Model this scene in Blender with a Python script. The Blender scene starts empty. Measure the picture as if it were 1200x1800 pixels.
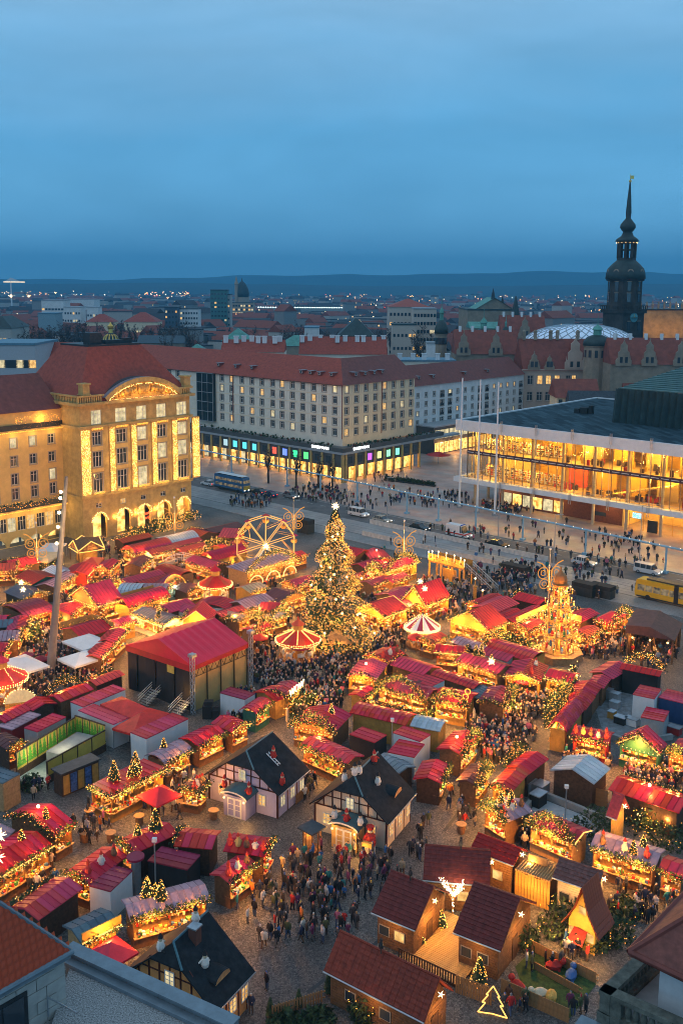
import bpy, math, random
import numpy as np
from mathutils import Vector, Matrix
sc = bpy.context.scene
COL = sc.collection
R = random.Random(7)
# camera
FPX, CX, CY, CAMH = 1750.0, 600.0, 786.0, 54.0
PITCH, ROLL = math.radians(9.2), math.radians(0.35)
cam_d = bpy.data.cameras.new("camera"); cam = bpy.data.objects.new("camera", cam_d); COL.objects.link(cam)
cam_d.sensor_fit = 'HORIZONTAL'; cam_d.sensor_width = 36.0; cam_d.lens = 36.0*FPX/1200.0
cam_d.shift_y = (CY-900.0)/1200.0
cam_d.clip_start = 0.5; cam_d.clip_end = 40000
CAMM = Matrix.Translation((0, 0, CAMH)) @ Matrix.Rotation(math.pi/2-PITCH, 4, 'X') @ Matrix.Rotation(ROLL, 4, 'Z')
cam.matrix_world = CAMM
sc.camera = cam
# world, sun, exposure
sc.view_settings.view_transform = 'Standard'; sc.view_settings.look = 'None'
sc.view_settings.exposure = 0.15; sc.view_settings.gamma = 1.0
world = bpy.data.worlds.new("World"); sc.world = world; world.use_nodes = True
SUN_EL, SUN_AZ = 1.0, 250.0
def build_world():
 nt = world.node_tree; N = nt.nodes; N.clear(); L = nt.links
 out = N.new('ShaderNodeOutputWorld'); bg = N.new('ShaderNodeBackground'); L.new(bg.outputs[0], out.inputs[0])
 sky = N.new('ShaderNodeTexSky'); sky.sky_type = 'NISHITA'; sky.sun_disc = False
 sky.sun_elevation = math.radians(SUN_EL); sky.sun_rotation = math.radians(SUN_AZ); sky.air_density = 1.5; sky.ozone_density = 4.0
 mul = N.new('ShaderNodeMix'); mul.data_type = 'RGBA'; mul.blend_type = 'MULTIPLY'; mul.inputs[0].default_value = 1
 L.new(sky.outputs[0], mul.inputs[6]); mul.inputs[7].default_value = (0.35, 0.35, 0.35, 1)
 tc = N.new('ShaderNodeTexCoord'); sep = N.new('ShaderNodeSeparateXYZ'); L.new(tc.outputs['Generated'], sep.inputs[0])
 ramp = N.new('ShaderNodeValToRGB'); cr = ramp.color_ramp
 stops = [(0.0, (0.230, 0.610, 0.960)), (0.06, (0.190, 0.550, 0.890)), (0.14, (0.145, 0.450, 0.760)), (0.27, (0.265, 0.525, 0.785)),
             (0.55, (0.34, 0.54, 0.74)), (1.0, (0.37, 0.53, 0.69))]
 while len(cr.elements) < len(stops): cr.elements.new(0.5)
 for e, (p, c) in zip(cr.elements, stops): e.position = p; e.color = (*c, 1)
 mp = N.new('ShaderNodeMapping'); mp.inputs['Scale'].default_value = (2.2, 2.2, 9.0); L.new(tc.outputs['Generated'], mp.inputs[0])
 nz = N.new('ShaderNodeTexNoise'); nz.inputs['Scale'].default_value = 1.6; nz.inputs['Detail'].default_value = 5; nz.inputs['Roughness'].default_value = 0.5
 L.new(mp.outputs[0], nz.inputs['Vector'])
 ma = N.new('ShaderNodeMath'); ma.operation = 'MULTIPLY_ADD'; ma.inputs[1].default_value = 0.14; ma.inputs[2].default_value = -0.07
 L.new(nz.outputs[0], ma.inputs[0])
 ad = N.new('ShaderNodeMath'); ad.operation = 'ADD'; ad.use_clamp = True; L.new(sep.outputs['Z'], ad.inputs[0]); L.new(ma.outputs[0], ad.inputs[1])
 L.new(ad.outputs[0], ramp.inputs[0])
 mp2 = N.new('ShaderNodeMapping'); mp2.inputs['Scale'].default_value = (1.5, 1.5, 6.0); mp2.inputs['Rotation'].default_value = (0.1, 0.15, 0.4); L.new(tc.outputs['Generated'], mp2.inputs[0])
 n2 = N.new('ShaderNodeTexNoise'); n2.inputs['Scale'].default_value = 2.4; n2.inputs['Detail'].default_value = 7; n2.inputs['Roughness'].default_value = 0.55; n2.inputs['Distortion'].default_value = 0.6; L.new(mp2.outputs[0], n2.inputs['Vector'])
 r2 = N.new('ShaderNodeMapRange'); r2.inputs[1].default_value = 0.3; r2.inputs[2].default_value = 0.7; r2.inputs[3].default_value = 0.90; r2.inputs[4].default_value = 1.12; L.new(n2.outputs[0], r2.inputs[0])
 cm = N.new('ShaderNodeVectorMath'); cm.operation = 'SCALE'; L.new(ramp.outputs[0], cm.inputs[0]); L.new(r2.outputs[0], cm.inputs['Scale'])
 mix = N.new('ShaderNodeMix'); mix.data_type = 'RGBA'; mix.inputs[0].default_value = 0.95
 L.new(mul.outputs[2], mix.inputs[6]); L.new(cm.outputs[0], mix.inputs[7]); L.new(mix.outputs[2], bg.inputs[0])
 bg.inputs[1].default_value = 0.98
build_world()
sun_d = bpy.data.lights.new("sun", 'SUN'); sun_d.energy = 0.25; sun_d.angle = math.radians(40); sun_d.color = (1.0, 0.86, 0.72)
sun = bpy.data.objects.new("sun", sun_d); COL.objects.link(sun); sun.rotation_euler = (math.radians(52), 0, math.radians(-60))
try:
 sc.cycles.use_denoising = True; sc.cycles.denoiser = 'OPENIMAGEDENOISE'
 sc.cycles.max_bounces = 5; sc.cycles.diffuse_bounces = 3; sc.cycles.glossy_bounces = 2; sc.cycles.transmission_bounces = 3
 sc.cycles.transparent_max_bounces = 8; sc.cycles.volume_bounces = 0
 sc.cycles.sample_clamp_indirect = 2.5; sc.cycles.use_light_tree = True; sc.cycles.filter_width = 1.0
 sc.cycles.caustics_reflective = False; sc.cycles.caustics_refractive = False
except Exception: pass
# pixel <-> world
_R3 = CAMM.to_3x3(); _EYE = Vector((0, 0, CAMH)); _RI = _R3.inverted()
def at(px, py, z=0.0):
 d = _R3 @ Vector(((px-CX)/FPX, -(py-CY)/FPX, -1.0))
 return _EYE + d*((z-CAMH)/d.z)
def at_d(px, py, D):
 d = _R3 @ Vector(((px-CX)/FPX, -(py-CY)/FPX, -1.0))
 return _EYE + d*(D/d.y)
def proj(p):
 c = _RI @ (Vector(p)-_EYE)
 return CX + FPX*c.x/-c.z, CY - FPX*c.y/-c.z
def zat(p, py):
 lo, hi = -5.0, 400.0
 for _ in range(50):
  m = (lo+hi)/2
  if proj((p[0], p[1], m))[1] > py: lo = m
  else: hi = m
 return lo
AV = math.radians(42.3)
V = Vector((math.sin(AV), math.cos(AV), 0)); U = Vector((math.cos(AV), -math.sin(AV), 0))
ANG_U = math.atan2(U.y, U.x); ANG_V = math.atan2(V.y, V.x)
# materials
MATS = {}
def mat(name, col, rough=0.7, metal=0.0, var=0.15, scale=1.5, bump=0.0, emit=None, es=0.0, spec=0.4, coord='Object', rnd=0.0):
 if name in MATS: return MATS[name]
 m = bpy.data.materials.new(name); m.use_nodes = True; nt = m.node_tree; N = nt.nodes; L = nt.links
 b = N['Principled BSDF']; b.inputs['Roughness'].default_value = rough; b.inputs['Metallic'].default_value = metal
 b.inputs['Specular IOR Level'].default_value = spec
 c = (*col, 1); b.inputs['Base Color'].default_value = c
 if var > 0 or bump > 0:
  tc = N.new('ShaderNodeTexCoord'); nz = N.new('ShaderNodeTexNoise'); nz.inputs['Scale'].default_value = scale
  nz.inputs['Detail'].default_value = 6; nz.inputs['Roughness'].default_value = 0.65
  L.new(tc.outputs[coord], nz.inputs['Vector'])
  if var > 0:
   rp = N.new('ShaderNodeValToRGB'); e = rp.color_ramp.elements
   e[0].position = 0.3; e[1].position = 0.72
   e[0].color = (*[max(0, x*(1-var*1.6)) for x in col], 1); e[1].color = (*[min(1, x*(1+var)) for x in col], 1)
   L.new(nz.outputs[0], rp.inputs[0]); L.new(rp.outputs[0], b.inputs['Base Color'])
  if bump > 0:
   bp = N.new('ShaderNodeBump'); bp.inputs['Strength'].default_value = bump; bp.inputs['Distance'].default_value = 0.05
   L.new(nz.outputs[0], bp.inputs['Height']); L.new(bp.outputs[0], b.inputs['Normal'])
 if rnd:
  oi = N.new('ShaderNodeObjectInfo'); mr = N.new('ShaderNodeMapRange'); mr.inputs[3].default_value = 1-rnd; mr.inputs[4].default_value = 1+rnd; L.new(oi.outputs['Random'], mr.inputs[0])
  hs = N.new('ShaderNodeHueSaturation'); L.new(mr.outputs[0], hs.inputs['Value']); wn = N.new('ShaderNodeTexWhiteNoise'); wn.noise_dimensions = '1D'; L.new(oi.outputs['Random'], wn.inputs['W']); hr = N.new('ShaderNodeMapRange'); hr.inputs[3].default_value = 0.487; hr.inputs[4].default_value = 0.512; L.new(wn.outputs['Value'], hr.inputs[0]); L.new(hr.outputs[0], hs.inputs['Hue']); m2 = N.new('ShaderNodeMapRange'); m2.inputs[3].default_value = 1.0; m2.inputs[4].default_value = 0.95; L.new(oi.outputs['Random'], m2.inputs[0]); L.new(m2.outputs[0], hs.inputs['Saturation'])
  L.new(b.inputs['Base Color'].links[0].from_socket, hs.inputs['Color']); L.new(hs.outputs[0], b.inputs['Base Color'])
 if emit: b.inputs['Emission Color'].default_value = (*emit, 1); b.inputs['Emission Strength'].default_value = es
 MATS[name] = m; return m
def glow(name, col, s, sample=True):
 if name in MATS: return MATS[name]
 m = bpy.data.materials.new(name); m.use_nodes = True; nt = m.node_tree; nt.nodes.clear()
 o = nt.nodes.new('ShaderNodeOutputMaterial'); e = nt.nodes.new('ShaderNodeEmission'); e.inputs[0].default_value = (*col, 1); e.inputs[1].default_value = s
 nt.links.new(e.outputs[0], o.inputs[0])
 if not sample: m.cycles.emission_sampling = 'NONE'
 MATS[name] = m; return m
def lit_pane(name, c1, c2, s, scale=1.2, sample=True):
 if name in MATS: return MATS[name]
 m = bpy.data.materials.new(name); m.use_nodes = True; nt = m.node_tree; N = nt.nodes; L = nt.links; b = N['Principled BSDF']
 b.inputs['Base Color'].default_value = (0.03, 0.03, 0.035, 1); b.inputs['Roughness'].default_value = 0.12
 tc = N.new('ShaderNodeTexCoord'); oi = N.new('ShaderNodeObjectInfo')
 va = N.new('ShaderNodeVectorMath'); va.operation = 'ADD'; L.new(tc.outputs['Object'], va.inputs[0]); L.new(oi.outputs['Location'], va.inputs[1])
 nz = N.new('ShaderNodeTexNoise'); nz.inputs['Scale'].default_value = scale; nz.inputs['Detail'].default_value = 4; L.new(va.outputs[0], nz.inputs['Vector'])
 rp = N.new('ShaderNodeValToRGB'); e = rp.color_ramp.elements; e[0].position = 0.35; e[1].position = 0.65
 e[0].color = (*c1, 1); e[1].color = (*c2, 1); L.new(nz.outputs[0], rp.inputs[0]); L.new(rp.outputs[0], b.inputs['Emission Color'])
 b.inputs['Emission Strength'].default_value = s
 if not sample: m.cycles.emission_sampling = 'NONE'
 MATS[name] = m; return m
def glass(name, col=(0.8, 0.9, 1.0), refl=0.12):
 if name in MATS: return MATS[name]
 m = bpy.data.materials.new(name); m.use_nodes = True; nt = m.node_tree; N = nt.nodes; N.clear()
 o = N.new('ShaderNodeOutputMaterial'); mx = N.new('ShaderNodeMixShader'); t = N.new('ShaderNodeBsdfTransparent'); g = N.new('ShaderNodeBsdfGlossy')
 t.inputs[0].default_value = (*col, 1); g.inputs['Roughness'].default_value = 0.05; mx.inputs[0].default_value = refl
 nt.links.new(t.outputs[0], mx.inputs[1]); nt.links.new(g.outputs[0], mx.inputs[2]); nt.links.new(mx.outputs[0], o.inputs[0])
 MATS[name] = m; return m
# mesh builder
STUFFY = {'fairy_lights', 'garland', 'bulb_row', 'light_curtain', 'arch_lights', 'sill_lights', 'pediment_lights', 'cornice_lights', 'terrace_lights', 'terrace_plants', 'balcony_plants', 'rim_lights', 'candle_lights', 'pipe_lamps', 'foliage', 'lit_ornaments', 'lobby_furniture', 'floodlights', 'hall_lights'}
class MB:
 def __init__(s): s.v = []; s.f = []; s.m = []
 def add(s, vs, fs, mi=0):
  o = len(s.v); s.v.extend(vs)
  for f in fs: s.f.append(tuple(i+o for i in f)); s.m.append(mi)
 def quad(s, a, b, c, d, mi=0): s.add([tuple(a), tuple(b), tuple(c), tuple(d)], [(0, 1, 2, 3)], mi)
 def tri(s, a, b, c, mi=0): s.add([tuple(a), tuple(b), tuple(c)], [(0, 1, 2)], mi)
 def box(s, x0, x1, y0, y1, z0, z1, mi=0, M=None):
  vs = [(x0, y0, z0), (x1, y0, z0), (x1, y1, z0), (x0, y1, z0), (x0, y0, z1), (x1, y0, z1), (x1, y1, z1), (x0, y1, z1)]
  if M is not None: vs = [tuple(M @ Vector(p)) for p in vs]
  s.add(vs, [(0, 3, 2, 1), (4, 5, 6, 7), (0, 1, 5, 4), (1, 2, 6, 5), (2, 3, 7, 6), (3, 0, 4, 7)], mi)
 def prism(s, pts, z0, z1, mi=0, mtop=None):
  n = len(pts)
  s.add([(p[0], p[1], z0) for p in pts]+[(p[0], p[1], z1) for p in pts], [(i, (i+1) % n, n+(i+1) % n, n+i) for i in range(n)], mi)
  o = len(s.v)-2*n
  s.f.append(tuple(o+n+i for i in range(n))); s.m.append(mi if mtop is None else mtop)
  s.f.append(tuple(o+n-1-i for i in range(n))); s.m.append(mi)
 def extr(s, prof, y0, y1, mi=0, M=None):
  n = len(prof); vs = [(p[0], y0, p[1]) for p in prof]+[(p[0], y1, p[1]) for p in prof]
  if M is not None: vs = [tuple(M @ Vector(p)) for p in vs]
  s.add(vs, [(i, (i+1) % n, n+(i+1) % n, n+i) for i in range(n)]+[tuple(range(n-1, -1, -1)), tuple(range(n, 2*n))], mi)
 def cyl(s, a, b, r0, r1=None, n=8, mi=0, cap=True):
  r1 = r0 if r1 is None else r1
  a = Vector(a); b = Vector(b); d = (b-a)
  if d.length < 1e-6: return
  d.normalize(); x = d.orthogonal().normalized(); y = d.cross(x); vs = []
  for c, r in ((a, r0), (b, r1)):
   for i in range(n):
    t = 2*math.pi*i/n; vs.append(tuple(c+x*(r*math.cos(t))+y*(r*math.sin(t))))
  fs = [(i, (i+1) % n, n+(i+1) % n, n+i) for i in range(n)]
  if cap: fs += [tuple(range(n-1, -1, -1)), tuple(range(n, 2*n))]
  s.add(vs, fs, mi)
 def tube(s, pts, r, n=6, mi=0):
  for a, b in zip(pts, pts[1:]): s.cyl(a, b, r, r, n, mi, False)
 def lathe(s, prof, n=16, c=(0, 0, 0), mi=0, rot=0.0, sx=1.0, sy=1.0):
  vs = []
  for r, z in prof:
   for i in range(n):
    t = 2*math.pi*i/n+rot; vs.append((c[0]+sx*r*math.cos(t), c[1]+sy*r*math.sin(t), c[2]+z))
  fs = []
  for k in range(len(prof)-1):
   for i in range(n): fs.append((k*n+i, k*n+(i+1) % n, (k+1)*n+(i+1) % n, (k+1)*n+i))
  if prof[0][0] > 0.01: fs.append(tuple(range(n-1, -1, -1)))
  if prof[-1][0] > 0.01: fs.append(tuple(range((len(prof)-1)*n, len(prof)*n)))
  s.add(vs, fs, mi)
 def octa(s, c, r, mi=0):
  x, y, z = c
  s.add([(x+r, y, z), (x-r, y, z), (x, y+r, z), (x, y-r, z), (x, y, z+r), (x, y, z-r)],
              [(0, 2, 4), (2, 1, 4), (1, 3, 4), (3, 0, 4), (2, 0, 5), (1, 2, 5), (3, 1, 5), (0, 3, 5)], mi)
 def ball(s, c, r, mi=0, n=8, k=5, sz=1.0):
  s.lathe([(r*math.sin(math.pi*i/k), -r*sz*math.cos(math.pi*i/k)) for i in range(k+1)], n, c, mi)
 def mesh(s, name, mats, smooth=False):
  me = bpy.data.meshes.new(name); me.from_pydata(s.v, [], s.f)
  for m in mats: me.materials.append(m)
  if len(mats) > 1: me.polygons.foreach_set('material_index', s.m)
  if smooth: me.polygons.foreach_set('use_smooth', [True]*len(s.f))
  me.update(); return me
 def build(s, name, mats, parent=None, loc=(0, 0, 0), rz=0.0, smooth=False):
  if not isinstance(mats, (list, tuple)): mats = [mats]
  o = put(name, s.mesh(name, mats, smooth), parent, loc, rz)
  if name in STUFFY: o['kind'] = 'stuff'
  return o
def put(name, me, parent=None, loc=(0, 0, 0), rz=0.0, mats=None):
 o = bpy.data.objects.new(name, me); COL.objects.link(o)
 if parent: o.parent = parent
 if name in STUFFY: o['kind'] = 'stuff'
 o.location = loc
 if rz: o.rotation_euler = (0, 0, rz)
 if mats:
  for i, m in enumerate(mats):
   if m: o.material_slots[i].link = 'OBJECT'; o.material_slots[i].material = m
 return o
def tag(o, label=None, cat=None, group=None, kind=None):
 if label: o['label'] = label
 if cat: o['category'] = cat
 if group: o['group'] = group
 if kind: o['kind'] = kind
 return o
def thing(name, label, cat, loc=(0, 0, 0), rz=0.0, group=None):
 o = bpy.data.objects.new(name, None); COL.objects.link(o); o.location = loc; o.rotation_euler = (0, 0, rz); o.empty_display_size = 0.5
 return tag(o, label, cat, group)
def copy_tree(o, parent=None):
 c = o.copy(); COL.objects.link(c)
 if parent: c.parent = parent
 for ch in o.children: copy_tree(ch, c)
 return c
LG = {'porch_light': 0.8, 'hall_lamp': 2.0, 'foyer_lamp': 1.8, 'floodlight': 0.28, 'hedge_glow': 3.0, 'crest_lamp': 2.6, 'arcade_lamp': 2.6, 'wing_glow': 10.0, 'cornice_glow': 3.0, 'uplight': 8.0, 'curtain_glow': 3.6, 'pediment_glow': 1.3, 'stage_lamp': 1.0, 'ramp_lamp': 1.0, 'garland_glow': 4.8, 'stall_lamp': 2.3, 'sill_glow': 1.3, 'side_wash': 1.0, 'shop_glow': 1.5, 'tree_glow': 8.0, 'tier_lamp': 4.0}
def lamp(name, parent, loc, P, col=(1.0, 0.45, 0.10), r=0.12):
 d = bpy.data.lights.new(name, 'POINT'); d.energy = P*LG.get(name, 2.0); d.color = col; d.shadow_soft_size = r
 o = bpy.data.objects.new(name, d); COL.objects.link(o); o.location = loc
 if parent: o.parent = parent
 return o
def text(body, size, parent, M, m, ext=0.02, name='lettering', align='CENTER'):
 c = bpy.data.curves.new(name, 'FONT'); c.body = body; c.size = size; c.extrude = ext; c.align_x = align; c.align_y = 'CENTER'; c.resolution_u = 2
 t = bpy.data.objects.new(name, c); COL.objects.link(t); bpy.context.view_layer.update()
 me = bpy.data.meshes.new_from_object(t.evaluated_get(bpy.context.evaluated_depsgraph_get())); bpy.data.objects.remove(t); bpy.data.curves.remove(c)
 me.materials.clear(); me.materials.append(m)
 o = put(name, me, parent); o.matrix_local = M; return o
def face_m(loc, rz):
 return Matrix.Translation(loc) @ Matrix.Rotation(rz, 4, 'Z') @ Matrix.Rotation(math.pi/2, 4, 'X')
FOOT = []
def foot(P, ang, lx, ly, m=0.15): FOOT.append((P.x, P.y, math.cos(ang), math.sin(ang), lx, ly, m))
def blocked(x, y):
 for px, py, c, s, lx, ly, m in FOOT:
  dx, dy = x-px, y-py; a = dx*c+dy*s; b = -dx*s+dy*c
  if -m < a < lx+m and -m < b < ly+m: return True
 return False
BULB = glow('bulb_warm', (1.0, 0.38, 0.05), 3.0, False)
BULBW = glow('bulb_white', (1.0, 0.58, 0.17), 4.5, False)
STRIPW = glow('light_strip_white', (1.0, 0.48, 0.11), 2.2, False)
FIR = mat('fir_green', (0.025, 0.055, 0.02), 0.8, var=0.5, scale=2.0)
FIR2 = mat('fir_green_light', (0.05, 0.085, 0.03), 0.8, var=0.5, scale=2.0)
WOODD = mat('wood_dark', (0.075, 0.038, 0.02), 0.75, var=0.35, scale=3)
WOODM = mat('wood_brown', (0.19, 0.095, 0.04), 0.7, var=0.3, scale=3)
WOODL = mat('wood_light', (0.42, 0.25, 0.11), 0.7, var=0.25, scale=3)
OCHRE = mat('ochre_board', (0.46, 0.25, 0.05), 0.7, var=0.2, scale=2)
WHITE = mat('white_paint', (0.72, 0.73, 0.74), 0.5, var=0.06, scale=0.8)
GREYP = mat('grey_paint', (0.33, 0.35, 0.37), 0.5, var=0.1)
BLACK = mat('black_cloth', (0.02, 0.02, 0.022), 0.8, var=0.3, scale=0.5)
STEEL = mat('galvanised_steel', (0.42, 0.46, 0.50), 0.35, 0.7, var=0.15)
DARKM = mat('dark_metal', (0.045, 0.05, 0.055), 0.5, 0.5, var=0.2)
GOLDY = mat('golden_wood', (0.55, 0.30, 0.07), 0.55, var=0.2)
GREEN = mat('green_paint', (0.03, 0.14, 0.10), 0.5, var=0.2)
ASPH = mat('asphalt', (0.13, 0.12, 0.12), 0.75, var=0.25, scale=0.35)
CONC = mat('concrete', (0.30, 0.30, 0.30), 0.8, var=0.2, scale=0.5)
# SETTING
def cobble_mat():
 m = bpy.data.materials.new('cobble_paving'); m.use_nodes = True; nt = m.node_tree; N = nt.nodes; L = nt.links; b = N['Principled BSDF']
 tc = N.new('ShaderNodeTexCoord'); vo = N.new('ShaderNodeTexVoronoi'); vo.inputs['Scale'].default_value = 6.5; vo.inputs['Randomness'].default_value = 0.65
 L.new(tc.outputs['Object'], vo.inputs['Vector'])
 vd = N.new('ShaderNodeTexVoronoi'); vd.feature = 'DISTANCE_TO_EDGE'; vd.inputs['Scale'].default_value = 6.5; vd.inputs['Randomness'].default_value = 0.65
 L.new(tc.outputs['Object'], vd.inputs['Vector'])
 rp = N.new('ShaderNodeValToRGB'); e = rp.color_ramp.elements; e[0].color = (0.075, 0.072, 0.072, 1); e[1].color = (0.235, 0.225, 0.215, 1)
 sp = N.new('ShaderNodeSeparateColor'); L.new(vo.outputs['Color'], sp.inputs[0]); L.new(sp.outputs[0], rp.inputs[0])
 jr = N.new('ShaderNodeValToRGB'); j = jr.color_ramp.elements; j[0].position = 0.02; j[1].position = 0.09; j[0].color = (0.25, 0.25, 0.25, 1); j[1].color = (1, 1, 1, 1)
 L.new(vd.outputs['Distance'], jr.inputs[0])
 nz = N.new('ShaderNodeTexNoise'); nz.inputs['Scale'].default_value = 0.12; nz.inputs['Detail'].default_value = 5; L.new(tc.outputs['Object'], nz.inputs['Vector'])
 nr = N.new('ShaderNodeValToRGB'); k = nr.color_ramp.elements; k[0].position = 0.35; k[1].position = 0.65; k[0].color = (0.48, 0.48, 0.49, 1); k[1].color = (1.1, 1.08, 1.05, 1); L.new(nz.outputs[0], nr.inputs[0])
 m1 = N.new('ShaderNodeMix'); m1.data_type = 'RGBA'; m1.blend_type = 'MULTIPLY'; m1.inputs[0].default_value = 1; L.new(rp.outputs[0], m1.inputs[6]); L.new(jr.outputs[0], m1.inputs[7])
 m2 = N.new('ShaderNodeMix'); m2.data_type = 'RGBA'; m2.blend_type = 'MULTIPLY'; m2.inputs[0].default_value = 1; L.new(m1.outputs[2], m2.inputs[6]); L.new(nr.outputs[0], m2.inputs[7])
 L.new(m2.outputs[2], b.inputs['Base Color']); b.inputs['Roughness'].default_value = 0.6
 bp = N.new('ShaderNodeBump'); bp.inputs['Strength'].default_value = 0.5; bp.inputs['Distance'].default_value = 0.04; L.new(jr.outputs[0], bp.inputs['Height']); L.new(bp.outputs[0], b.inputs['Normal'])
 return m
def slab_mat(name, cols, sx, sy, joint=0.6):
 m = bpy.data.materials.new(name); m.use_nodes = True; nt = m.node_tree; N = nt.nodes; L = nt.links; b = N['Principled BSDF']
 tc = N.new('ShaderNodeTexCoord'); mp = N.new('ShaderNodeMapping'); mp.inputs['Rotation'].default_value = (0, 0, -ANG_U); L.new(tc.outputs['Object'], mp.inputs[0])
 br = N.new('ShaderNodeTexBrick'); br.inputs['Scale'].default_value = 1; br.inputs['Brick Width'].default_value = sx; br.inputs['Row Height'].default_value = sy
 br.inputs['Mortar Size'].default_value = 0.03; br.inputs['Color1'].default_value = (*cols[0], 1); br.inputs['Color2'].default_value = (*cols[1], 1)
 br.inputs['Mortar'].default_value = (*[c*joint for c in cols[0]], 1); L.new(mp.outputs[0], br.inputs['Vector'])
 nz = N.new('ShaderNodeTexNoise'); nz.inputs['Scale'].default_value = 0.25; nz.inputs['Detail'].default_value = 6; L.new(tc.outputs['Object'], nz.inputs['Vector'])
 nr = N.new('ShaderNodeValToRGB'); k = nr.color_ramp.elements; k[0].position = 0.3; k[1].position = 0.7; k[0].color = (0.7, 0.7, 0.7, 1); k[1].color = (1.1, 1.1, 1.1, 1); L.new(nz.outputs[0], nr.inputs[0])
 m2 = N.new('ShaderNodeMix'); m2.data_type = 'RGBA'; m2.blend_type = 'MULTIPLY'; m2.inputs[0].default_value = 1; L.new(br.outputs[0], m2.inputs[6]); L.new(nr.outputs[0], m2.inputs[7])
 L.new(m2.outputs[2], b.inputs['Base Color']); b.inputs['Roughness'].default_value = 0.5; MATS[name] = m; return m
COBBLE = cobble_mat()
def sheet(name, pts, z, m, kind='structure'):
 b = MB(); b.add([(p[0], p[1], z) for p in pts], [tuple(range(len(pts)))]); return tag(b.build(name, m), kind=kind)
FARG = mat('far_ground', (0.030, 0.036, 0.034), 0.9, var=0.5, scale=0.01)
b = MB(); b.quad((-12000, -500, -0.02), (12000, -500, -0.02), (12000, 14000, -0.02), (-12000, 14000, -0.02)); tag(b.build('ground', FARG), kind='structure')
ORG = at(800, 978)
def uv(u, v, z=0.0): p = ORG+U*u+V*v; return Vector((p.x, p.y, z))
def to_uv(p): d = Vector((p[0], p[1], 0))-Vector((ORG.x, ORG.y, 0)); return d.dot(U), d.dot(V)
v_far = to_uv(at(800, 952))[1]; v_cars = to_uv(at(800, 947))[1]; v_fore = to_uv(at(800, 928))[1]; v_near = to_uv(at(800, 992))[1]
def band(name, v0, v1, z, m, u0=-260, u1=260): return sheet(name, [uv(u0, v0), uv(u1, v0), uv(u1, v1), uv(u0, v1)], z, m)
band('market_square', -230, v_near, 0.0, COBBLE, -160, 200)
band('pavement', v_near, 0.0, 0.06, slab_mat('kerb_slabs', [(0.24, 0.235, 0.23), (0.28, 0.27, 0.26)], 1.2, 0.6))
band('street', 0.0, v_fore, 0.0, ASPH)
band('tram_bed', 0.5, v_far-0.4, 0.004, slab_mat('track_slabs', [(0.31, 0.285, 0.275), (0.36, 0.335, 0.32)], 3.0, 2.4, 0.6))
FORE = slab_mat('forecourt_slabs', [(0.46, 0.30, 0.25), (0.38, 0.35, 0.335)], 9.0, 2.4, 0.85)
band('forecourt', v_fore, v_fore+130, 0.10, FORE)
b = MB(); b.box(-260, 260, v_fore-0.3, v_fore+0.02, 0.0, 0.115); tag(b.build('kerb', CONC, None, ORG, ANG_U), kind='structure') if False else None
def ubox(mb, u0, u1, v0, v1, z0, z1, mi=0):
 P = [uv(u0, v0), uv(u1, v0), uv(u1, v1), uv(u0, v1)]; mb.prism([(p.x, p.y) for p in P], z0, z1, mi)
b = MB(); ubox(b, -260, 260, v_fore-0.35, v_fore+0.0, 0.0, 0.12); ubox(b, -260, 260, v_near-0.3, v_near, 0.0, 0.09)
tag(b.build('kerb', CONC), kind='structure')
RAILM = mat('rail_steel', (0.16, 0.15, 0.15), 0.35, 0.8, var=0.1)
b = MB()
for c in (0.27, 0.62):
 for s in (-0.72, 0.72):
  v = v_far*c+s; ubox(b, -260, 260, v-0.05, v+0.05, 0.0, 0.016)
tag(b.build('tram_rails', RAILM), kind='structure')
b = MB(); MARK = mat('road_paint', (0.6, 0.6, 0.58), 0.6, var=0.2)
vm = (v_cars+v_fore)/2
for i in range(-60, 60): ubox(b, i*4.4, i*4.4+2, vm-0.06, vm+0.06, 0.0, 0.006)
ubox(b, -260, 260, v_fore-0.9, v_fore-0.78, 0.0, 0.006)
tag(b.build('road_markings', MARK), kind='structure')
BARR = mat('barrier_concrete', (0.50, 0.47, 0.44), 0.7, var=0.2, scale=0.8)
def barrier(label, v, u0, u1, h):
 o = thing('concrete_barrier', label, 'barrier', uv((u0+u1)/2, v)); n = int((u1-u0)/2.6)
 sb = MB(); sb.extr([(-0.28, 0), (0.28, 0), (0.2, 0.25), (0.12, h), (-0.12, h), (-0.2, 0.25)], -1.27, 1.27); me = sb.mesh('segment', [BARR])
 for i in range(n):
  put('segment', me, o, (U*((i+0.5-n/2)*2.6)).to_tuple(), ANG_U-math.pi/2)
barrier('long pale concrete wall between the tram tracks and the car lane', v_far, to_uv(at(655, 915))[0], to_uv(at(970, 990))[0], 1.0)
barrier('long pale concrete wall between the market stalls and the tram tracks', 0.2, to_uv(at(625, 942))[0], to_uv(at(905, 1003))[0], 1.0)
b = MB()
for (x0, y0), (x1, y1) in (((690, 1640), (835, 1530)), ((540, 1745), (700, 1630)), ((780, 1462), (822, 1408))):
 p, q = at(x0, y0), at(x1, y1); d = (q-p).normalized(); n = Vector((-d.y, d.x, 0))*0.17
 b.add([tuple(p-n), tuple(p+n), tuple(q+n), tuple(q-n)], [(3, 2, 1, 0)])
for i, v in enumerate(b.v): b.v[i] = (v[0], v[1], 0.008)
tag(b.build('drain_channel', DARKM), kind='structure')
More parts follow.
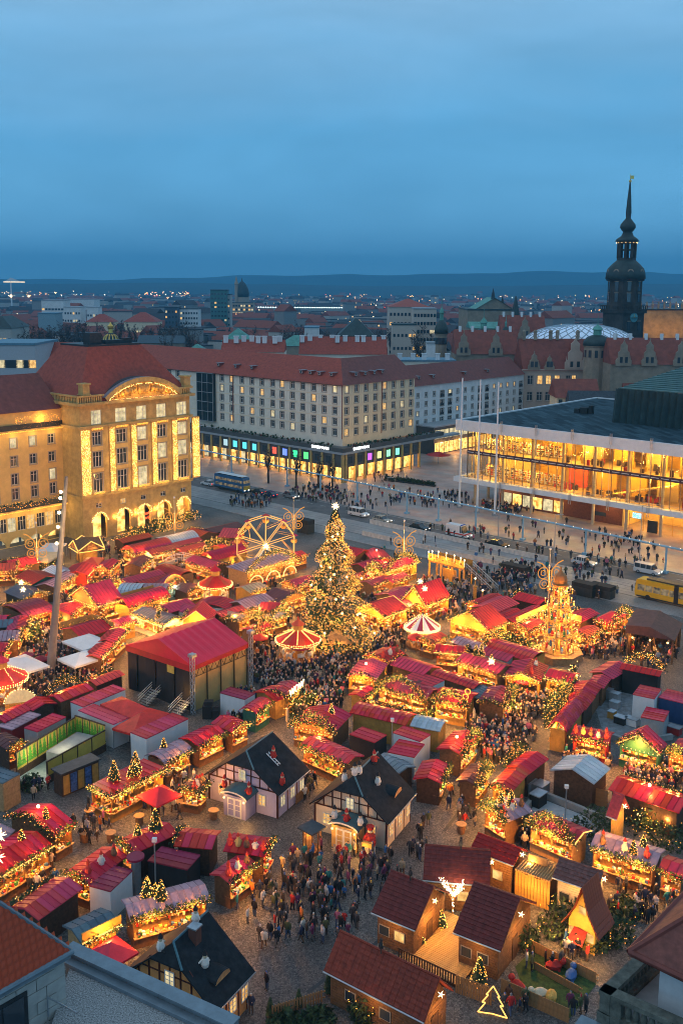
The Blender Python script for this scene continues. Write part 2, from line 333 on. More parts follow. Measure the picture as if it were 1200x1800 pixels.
# hills
HILL = mat('hill_woods', (0.020, 0.030, 0.030), 0.95, var=0.4, scale=0.004)
def hills(D, rows, name):
 b = MB(); n = len(rows); vs = []
 for i, (px, py) in enumerate(rows):
  p = at_d(px, py, D); vs += [(p.x, D-900, -1.0), (p.x, D-350, p.z*0.6), (p.x, p.y, p.z), (p.x, D+900, -1.0)]
 fs = []
 for i in range(n-1):
  for k in range(3): fs.append((i*4+k, (i+1)*4+k, (i+1)*4+k+1, i*4+k+1))
 b.add(vs, fs); return tag(b.build(name, HILL, smooth=True), kind='structure')
rr = random.Random(3); rows = []
for i in range(121):
 px = -1400+i*33; y = 489-10*(1/(1+math.exp(-(px-520)/90)))+2.2*math.sin(px*0.011)+1.2*math.sin(px*0.037+1)+rr.uniform(-0.7, 0.7)
 rows.append((px, y))
hills(7600, rows, 'hills')
rows = [(x, 500-3*math.sin(x*0.006)+rr.uniform(-0.8, 0.8)) for x in range(-1400, 2700, 40)]
hills(5200, rows, 'hills')
# far city: rooftops nobody could count, woods and lights
rr = random.Random(11)
mats_city = [mat('city_wall_a', (0.24, 0.25, 0.25), 0.9, var=0.1), mat('city_wall_b', (0.45, 0.42, 0.38), 0.9, var=0.1), mat('city_roof_red', (0.24, 0.065, 0.04), 0.9, var=0.2), mat('city_roof_dark', (0.05, 0.05, 0.055), 0.9, var=0.2), glow('city_window', (1.0, 0.6, 0.25), 1.3, False)]
b = MB()
for i in range(2600):
 D = 660*math.exp(rr.random()*1.85); px = rr.uniform(-80, 1280); p = at_d(px, 520, D)
 if abs(px-1100) < 60 and D < 900: continue
 w, d, h = rr.uniform(10, 42), rr.uniform(9, 16), rr.uniform(7, 19); a = rr.choice([ANG_U, ANG_V, 0.2, -0.5, 0.9])
 if rr.random() < 0.06: h *= 1.7
 M = Matrix.Translation((p.x, p.y, 0)) @ Matrix.Rotation(a, 4, 'Z'); wm = 0 if rr.random() < 0.6 else 1
 b.box(-w/2, w/2, -d/2, d/2, 0, h, wm, M)
 rm = 2 if rr.random() < 0.55 else 3
 if D < 2600:
  for k in range(rr.choice([0, 0, 1, 2, 5, 9])):
   x, z = rr.uniform(-w/2+1, w/2-1), rr.uniform(1.5, h-1.6); b.box(x, x+1.5, -d/2-0.12, -d/2, z, z+1.3, 4, M)
 if rr.random() < 0.6: b.extr([(-d/2-0.5, h), (d/2+0.5, h), (0, h+d*0.38)], -w/2-0.4, w/2+0.4, rm, M @ Matrix.Rotation(math.pi/2, 4, 'Z'))
 else: b.box(-w/2-0.2, w/2+0.2, -d/2-0.2, d/2+0.2, h+0.01, h+0.8, 3, M)
tag(b.build('far_rooftops', mats_city), 'far off rooftops of the city fading into blue haze', 'rooftops', kind='stuff')
b = MB()
def blob_tree(b, c, r, h, rr, n=26, s=0.9):
 for i in range(n):
  t = rr.random(); a = rr.uniform(0, 6.283); q = r*math.sqrt(rr.random())*math.sin(math.pi*(0.25+0.7*t))
  x, y, z = c[0]+q*math.cos(a), c[1]+q*math.sin(a), c[2]+h*(0.22+0.78*t); k = s*rr.uniform(0.6, 1.3)
  d = [Vector((rr.uniform(-1, 1), rr.uniform(-1, 1), rr.uniform(-1, 1)))*k for _ in range(3)]
  b.add([(x+v.x, y+v.y, z+v.z) for v in d], [(0, 1, 2)], 0 if rr.random() < 0.6 else 1)
for i in range(2600):
 D = 700*math.exp(rr.random()*1.9); p = at_d(rr.uniform(-80, 1280), 520, D)
 if math.sin(p.x*0.006+1)+math.sin(p.y*0.004)+rr.uniform(-0.8, 0.8) < 0.1: continue
 blob_tree(b, (p.x, p.y, 0), rr.uniform(5, 10), rr.uniform(9, 17), rr, 9, 5.0)
TWIG = mat('bare_twigs', (0.105, 0.066, 0.050), 0.95, var=0.4, scale=0.2); TWIG2 = mat('bare_twigs_dark', (0.050, 0.038, 0.032), 0.95, var=0.3, scale=0.2)
tag(b.build('far_woods', [TWIG2, FARG]), 'far off woods and parks between the city blocks', 'woods', kind='stuff')
CITYL = [glow('city_light_orange', (1.0, 0.42, 0.12), 9, False), glow('city_light_white', (1.0, 0.80, 0.5), 8, False), glow('city_light_red', (1.0, 0.06, 0.03), 7, False)]
b = MB()
for i in range(720):
 D = 800*math.exp(rr.random()*1.9); p = at_d(rr.uniform(-40, 1240), 520, D)
 b.octa((p.x, p.y, rr.uniform(8, 22)), D*0.00034*rr.uniform(0.6, 1.3), rr.choices([0, 1, 2], [6, 4, 0.6])[0])
for (x0, x1, y0, y1, n) in ((240, 335, 512, 520, 40), (0, 130, 511, 518, 20), (800, 1060, 518, 535, 25), (560, 640, 517, 525, 12)):
 for k in range(n):
  D = rr.uniform(1900, 3000); p = at_d(rr.uniform(x0, x1), rr.uniform(y0, y1), D); b.octa(tuple(p), D*0.0004*rr.uniform(0.5, 1.2), rr.choices([0, 1, 2], [6, 3, 0.5])[0])
tag(b.build('city_lights', CITYL), 'far off lamps scattered over the darkening city', 'lights', kind='stuff')
# BUILDINGS
ROOFR = mat('roof_tile_red', (0.34, 0.060, 0.034), 0.75, var=0.22, scale=1.2, bump=0.3)
ROOFB = mat('roof_tile_brown', (0.20, 0.055, 0.042), 0.75, var=0.2, scale=1.0)
SAND = mat('sandstone', (0.50, 0.345, 0.12), 0.8, var=0.22, scale=0.8, bump=0.2)
SANDL = mat('sandstone_plaster', (0.67, 0.46, 0.16), 0.8, var=0.1, scale=0.6)
PLAST = mat('plaster_pale', (0.78, 0.70, 0.57), 0.85, var=0.08, scale=0.4)
PLASTW = mat('plaster_warm', (0.80, 0.63, 0.41), 0.85, var=0.08, scale=0.4)  # warm light from the square put into the corner block's right facade colour
PLASTG = mat('plaster_grey', (0.70, 0.69, 0.67), 0.85, var=0.08, scale=0.4)
FRAMEG = mat('frame_stone', (0.34, 0.30, 0.25), 0.7, var=0.1)
FRAMEW = mat('frame_white', (0.68, 0.66, 0.62), 0.6, var=0.05)
PANE = mat('dark_pane', (0.035, 0.045, 0.055), 0.08, var=0, spec=0.8)
PANEW = lit_pane('warm_pane', (0.55, 0.26, 0.06), (1.0, 0.62, 0.2), 1.1, 1.5, False)
PANEC = lit_pane('pale_pane', (0.42, 0.36, 0.20), (1.0, 0.82, 0.45), 0.9, 0.9, False)
PANEG = lit_pane('gold_shop_pane', (0.45, 0.16, 0.02), (1.0, 0.62, 0.16), 2.2, 1.0, False)
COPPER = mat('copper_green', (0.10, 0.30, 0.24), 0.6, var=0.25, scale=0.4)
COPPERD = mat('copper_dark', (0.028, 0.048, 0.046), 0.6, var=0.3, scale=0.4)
SLATE = mat('slate_dark', (0.045, 0.052, 0.062), 0.55, var=0.3, scale=1.5)
ROT90 = Matrix.Rotation(math.pi/2, 4, 'Z')
def FM(x, y, z=0, right=False):
 M = Matrix.Translation((x, y, z)); return M @ ROT90 if right else M
def wall_face(b, M, W, H, ops, depth=0.35, mi=0, z0=0.0):
 xs = sorted({0.0, W, *[round(o[0], 3) for o in ops], *[round(o[1], 3) for o in ops]}); zs = sorted({z0, H, *[round(o[2], 3) for o in ops], *[round(o[3], 3) for o in ops]})
 T = lambda x, y, z: tuple(M @ Vector((x, y, z)))
 for k in range(len(zs)-1):
  zc = (zs[k]+zs[k+1])/2; run = None
  row = [o for o in ops if o[2] < zc < o[3]]
  for i in range(len(xs)-1):
   xc = (xs[i]+xs[i+1])/2; hole = any(o[0] < xc < o[1] for o in row)
   if not hole and run is None: run = xs[i]
   if hole and run is not None:
    b.quad(T(run, 0, zs[k]), T(xs[i], 0, zs[k]), T(xs[i], 0, zs[k+1]), T(run, 0, zs[k+1]), mi); run = None
  if run is not None: b.quad(T(run, 0, zs[k]), T(W, 0, zs[k]), T(W, 0, zs[k+1]), T(run, 0, zs[k+1]), mi)
 for o in ops:
  x0, x1, a, c = o[:4]; d = depth
  b.quad(T(x0, 0, a), T(x0, d, a), T(x0, d, c), T(x0, 0, c), mi); b.quad(T(x1, d, a), T(x1, 0, a), T(x1, 0, c), T(x1, d, c), mi)
  b.quad(T(x0, d, a), T(x0, 0, a), T(x1, 0, a), T(x1, d, a), mi); b.quad(T(x0, 0, c), T(x0, d, c), T(x1, d, c), T(x1, 0, c), mi)
def arch_fill(b, M, x0, x1, zt, mi=0, n=10):
 r = (x1-x0)/2; xc = (x0+x1)/2; T = lambda x, z, y=0: tuple(M @ Vector((x, y, z))); zs = zt-r
 pts = [(xc-r*math.cos(math.pi*i/n), zs+r*math.sin(math.pi*i/n)) for i in range(n+1)]
 for p, q in zip(pts, pts[1:]):
  b.quad(T(p[0], p[1]), T(q[0], q[1]), T(q[0], zt), T(p[0], zt), mi); b.quad(T(p[0], p[1]), T(p[0], p[1], 0.5), T(q[0], q[1], 0.5), T(q[0], q[1]), mi)
_WC = {}
def win_mesh(w, h, style):
 k = (round(w, 1), round(h, 1), style)
 if k in _WC: return _WC[k]
 w, h = k[0], k[1]; b = MB(); t = 0.09
 b.box(0, w, -0.03, 0.06, 0, t); b.box(0, w, -0.03, 0.06, h-t, h); b.box(0, t, -0.03, 0.06, t, h-t); b.box(w-t, w, -0.03, 0.06, t, h-t)
 if style[0] == 'c': b.box(w/2-0.05, w/2+0.05, -0.02, 0.05, t, h-t)
 if style[0] in 'c': b.box(t, w-t, -0.015, 0.045, h*0.68, h*0.68+0.07)
 if style[0] == 't':
  for f in (1/3, 2/3): b.box(w*f-0.05, w*f+0.05, -0.02, 0.05, t, h-t)
  b.box(t, w-t, -0.015, 0.045, h*0.66, h*0.66+0.07)
 if len(style) > 1:
  b.box(-0.18, 0, -0.34, -0.2, -0.1, h+0.15, 1); b.box(w, w+0.18, -0.34, -0.2, -0.1, h+0.15, 1); b.box(0, w, -0.34, -0.2, h, h+0.15, 1); b.box(-0.25, w+0.25, -0.40, -0.2, -0.22, -0.1, 1)
 me = b.mesh('window', [FRAMEW, FRAMEG]); p = MB(); p.quad((t, 0.02, t), (w-t, 0.02, t), (w-t, 0.02, h-t), (t, 0.02, h-t))
 pm = p.mesh('pane', [PANE]); _WC[k] = (me, pm); return _WC[k]
def windows(root, M, ops, style='cs', lit=0.12, rr=R, panes=(PANEW, PANEC), fr=None):
 rz = M.to_euler().z
 for o in ops:
  me, pm = win_mesh(o[1]-o[0], o[3]-o[2], style); loc = M @ Vector((o[0], 0.24, o[2]))
  w = put('window', me, root, loc, rz, [fr] if fr else None)
  x = rr.random(); put('pane', pm, w, mats=[(rr.choice(panes) if x < lit else None)] if x < lit else None)
def alongpx(P, d, px, z=10.0):
 lo, hi = -300.0, 300.0; s = 1 if proj(P+d*5)[0] > proj(P)[0] else -1
 for _ in range(50):
  m = (lo+hi)/2; q = P+d*m
  x = proj((q.x, q.y, z))[0]
  if (x-px)*s < 0: lo = m
  else: hi = m
 return lo
def bulbs_line(mb, pts, step, r, mi=0, rr=R, jit=0.05):
 for a, c in zip(pts, pts[1:]):
  a = Vector(a); c = Vector(c); n = max(1, int((c-a).length/step))
  for i in range(n):
   p = a.lerp(c, (i+0.5)/n); mb.octa((p.x+rr.uniform(-jit, jit), p.y+rr.uniform(-jit, jit), p.z+rr.uniform(-jit, jit)), r, mi)
def dormer(root, M, m=None):
 b = MB(); b.box(-0.6, 0.6, 0, 2.4, 0, 1.0, 0); b.box(-0.8, 0.8, -0.25, 2.5, 1.0, 1.12, 1); b.box(-0.42, 0.42, -0.05, 0, 0.15, 0.85, 2)
 o = b.build('dormer', [m or ROOFB, STEEL, FRAMEW], root); o.matrix_local = M
 g = MB(); g.quad((-0.34, -0.06, 0.22), (0.34, -0.06, 0.22), (0.34, -0.06, 0.78), (-0.34, -0.06, 0.78)); g.build('pane', PANE, o)
# golden department store on the left
def department_store():
 P = at(148, 953); L = (at(354, 917)-P).dot(V); Z = lambda py: zat(P, py)
 root = thing('department_store', 'golden sandstone department store with glowing pilasters and curved pediment', 'building', P, ANG_U)
 zb, zc, zt, zr = Z(878), Z(755), Z(714), Z(696); Wd = 24.0
 X = lambda px: alongpx(P, V, px); b = MB(); F = FM(0, 0, 0, True)
 wpx = [(164.5, 183), (206.5, 226), (243, 261), (278, 295), (313, 330.5)]
 cols = [(X(a), X(c)) for a, c in wpx]
 rows = [(Z(870), Z(838)+0.2), (Z(825), Z(798)), (Z(786), Z(760)-0.3)]
 ops = [(x0+0.15, x1-0.15, z0, z1) for x0, x1 in cols for z0, z1 in rows]
 att = [(x0, x1, zc+0.7, zc+0.7+(zt-zc)*0.62) for x0, x1 in cols]
 mez = [((x0+x1)/2-0.75, (x0+x1)/2+0.75, Z(898), Z(889)) for x0, x1 in cols]
 h_a = Z(908); arc = [((x0+x1)/2-1.75, (x0+x1)/2+1.75, 0.02, h_a) for x0, x1 in cols]
 wall_face(b, F, L, zt, ops+att+mez+arc, 0.45)
 for o in arc: arch_fill(b, F, o[0], o[1], o[3])
 T = lambda x, y, z: (x, y, z)
 b.quad(T(-Wd, 0, 0), T(0, 0, 0), T(0, 0, zt), T(-Wd, 0, zt)); b.quad(T(0, L, 0), T(-Wd, L, 0), T(-Wd, L, zt), T(0, L, zt)); b.quad(T(-Wd, L, 0), T(-Wd, 0, 0), T(-Wd, 0, zt), T(-Wd, L, zt))
 b.build('wall', SAND, root)
 for x0, x1 in cols:
  for (a, c) in ((rows[0][1]+0.35, rows[1][0]-0.3), (rows[1][1]+0.25, rows[2][0]-0.3)): w = MB(); w.box(x0-0.1, x1+0.1, -0.06, 0.0, a, c, 0, F); w.build('spandrel_panel', SANDL, root)
 rr = random.Random(5)
 windows(root, F, ops, 'ts', 0.3, rr, (PANEC,)); windows(root, F, att, 't', 0.95, rr, (PANEC,)); windows(root, F, mez, 'c', 0.1, rr)
 for o in arc:
  p = MB(); p.quad((o[0], 2.2, 0.02), (o[1], 2.2, 0.02), (o[1], 2.2, o[3]), (o[0], 2.2, o[3]))
  q = p.build('arcade_pane', PANEG if rr.random() < 0.75 else PANEC, root); q.matrix_local = F
  a = MB(); r = (o[1]-o[0])/2+0.22; xc = (o[0]+o[1])/2; zs = o[3]-r+0.2
  pts = [F @ Vector((xc-r*math.cos(math.pi*i/16), -0.18, zs+r*math.sin(math.pi*i/16))) for i in range(17)]
  for k in range(3): bulbs_line(a, pts, 0.22, 0.09, 0, rr, 0.16)
  a.build('arch_lights', [BULBW], root); lamp('arcade_lamp', root, F @ Vector((xc, 0.9, o[3]-1.2)), 220)
 c = MB()
 for z, d, h in ((zb, 0.35, 0.5), (zc, 0.5, 0.55), (zt, 0.9, 0.6)):
  c.box(-Wd-d, d, -d, L+d, z, z+h)
 c.build('cornice', SAND, root)
 s = MB()
 for pz in range(6):
  y0 = pz*L/6
  if 1 <= pz <= 4: continue
 for y0, y1 in ((-0.6, L*0.2), (L*0.87, L+0.6)):
  n = int((y1-y0)/0.55); s.box(-0.1, 0.55, y0, y1, zr-0.35, zr)
  for i in range(n): s.box(0.1, 0.42, y0+i*0.55, y0+i*0.55+0.3, zt+0.6, zr-0.35)
 n = int(Wd/0.6); s.box(-Wd, 0.3, -0.6, -0.05, zr-0.35, zr)
 for i in range(n): s.box(-i*0.6-0.3, -i*0.6, -0.5, -0.15, zt+0.6, zr-0.35)
 s.build('balustrade', SAND, root)
 for y in (L*0.06, L*1.0-0.6):
  q = MB(); q.box(-1.6, 0.1, y-0.8, y+0.8, zr, zr+2.2); q.box(-1.9, 0.35, y-1.0, y+1.0, zr+2.2, zr+2.5); q.box(-1.9, 0.35, y-1.0, y+1.0, zr+0.01, zr+0.25); q.build('roof_pier', SAND, root)
 ppx = [152.5, 199, 237, 272.5, 308, 344.5]; wd = [2.2, 1.25, 1.25, 1.25, 1.3, 2.0]
 for px, ww in zip(ppx, wd):
  x = X(px); p = MB(); p.box(x-ww/2-0.1, x+ww/2+0.1, -0.22, 0.0, zb+0.5, zc, 0, F); pil = p.build('pilaster', SAND, root)
  g = MB(); nx = max(5, int(ww/0.2))
  for i in range(nx):
   z = zb+0.9
   while z < zc-0.3:
    q = F @ Vector((x-ww/2+(i+0.5)*ww/nx+rr.uniform(-0.06, 0.06), -0.3, z)); g.octa(tuple(q), rr.uniform(0.05, 0.095), 0 if rr.random() < 0.4 else 1); z += rr.uniform(0.15, 0.28)
  g.build('light_curtain', [BULB, BULBW], pil)
  for zz in (zb+2, (zb+zc)/2, zc-2.5): lamp('curtain_glow', pil, F @ Vector((x, -0.9, zz)), 34, (1.0, 0.6, 0.15), 0.4)
 for (x0, x1) in cols:
  g = MB()
  for z in (zb+0.7, zc-0.35):
   for k in range(4): bulbs_line(g, [F @ Vector((x0-0.1, -0.35, z+0.12*k)), F @ Vector((x1+0.1, -0.35, z+0.12*k))], 0.2, 0.075, 0, rr, 0.08)
  g.build('sill_lights', [BULB], root); lamp('sill_glow', root, F @ Vector(((x0+x1)/2, -0.8, zb+0.9)), 30, (1, 0.6, 0.15), 0.3)
 for px in (200, 237, 272): lamp('uplight', root, F @ Vector((X(px), -0.35, zb-5)), 18)
 xa, xb = X(190), X(316); xm = (xa+xb)/2; hw = (xb-xa)/2; h = zat(P+V*xm, 670)-(zt+0.55); rad = (hw*hw+h*h)/(2*h); a0 = math.asin(hw/rad)
 arcp = [(xm+rad*math.sin(-a0+2*a0*i/24), zt+0.6+h-rad+rad*math.cos(-a0+2*a0*i/24)) for i in range(25)]
 t = MB()
 for p, q in zip(arcp, arcp[1:]):
  zf = zt+0.6
  for y in (-0.15,): t.quad(F @ Vector((p[0], y, zf)), F @ Vector((q[0], y, zf)), F @ Vector((q[0], y, q[1])), F @ Vector((p[0], y, p[1])), 0)
 pd = t.build('pediment', GOLDY, root)
 t = MB()
 for p, q in zip(arcp, arcp[1:]):
  d = Vector((p[0]-xm, p[1]-(zt+0.6+h-rad))).normalized(); d2 = Vector((q[0]-xm, q[1]-(zt+0.6+h-rad))).normalized()
  A = [Vector((p[0], -0.9, p[1])), Vector((q[0], -0.9, q[1])), Vector((q[0]+d2.x*1.0, -0.9, q[1]+d2.y*1.0)), Vector((p[0]+d.x*1.0, -0.9, p[1]+d.y*1.0))]
  Bk = [v+Vector((0, 1.3, 0)) for v in A]; A = [F @ v for v in A]; Bk = [F @ v for v in Bk]
  t.quad(*A, 0); t.quad(A[3], A[2], Bk[2], Bk[3], 1); t.quad(A[1], A[0], Bk[0], Bk[1], 0)
 t.build('pediment_arch', [SAND, STEEL], pd)
 t = MB()
 for p, q in zip(arcp, arcp[1:]):
  t.quad(F @ Vector((p[0], 0.4, p[1]+0.95)), F @ Vector((q[0], 0.4, q[1]+0.95)), F @ Vector((q[0], 9, q[1]+0.95)), F @ Vector((p[0], 9, p[1]+0.95)))
 t.build('barrel_roof', SLATE, pd)
 t = MB(); ys = -0.3
 def lump(x, z, r, sz=1.0): c = F @ Vector((x, ys, z)); t.ball(tuple(c), r, 0, 7, 5, sz)
 zz = zt+1.0
 for k in range(5): lump(xm+(k-2)*0.5, zz+1.6, 0.55, 2.2)
 lump(xm, zz+3.2, 0.6); lump(xm-0.6, zz+3.1, 0.4); lump(xm+0.6, zz+3.1, 0.4)
 for s in (-1, 1):
  for dx, dz, r in ((2.2, 1.6, .6), (3.0, 1.4, .7), (3.9, 1.2, .7), (4.7, 0.9, .6), (2.1, 2.5, .5), (1.8, 1.0, .35), (2.8, 0.6, .35), (4.4, 0.3, .35), (5.3, 0.5, .35), (5.6, 1.3, .25), (6.2, 0.3, .4), (6.9, 0.1, .3)): lump(xm+s*dx*hw/8.3, zz+dz, r)
 t.build('relief', GOLDY, pd, smooth=True)
 g = MB()
 for k in range(2): bulbs_line(g, [F @ Vector((p[0], -0.5, p[1]-0.35)) for p in arcp[1:-1]], 0.28, 0.085, 0, rr, 0.12)
 bulbs_line(g, [F @ Vector((xa+0.6, -0.5, zt+0.75)), F @ Vector((xb-0.6, -0.5, zt+0.75))], 0.3, 0.07, 0, rr, 0.05)
 g.build('pediment_lights', [BULBW], pd)
 for k in (-0.62, -0.2, 0.2, 0.62): lamp('pediment_glow', pd, F @ Vector((xm+k*hw, -1.6, zt+1.6)), 110, (1, 0.6, 0.15), 0.4)
 zT = zr+9.5; ins = 7.6; r = MB()
 e = [(0.3, -0.3), (0.3, L+0.3), (-Wd, L+0.3), (-Wd, -0.3)]; tpp = [(-ins, ins), (-ins, L-ins), (-Wd+ins-2, L-ins), (-Wd+ins-2, ins)]
 for i in range(4):
  j = (i+1) % 4; r.quad((*e[i], zt+0.62), (*e[j], zt+0.62), (*tpp[j], zT), (*tpp[i], zT))
 rf = r.build('roof', ROOFR, root)
 r = MB(); r.prism([(p[0]*1.0, p[1]) for p in tpp], zT, zT+0.4); r.box(-ins-3.6, -ins-1.0, ins+1.2, ins+4.2, zT+0.4, zT+2.9); r.box(-ins-3, -ins-1.5, L*0.45, L*0.62, zT+0.4, zT+1.2); r.box(-ins-3, -ins-1.8, L*0.62, L*0.7, zT+0.4, zT+1.5)
 r.build('roof_terrace', DARKM, rf)
 RED = glow('neon_red', (1.0, 0.10, 0.03), 4.0, False); xc = (arc[2][0]+arc[2][1])/2
 sg = thing('neon_sign', 'red neon script sign hung in the middle arch of the golden store', 'sign', P, ANG_U)
 text('Altmarkt', 0.95, sg, F @ face_m((xc, -0.3, h_a-1.9), 0), RED); text('Galerie', 1.05, sg, F @ face_m((xc, -0.3, h_a-2.9), 0), RED)
 foot(P, ANG_V, L, Wd)
 # ---- left wing
 sd = -alongpx(P, U, 112); sd = max(2.0, min(sd, 7)); Q = P-U*sd; Lw = 62.0
 rt = thing('department_store_wing', 'orange plaster wing beside the golden store with arcades and lit balcony', 'building', Q-V*Lw, ANG_U)
 Zq = lambda px, py: zat(Q+V*alongpx(Q, V, px), py)
 zA, zL, zB, zTop = Zq(62, 938), Zq(62, 892), Zq(62, 884), Zq(62, 756); zE = Zq(62, 722)
 ys = [Lw+alongpx(Q, V, px) for px in (94, 62, 28)]; st = (ys[0]-ys[2])/2; ys = [ys[0]-st*i for i in range(12) if ys[0]-st*i > 2]
 b = MB(); hh = 1.0; F = FM(0, 0, 0, True)
 rws = [(Zq(62, 873), Zq(62, 853)), (Zq(62, 847), Zq(62, 828)), (Zq(62, 815), Zq(62, 798)), (Zq(62, 783), Zq(62, 766))]
 ops = [(y-0.75, y+0.75, a, c) for y in ys for a, c in rws]; par = [(y+d-0.95, y+d+0.95, Zq(62, 927), Zq(62, 903)) for y in ys for d in (-1.15, 1.15)]
 arc = [(y-1.9, y+1.9, 0.02, zA) for y in ys]
 wall_face(b, F, Lw, zTop, ops+par+arc, 0.45)
 for o in arc: arch_fill(b, F, o[0], o[1], o[3])
 b.quad((-16, 0, 0), (0, 0, 0), (0, 0, zTop), (-16, 0, zTop)); b.build('wall', SANDL, rt)
 windows(rt, F, ops, 'cs', 0.12, rr, (PANEC,)); windows(rt, F, par, 't', 0.45, rr, (PANEC, PANEW))
 for i, o in enumerate(arc):
  p = MB(); p.quad((o[0], 3.0, 0.02), (o[1], 3.0, 0.02), (o[1], 3.0, o[3]), (o[0], 3.0, o[3])); q = p.build('arcade_pane', PANEC if i % 3 else PANEG, rt); q.matrix_local = F
 c = MB(); c.box(-0.2, 1.3, 0, Lw, zL, zL+0.35); c.box(-0.2, 0.5, 0, Lw, zTop, zTop+0.4); c.build('cornice', SAND, rt)
 g = MB()
 for z in (zL-0.05, zTop-0.05):
  bx = 1.35 if z == zL-0.05 else 0.55
  for k in range(2): bulbs_line(g, [(bx, 1, z+0.1*k), (bx, Lw, z+0.1*k)], 0.24, 0.08, 0, rr, 0.06)
 g.build('cornice_lights', [BULB], rt)
 for y in ys[:6]:
  lamp('cornice_glow', rt, (2.0, y, zL-0.6), 70, (1, 0.6, 0.18), 0.4); lamp('cornice_glow', rt, (1.3, y, zTop-0.8), 45, (1, 0.6, 0.18), 0.4)
 s = MB(); s.box(1.05, 1.15, 0, Lw, zL+0.35, zL+1.45); s.build('balcony_railing', DARKM, rt)
 pl = MB()
 for i in range(150):
  y = rr.uniform(10, Lw-0.5); c0 = (rr.uniform(0.4, 0.95), y, zL+rr.uniform(0.8, 1.7)); pl.octa(c0, rr.uniform(0.18, 0.42), 0)
 for i in range(120): pl.octa((1.15, rr.uniform(Lw-16, Lw-1), zL+rr.uniform(0.6, 2.2)), 0.06, 1)
 pl.build('balcony_plants', [FIR, BULB], rt)
 t = MB(); t.box(-6.0, -0.1, 0, Lw, zTop+0.4, zE); t.build('terrace_wall', SANDL, rt)
 tw = [(y-1.2, y+1.2, zTop+0.9, zE-0.7) for y in ys]
 windows(rt, F, [(a, c2, z0, z1) for a, c2, z0, z1 in tw], 't', 0.4, rr, (PANEW,))
 g = MB()
 for k in range(160): g.octa((0.35, rr.uniform(Lw-11, Lw-0.5), zTop+rr.uniform(0.6, 3.2)), 0.07, 0)
 g.build('terrace_lights', [BULB], rt); lamp('terrace_glow', rt, (0.9, Lw-5, zTop+2.2), 160)
 s = MB(); s.box(0.25, 0.4, 0, Lw, zTop+0.4, zTop+1.5); s.build('terrace_railing', DARKM, rt)
 r = MB(); r.extr([(0.6, zE), (-8, zE+7.0), (-16.6, zE)], 0.2, Lw-0.2, 0); r.build('roof', ROOFB, rt)
department_store()
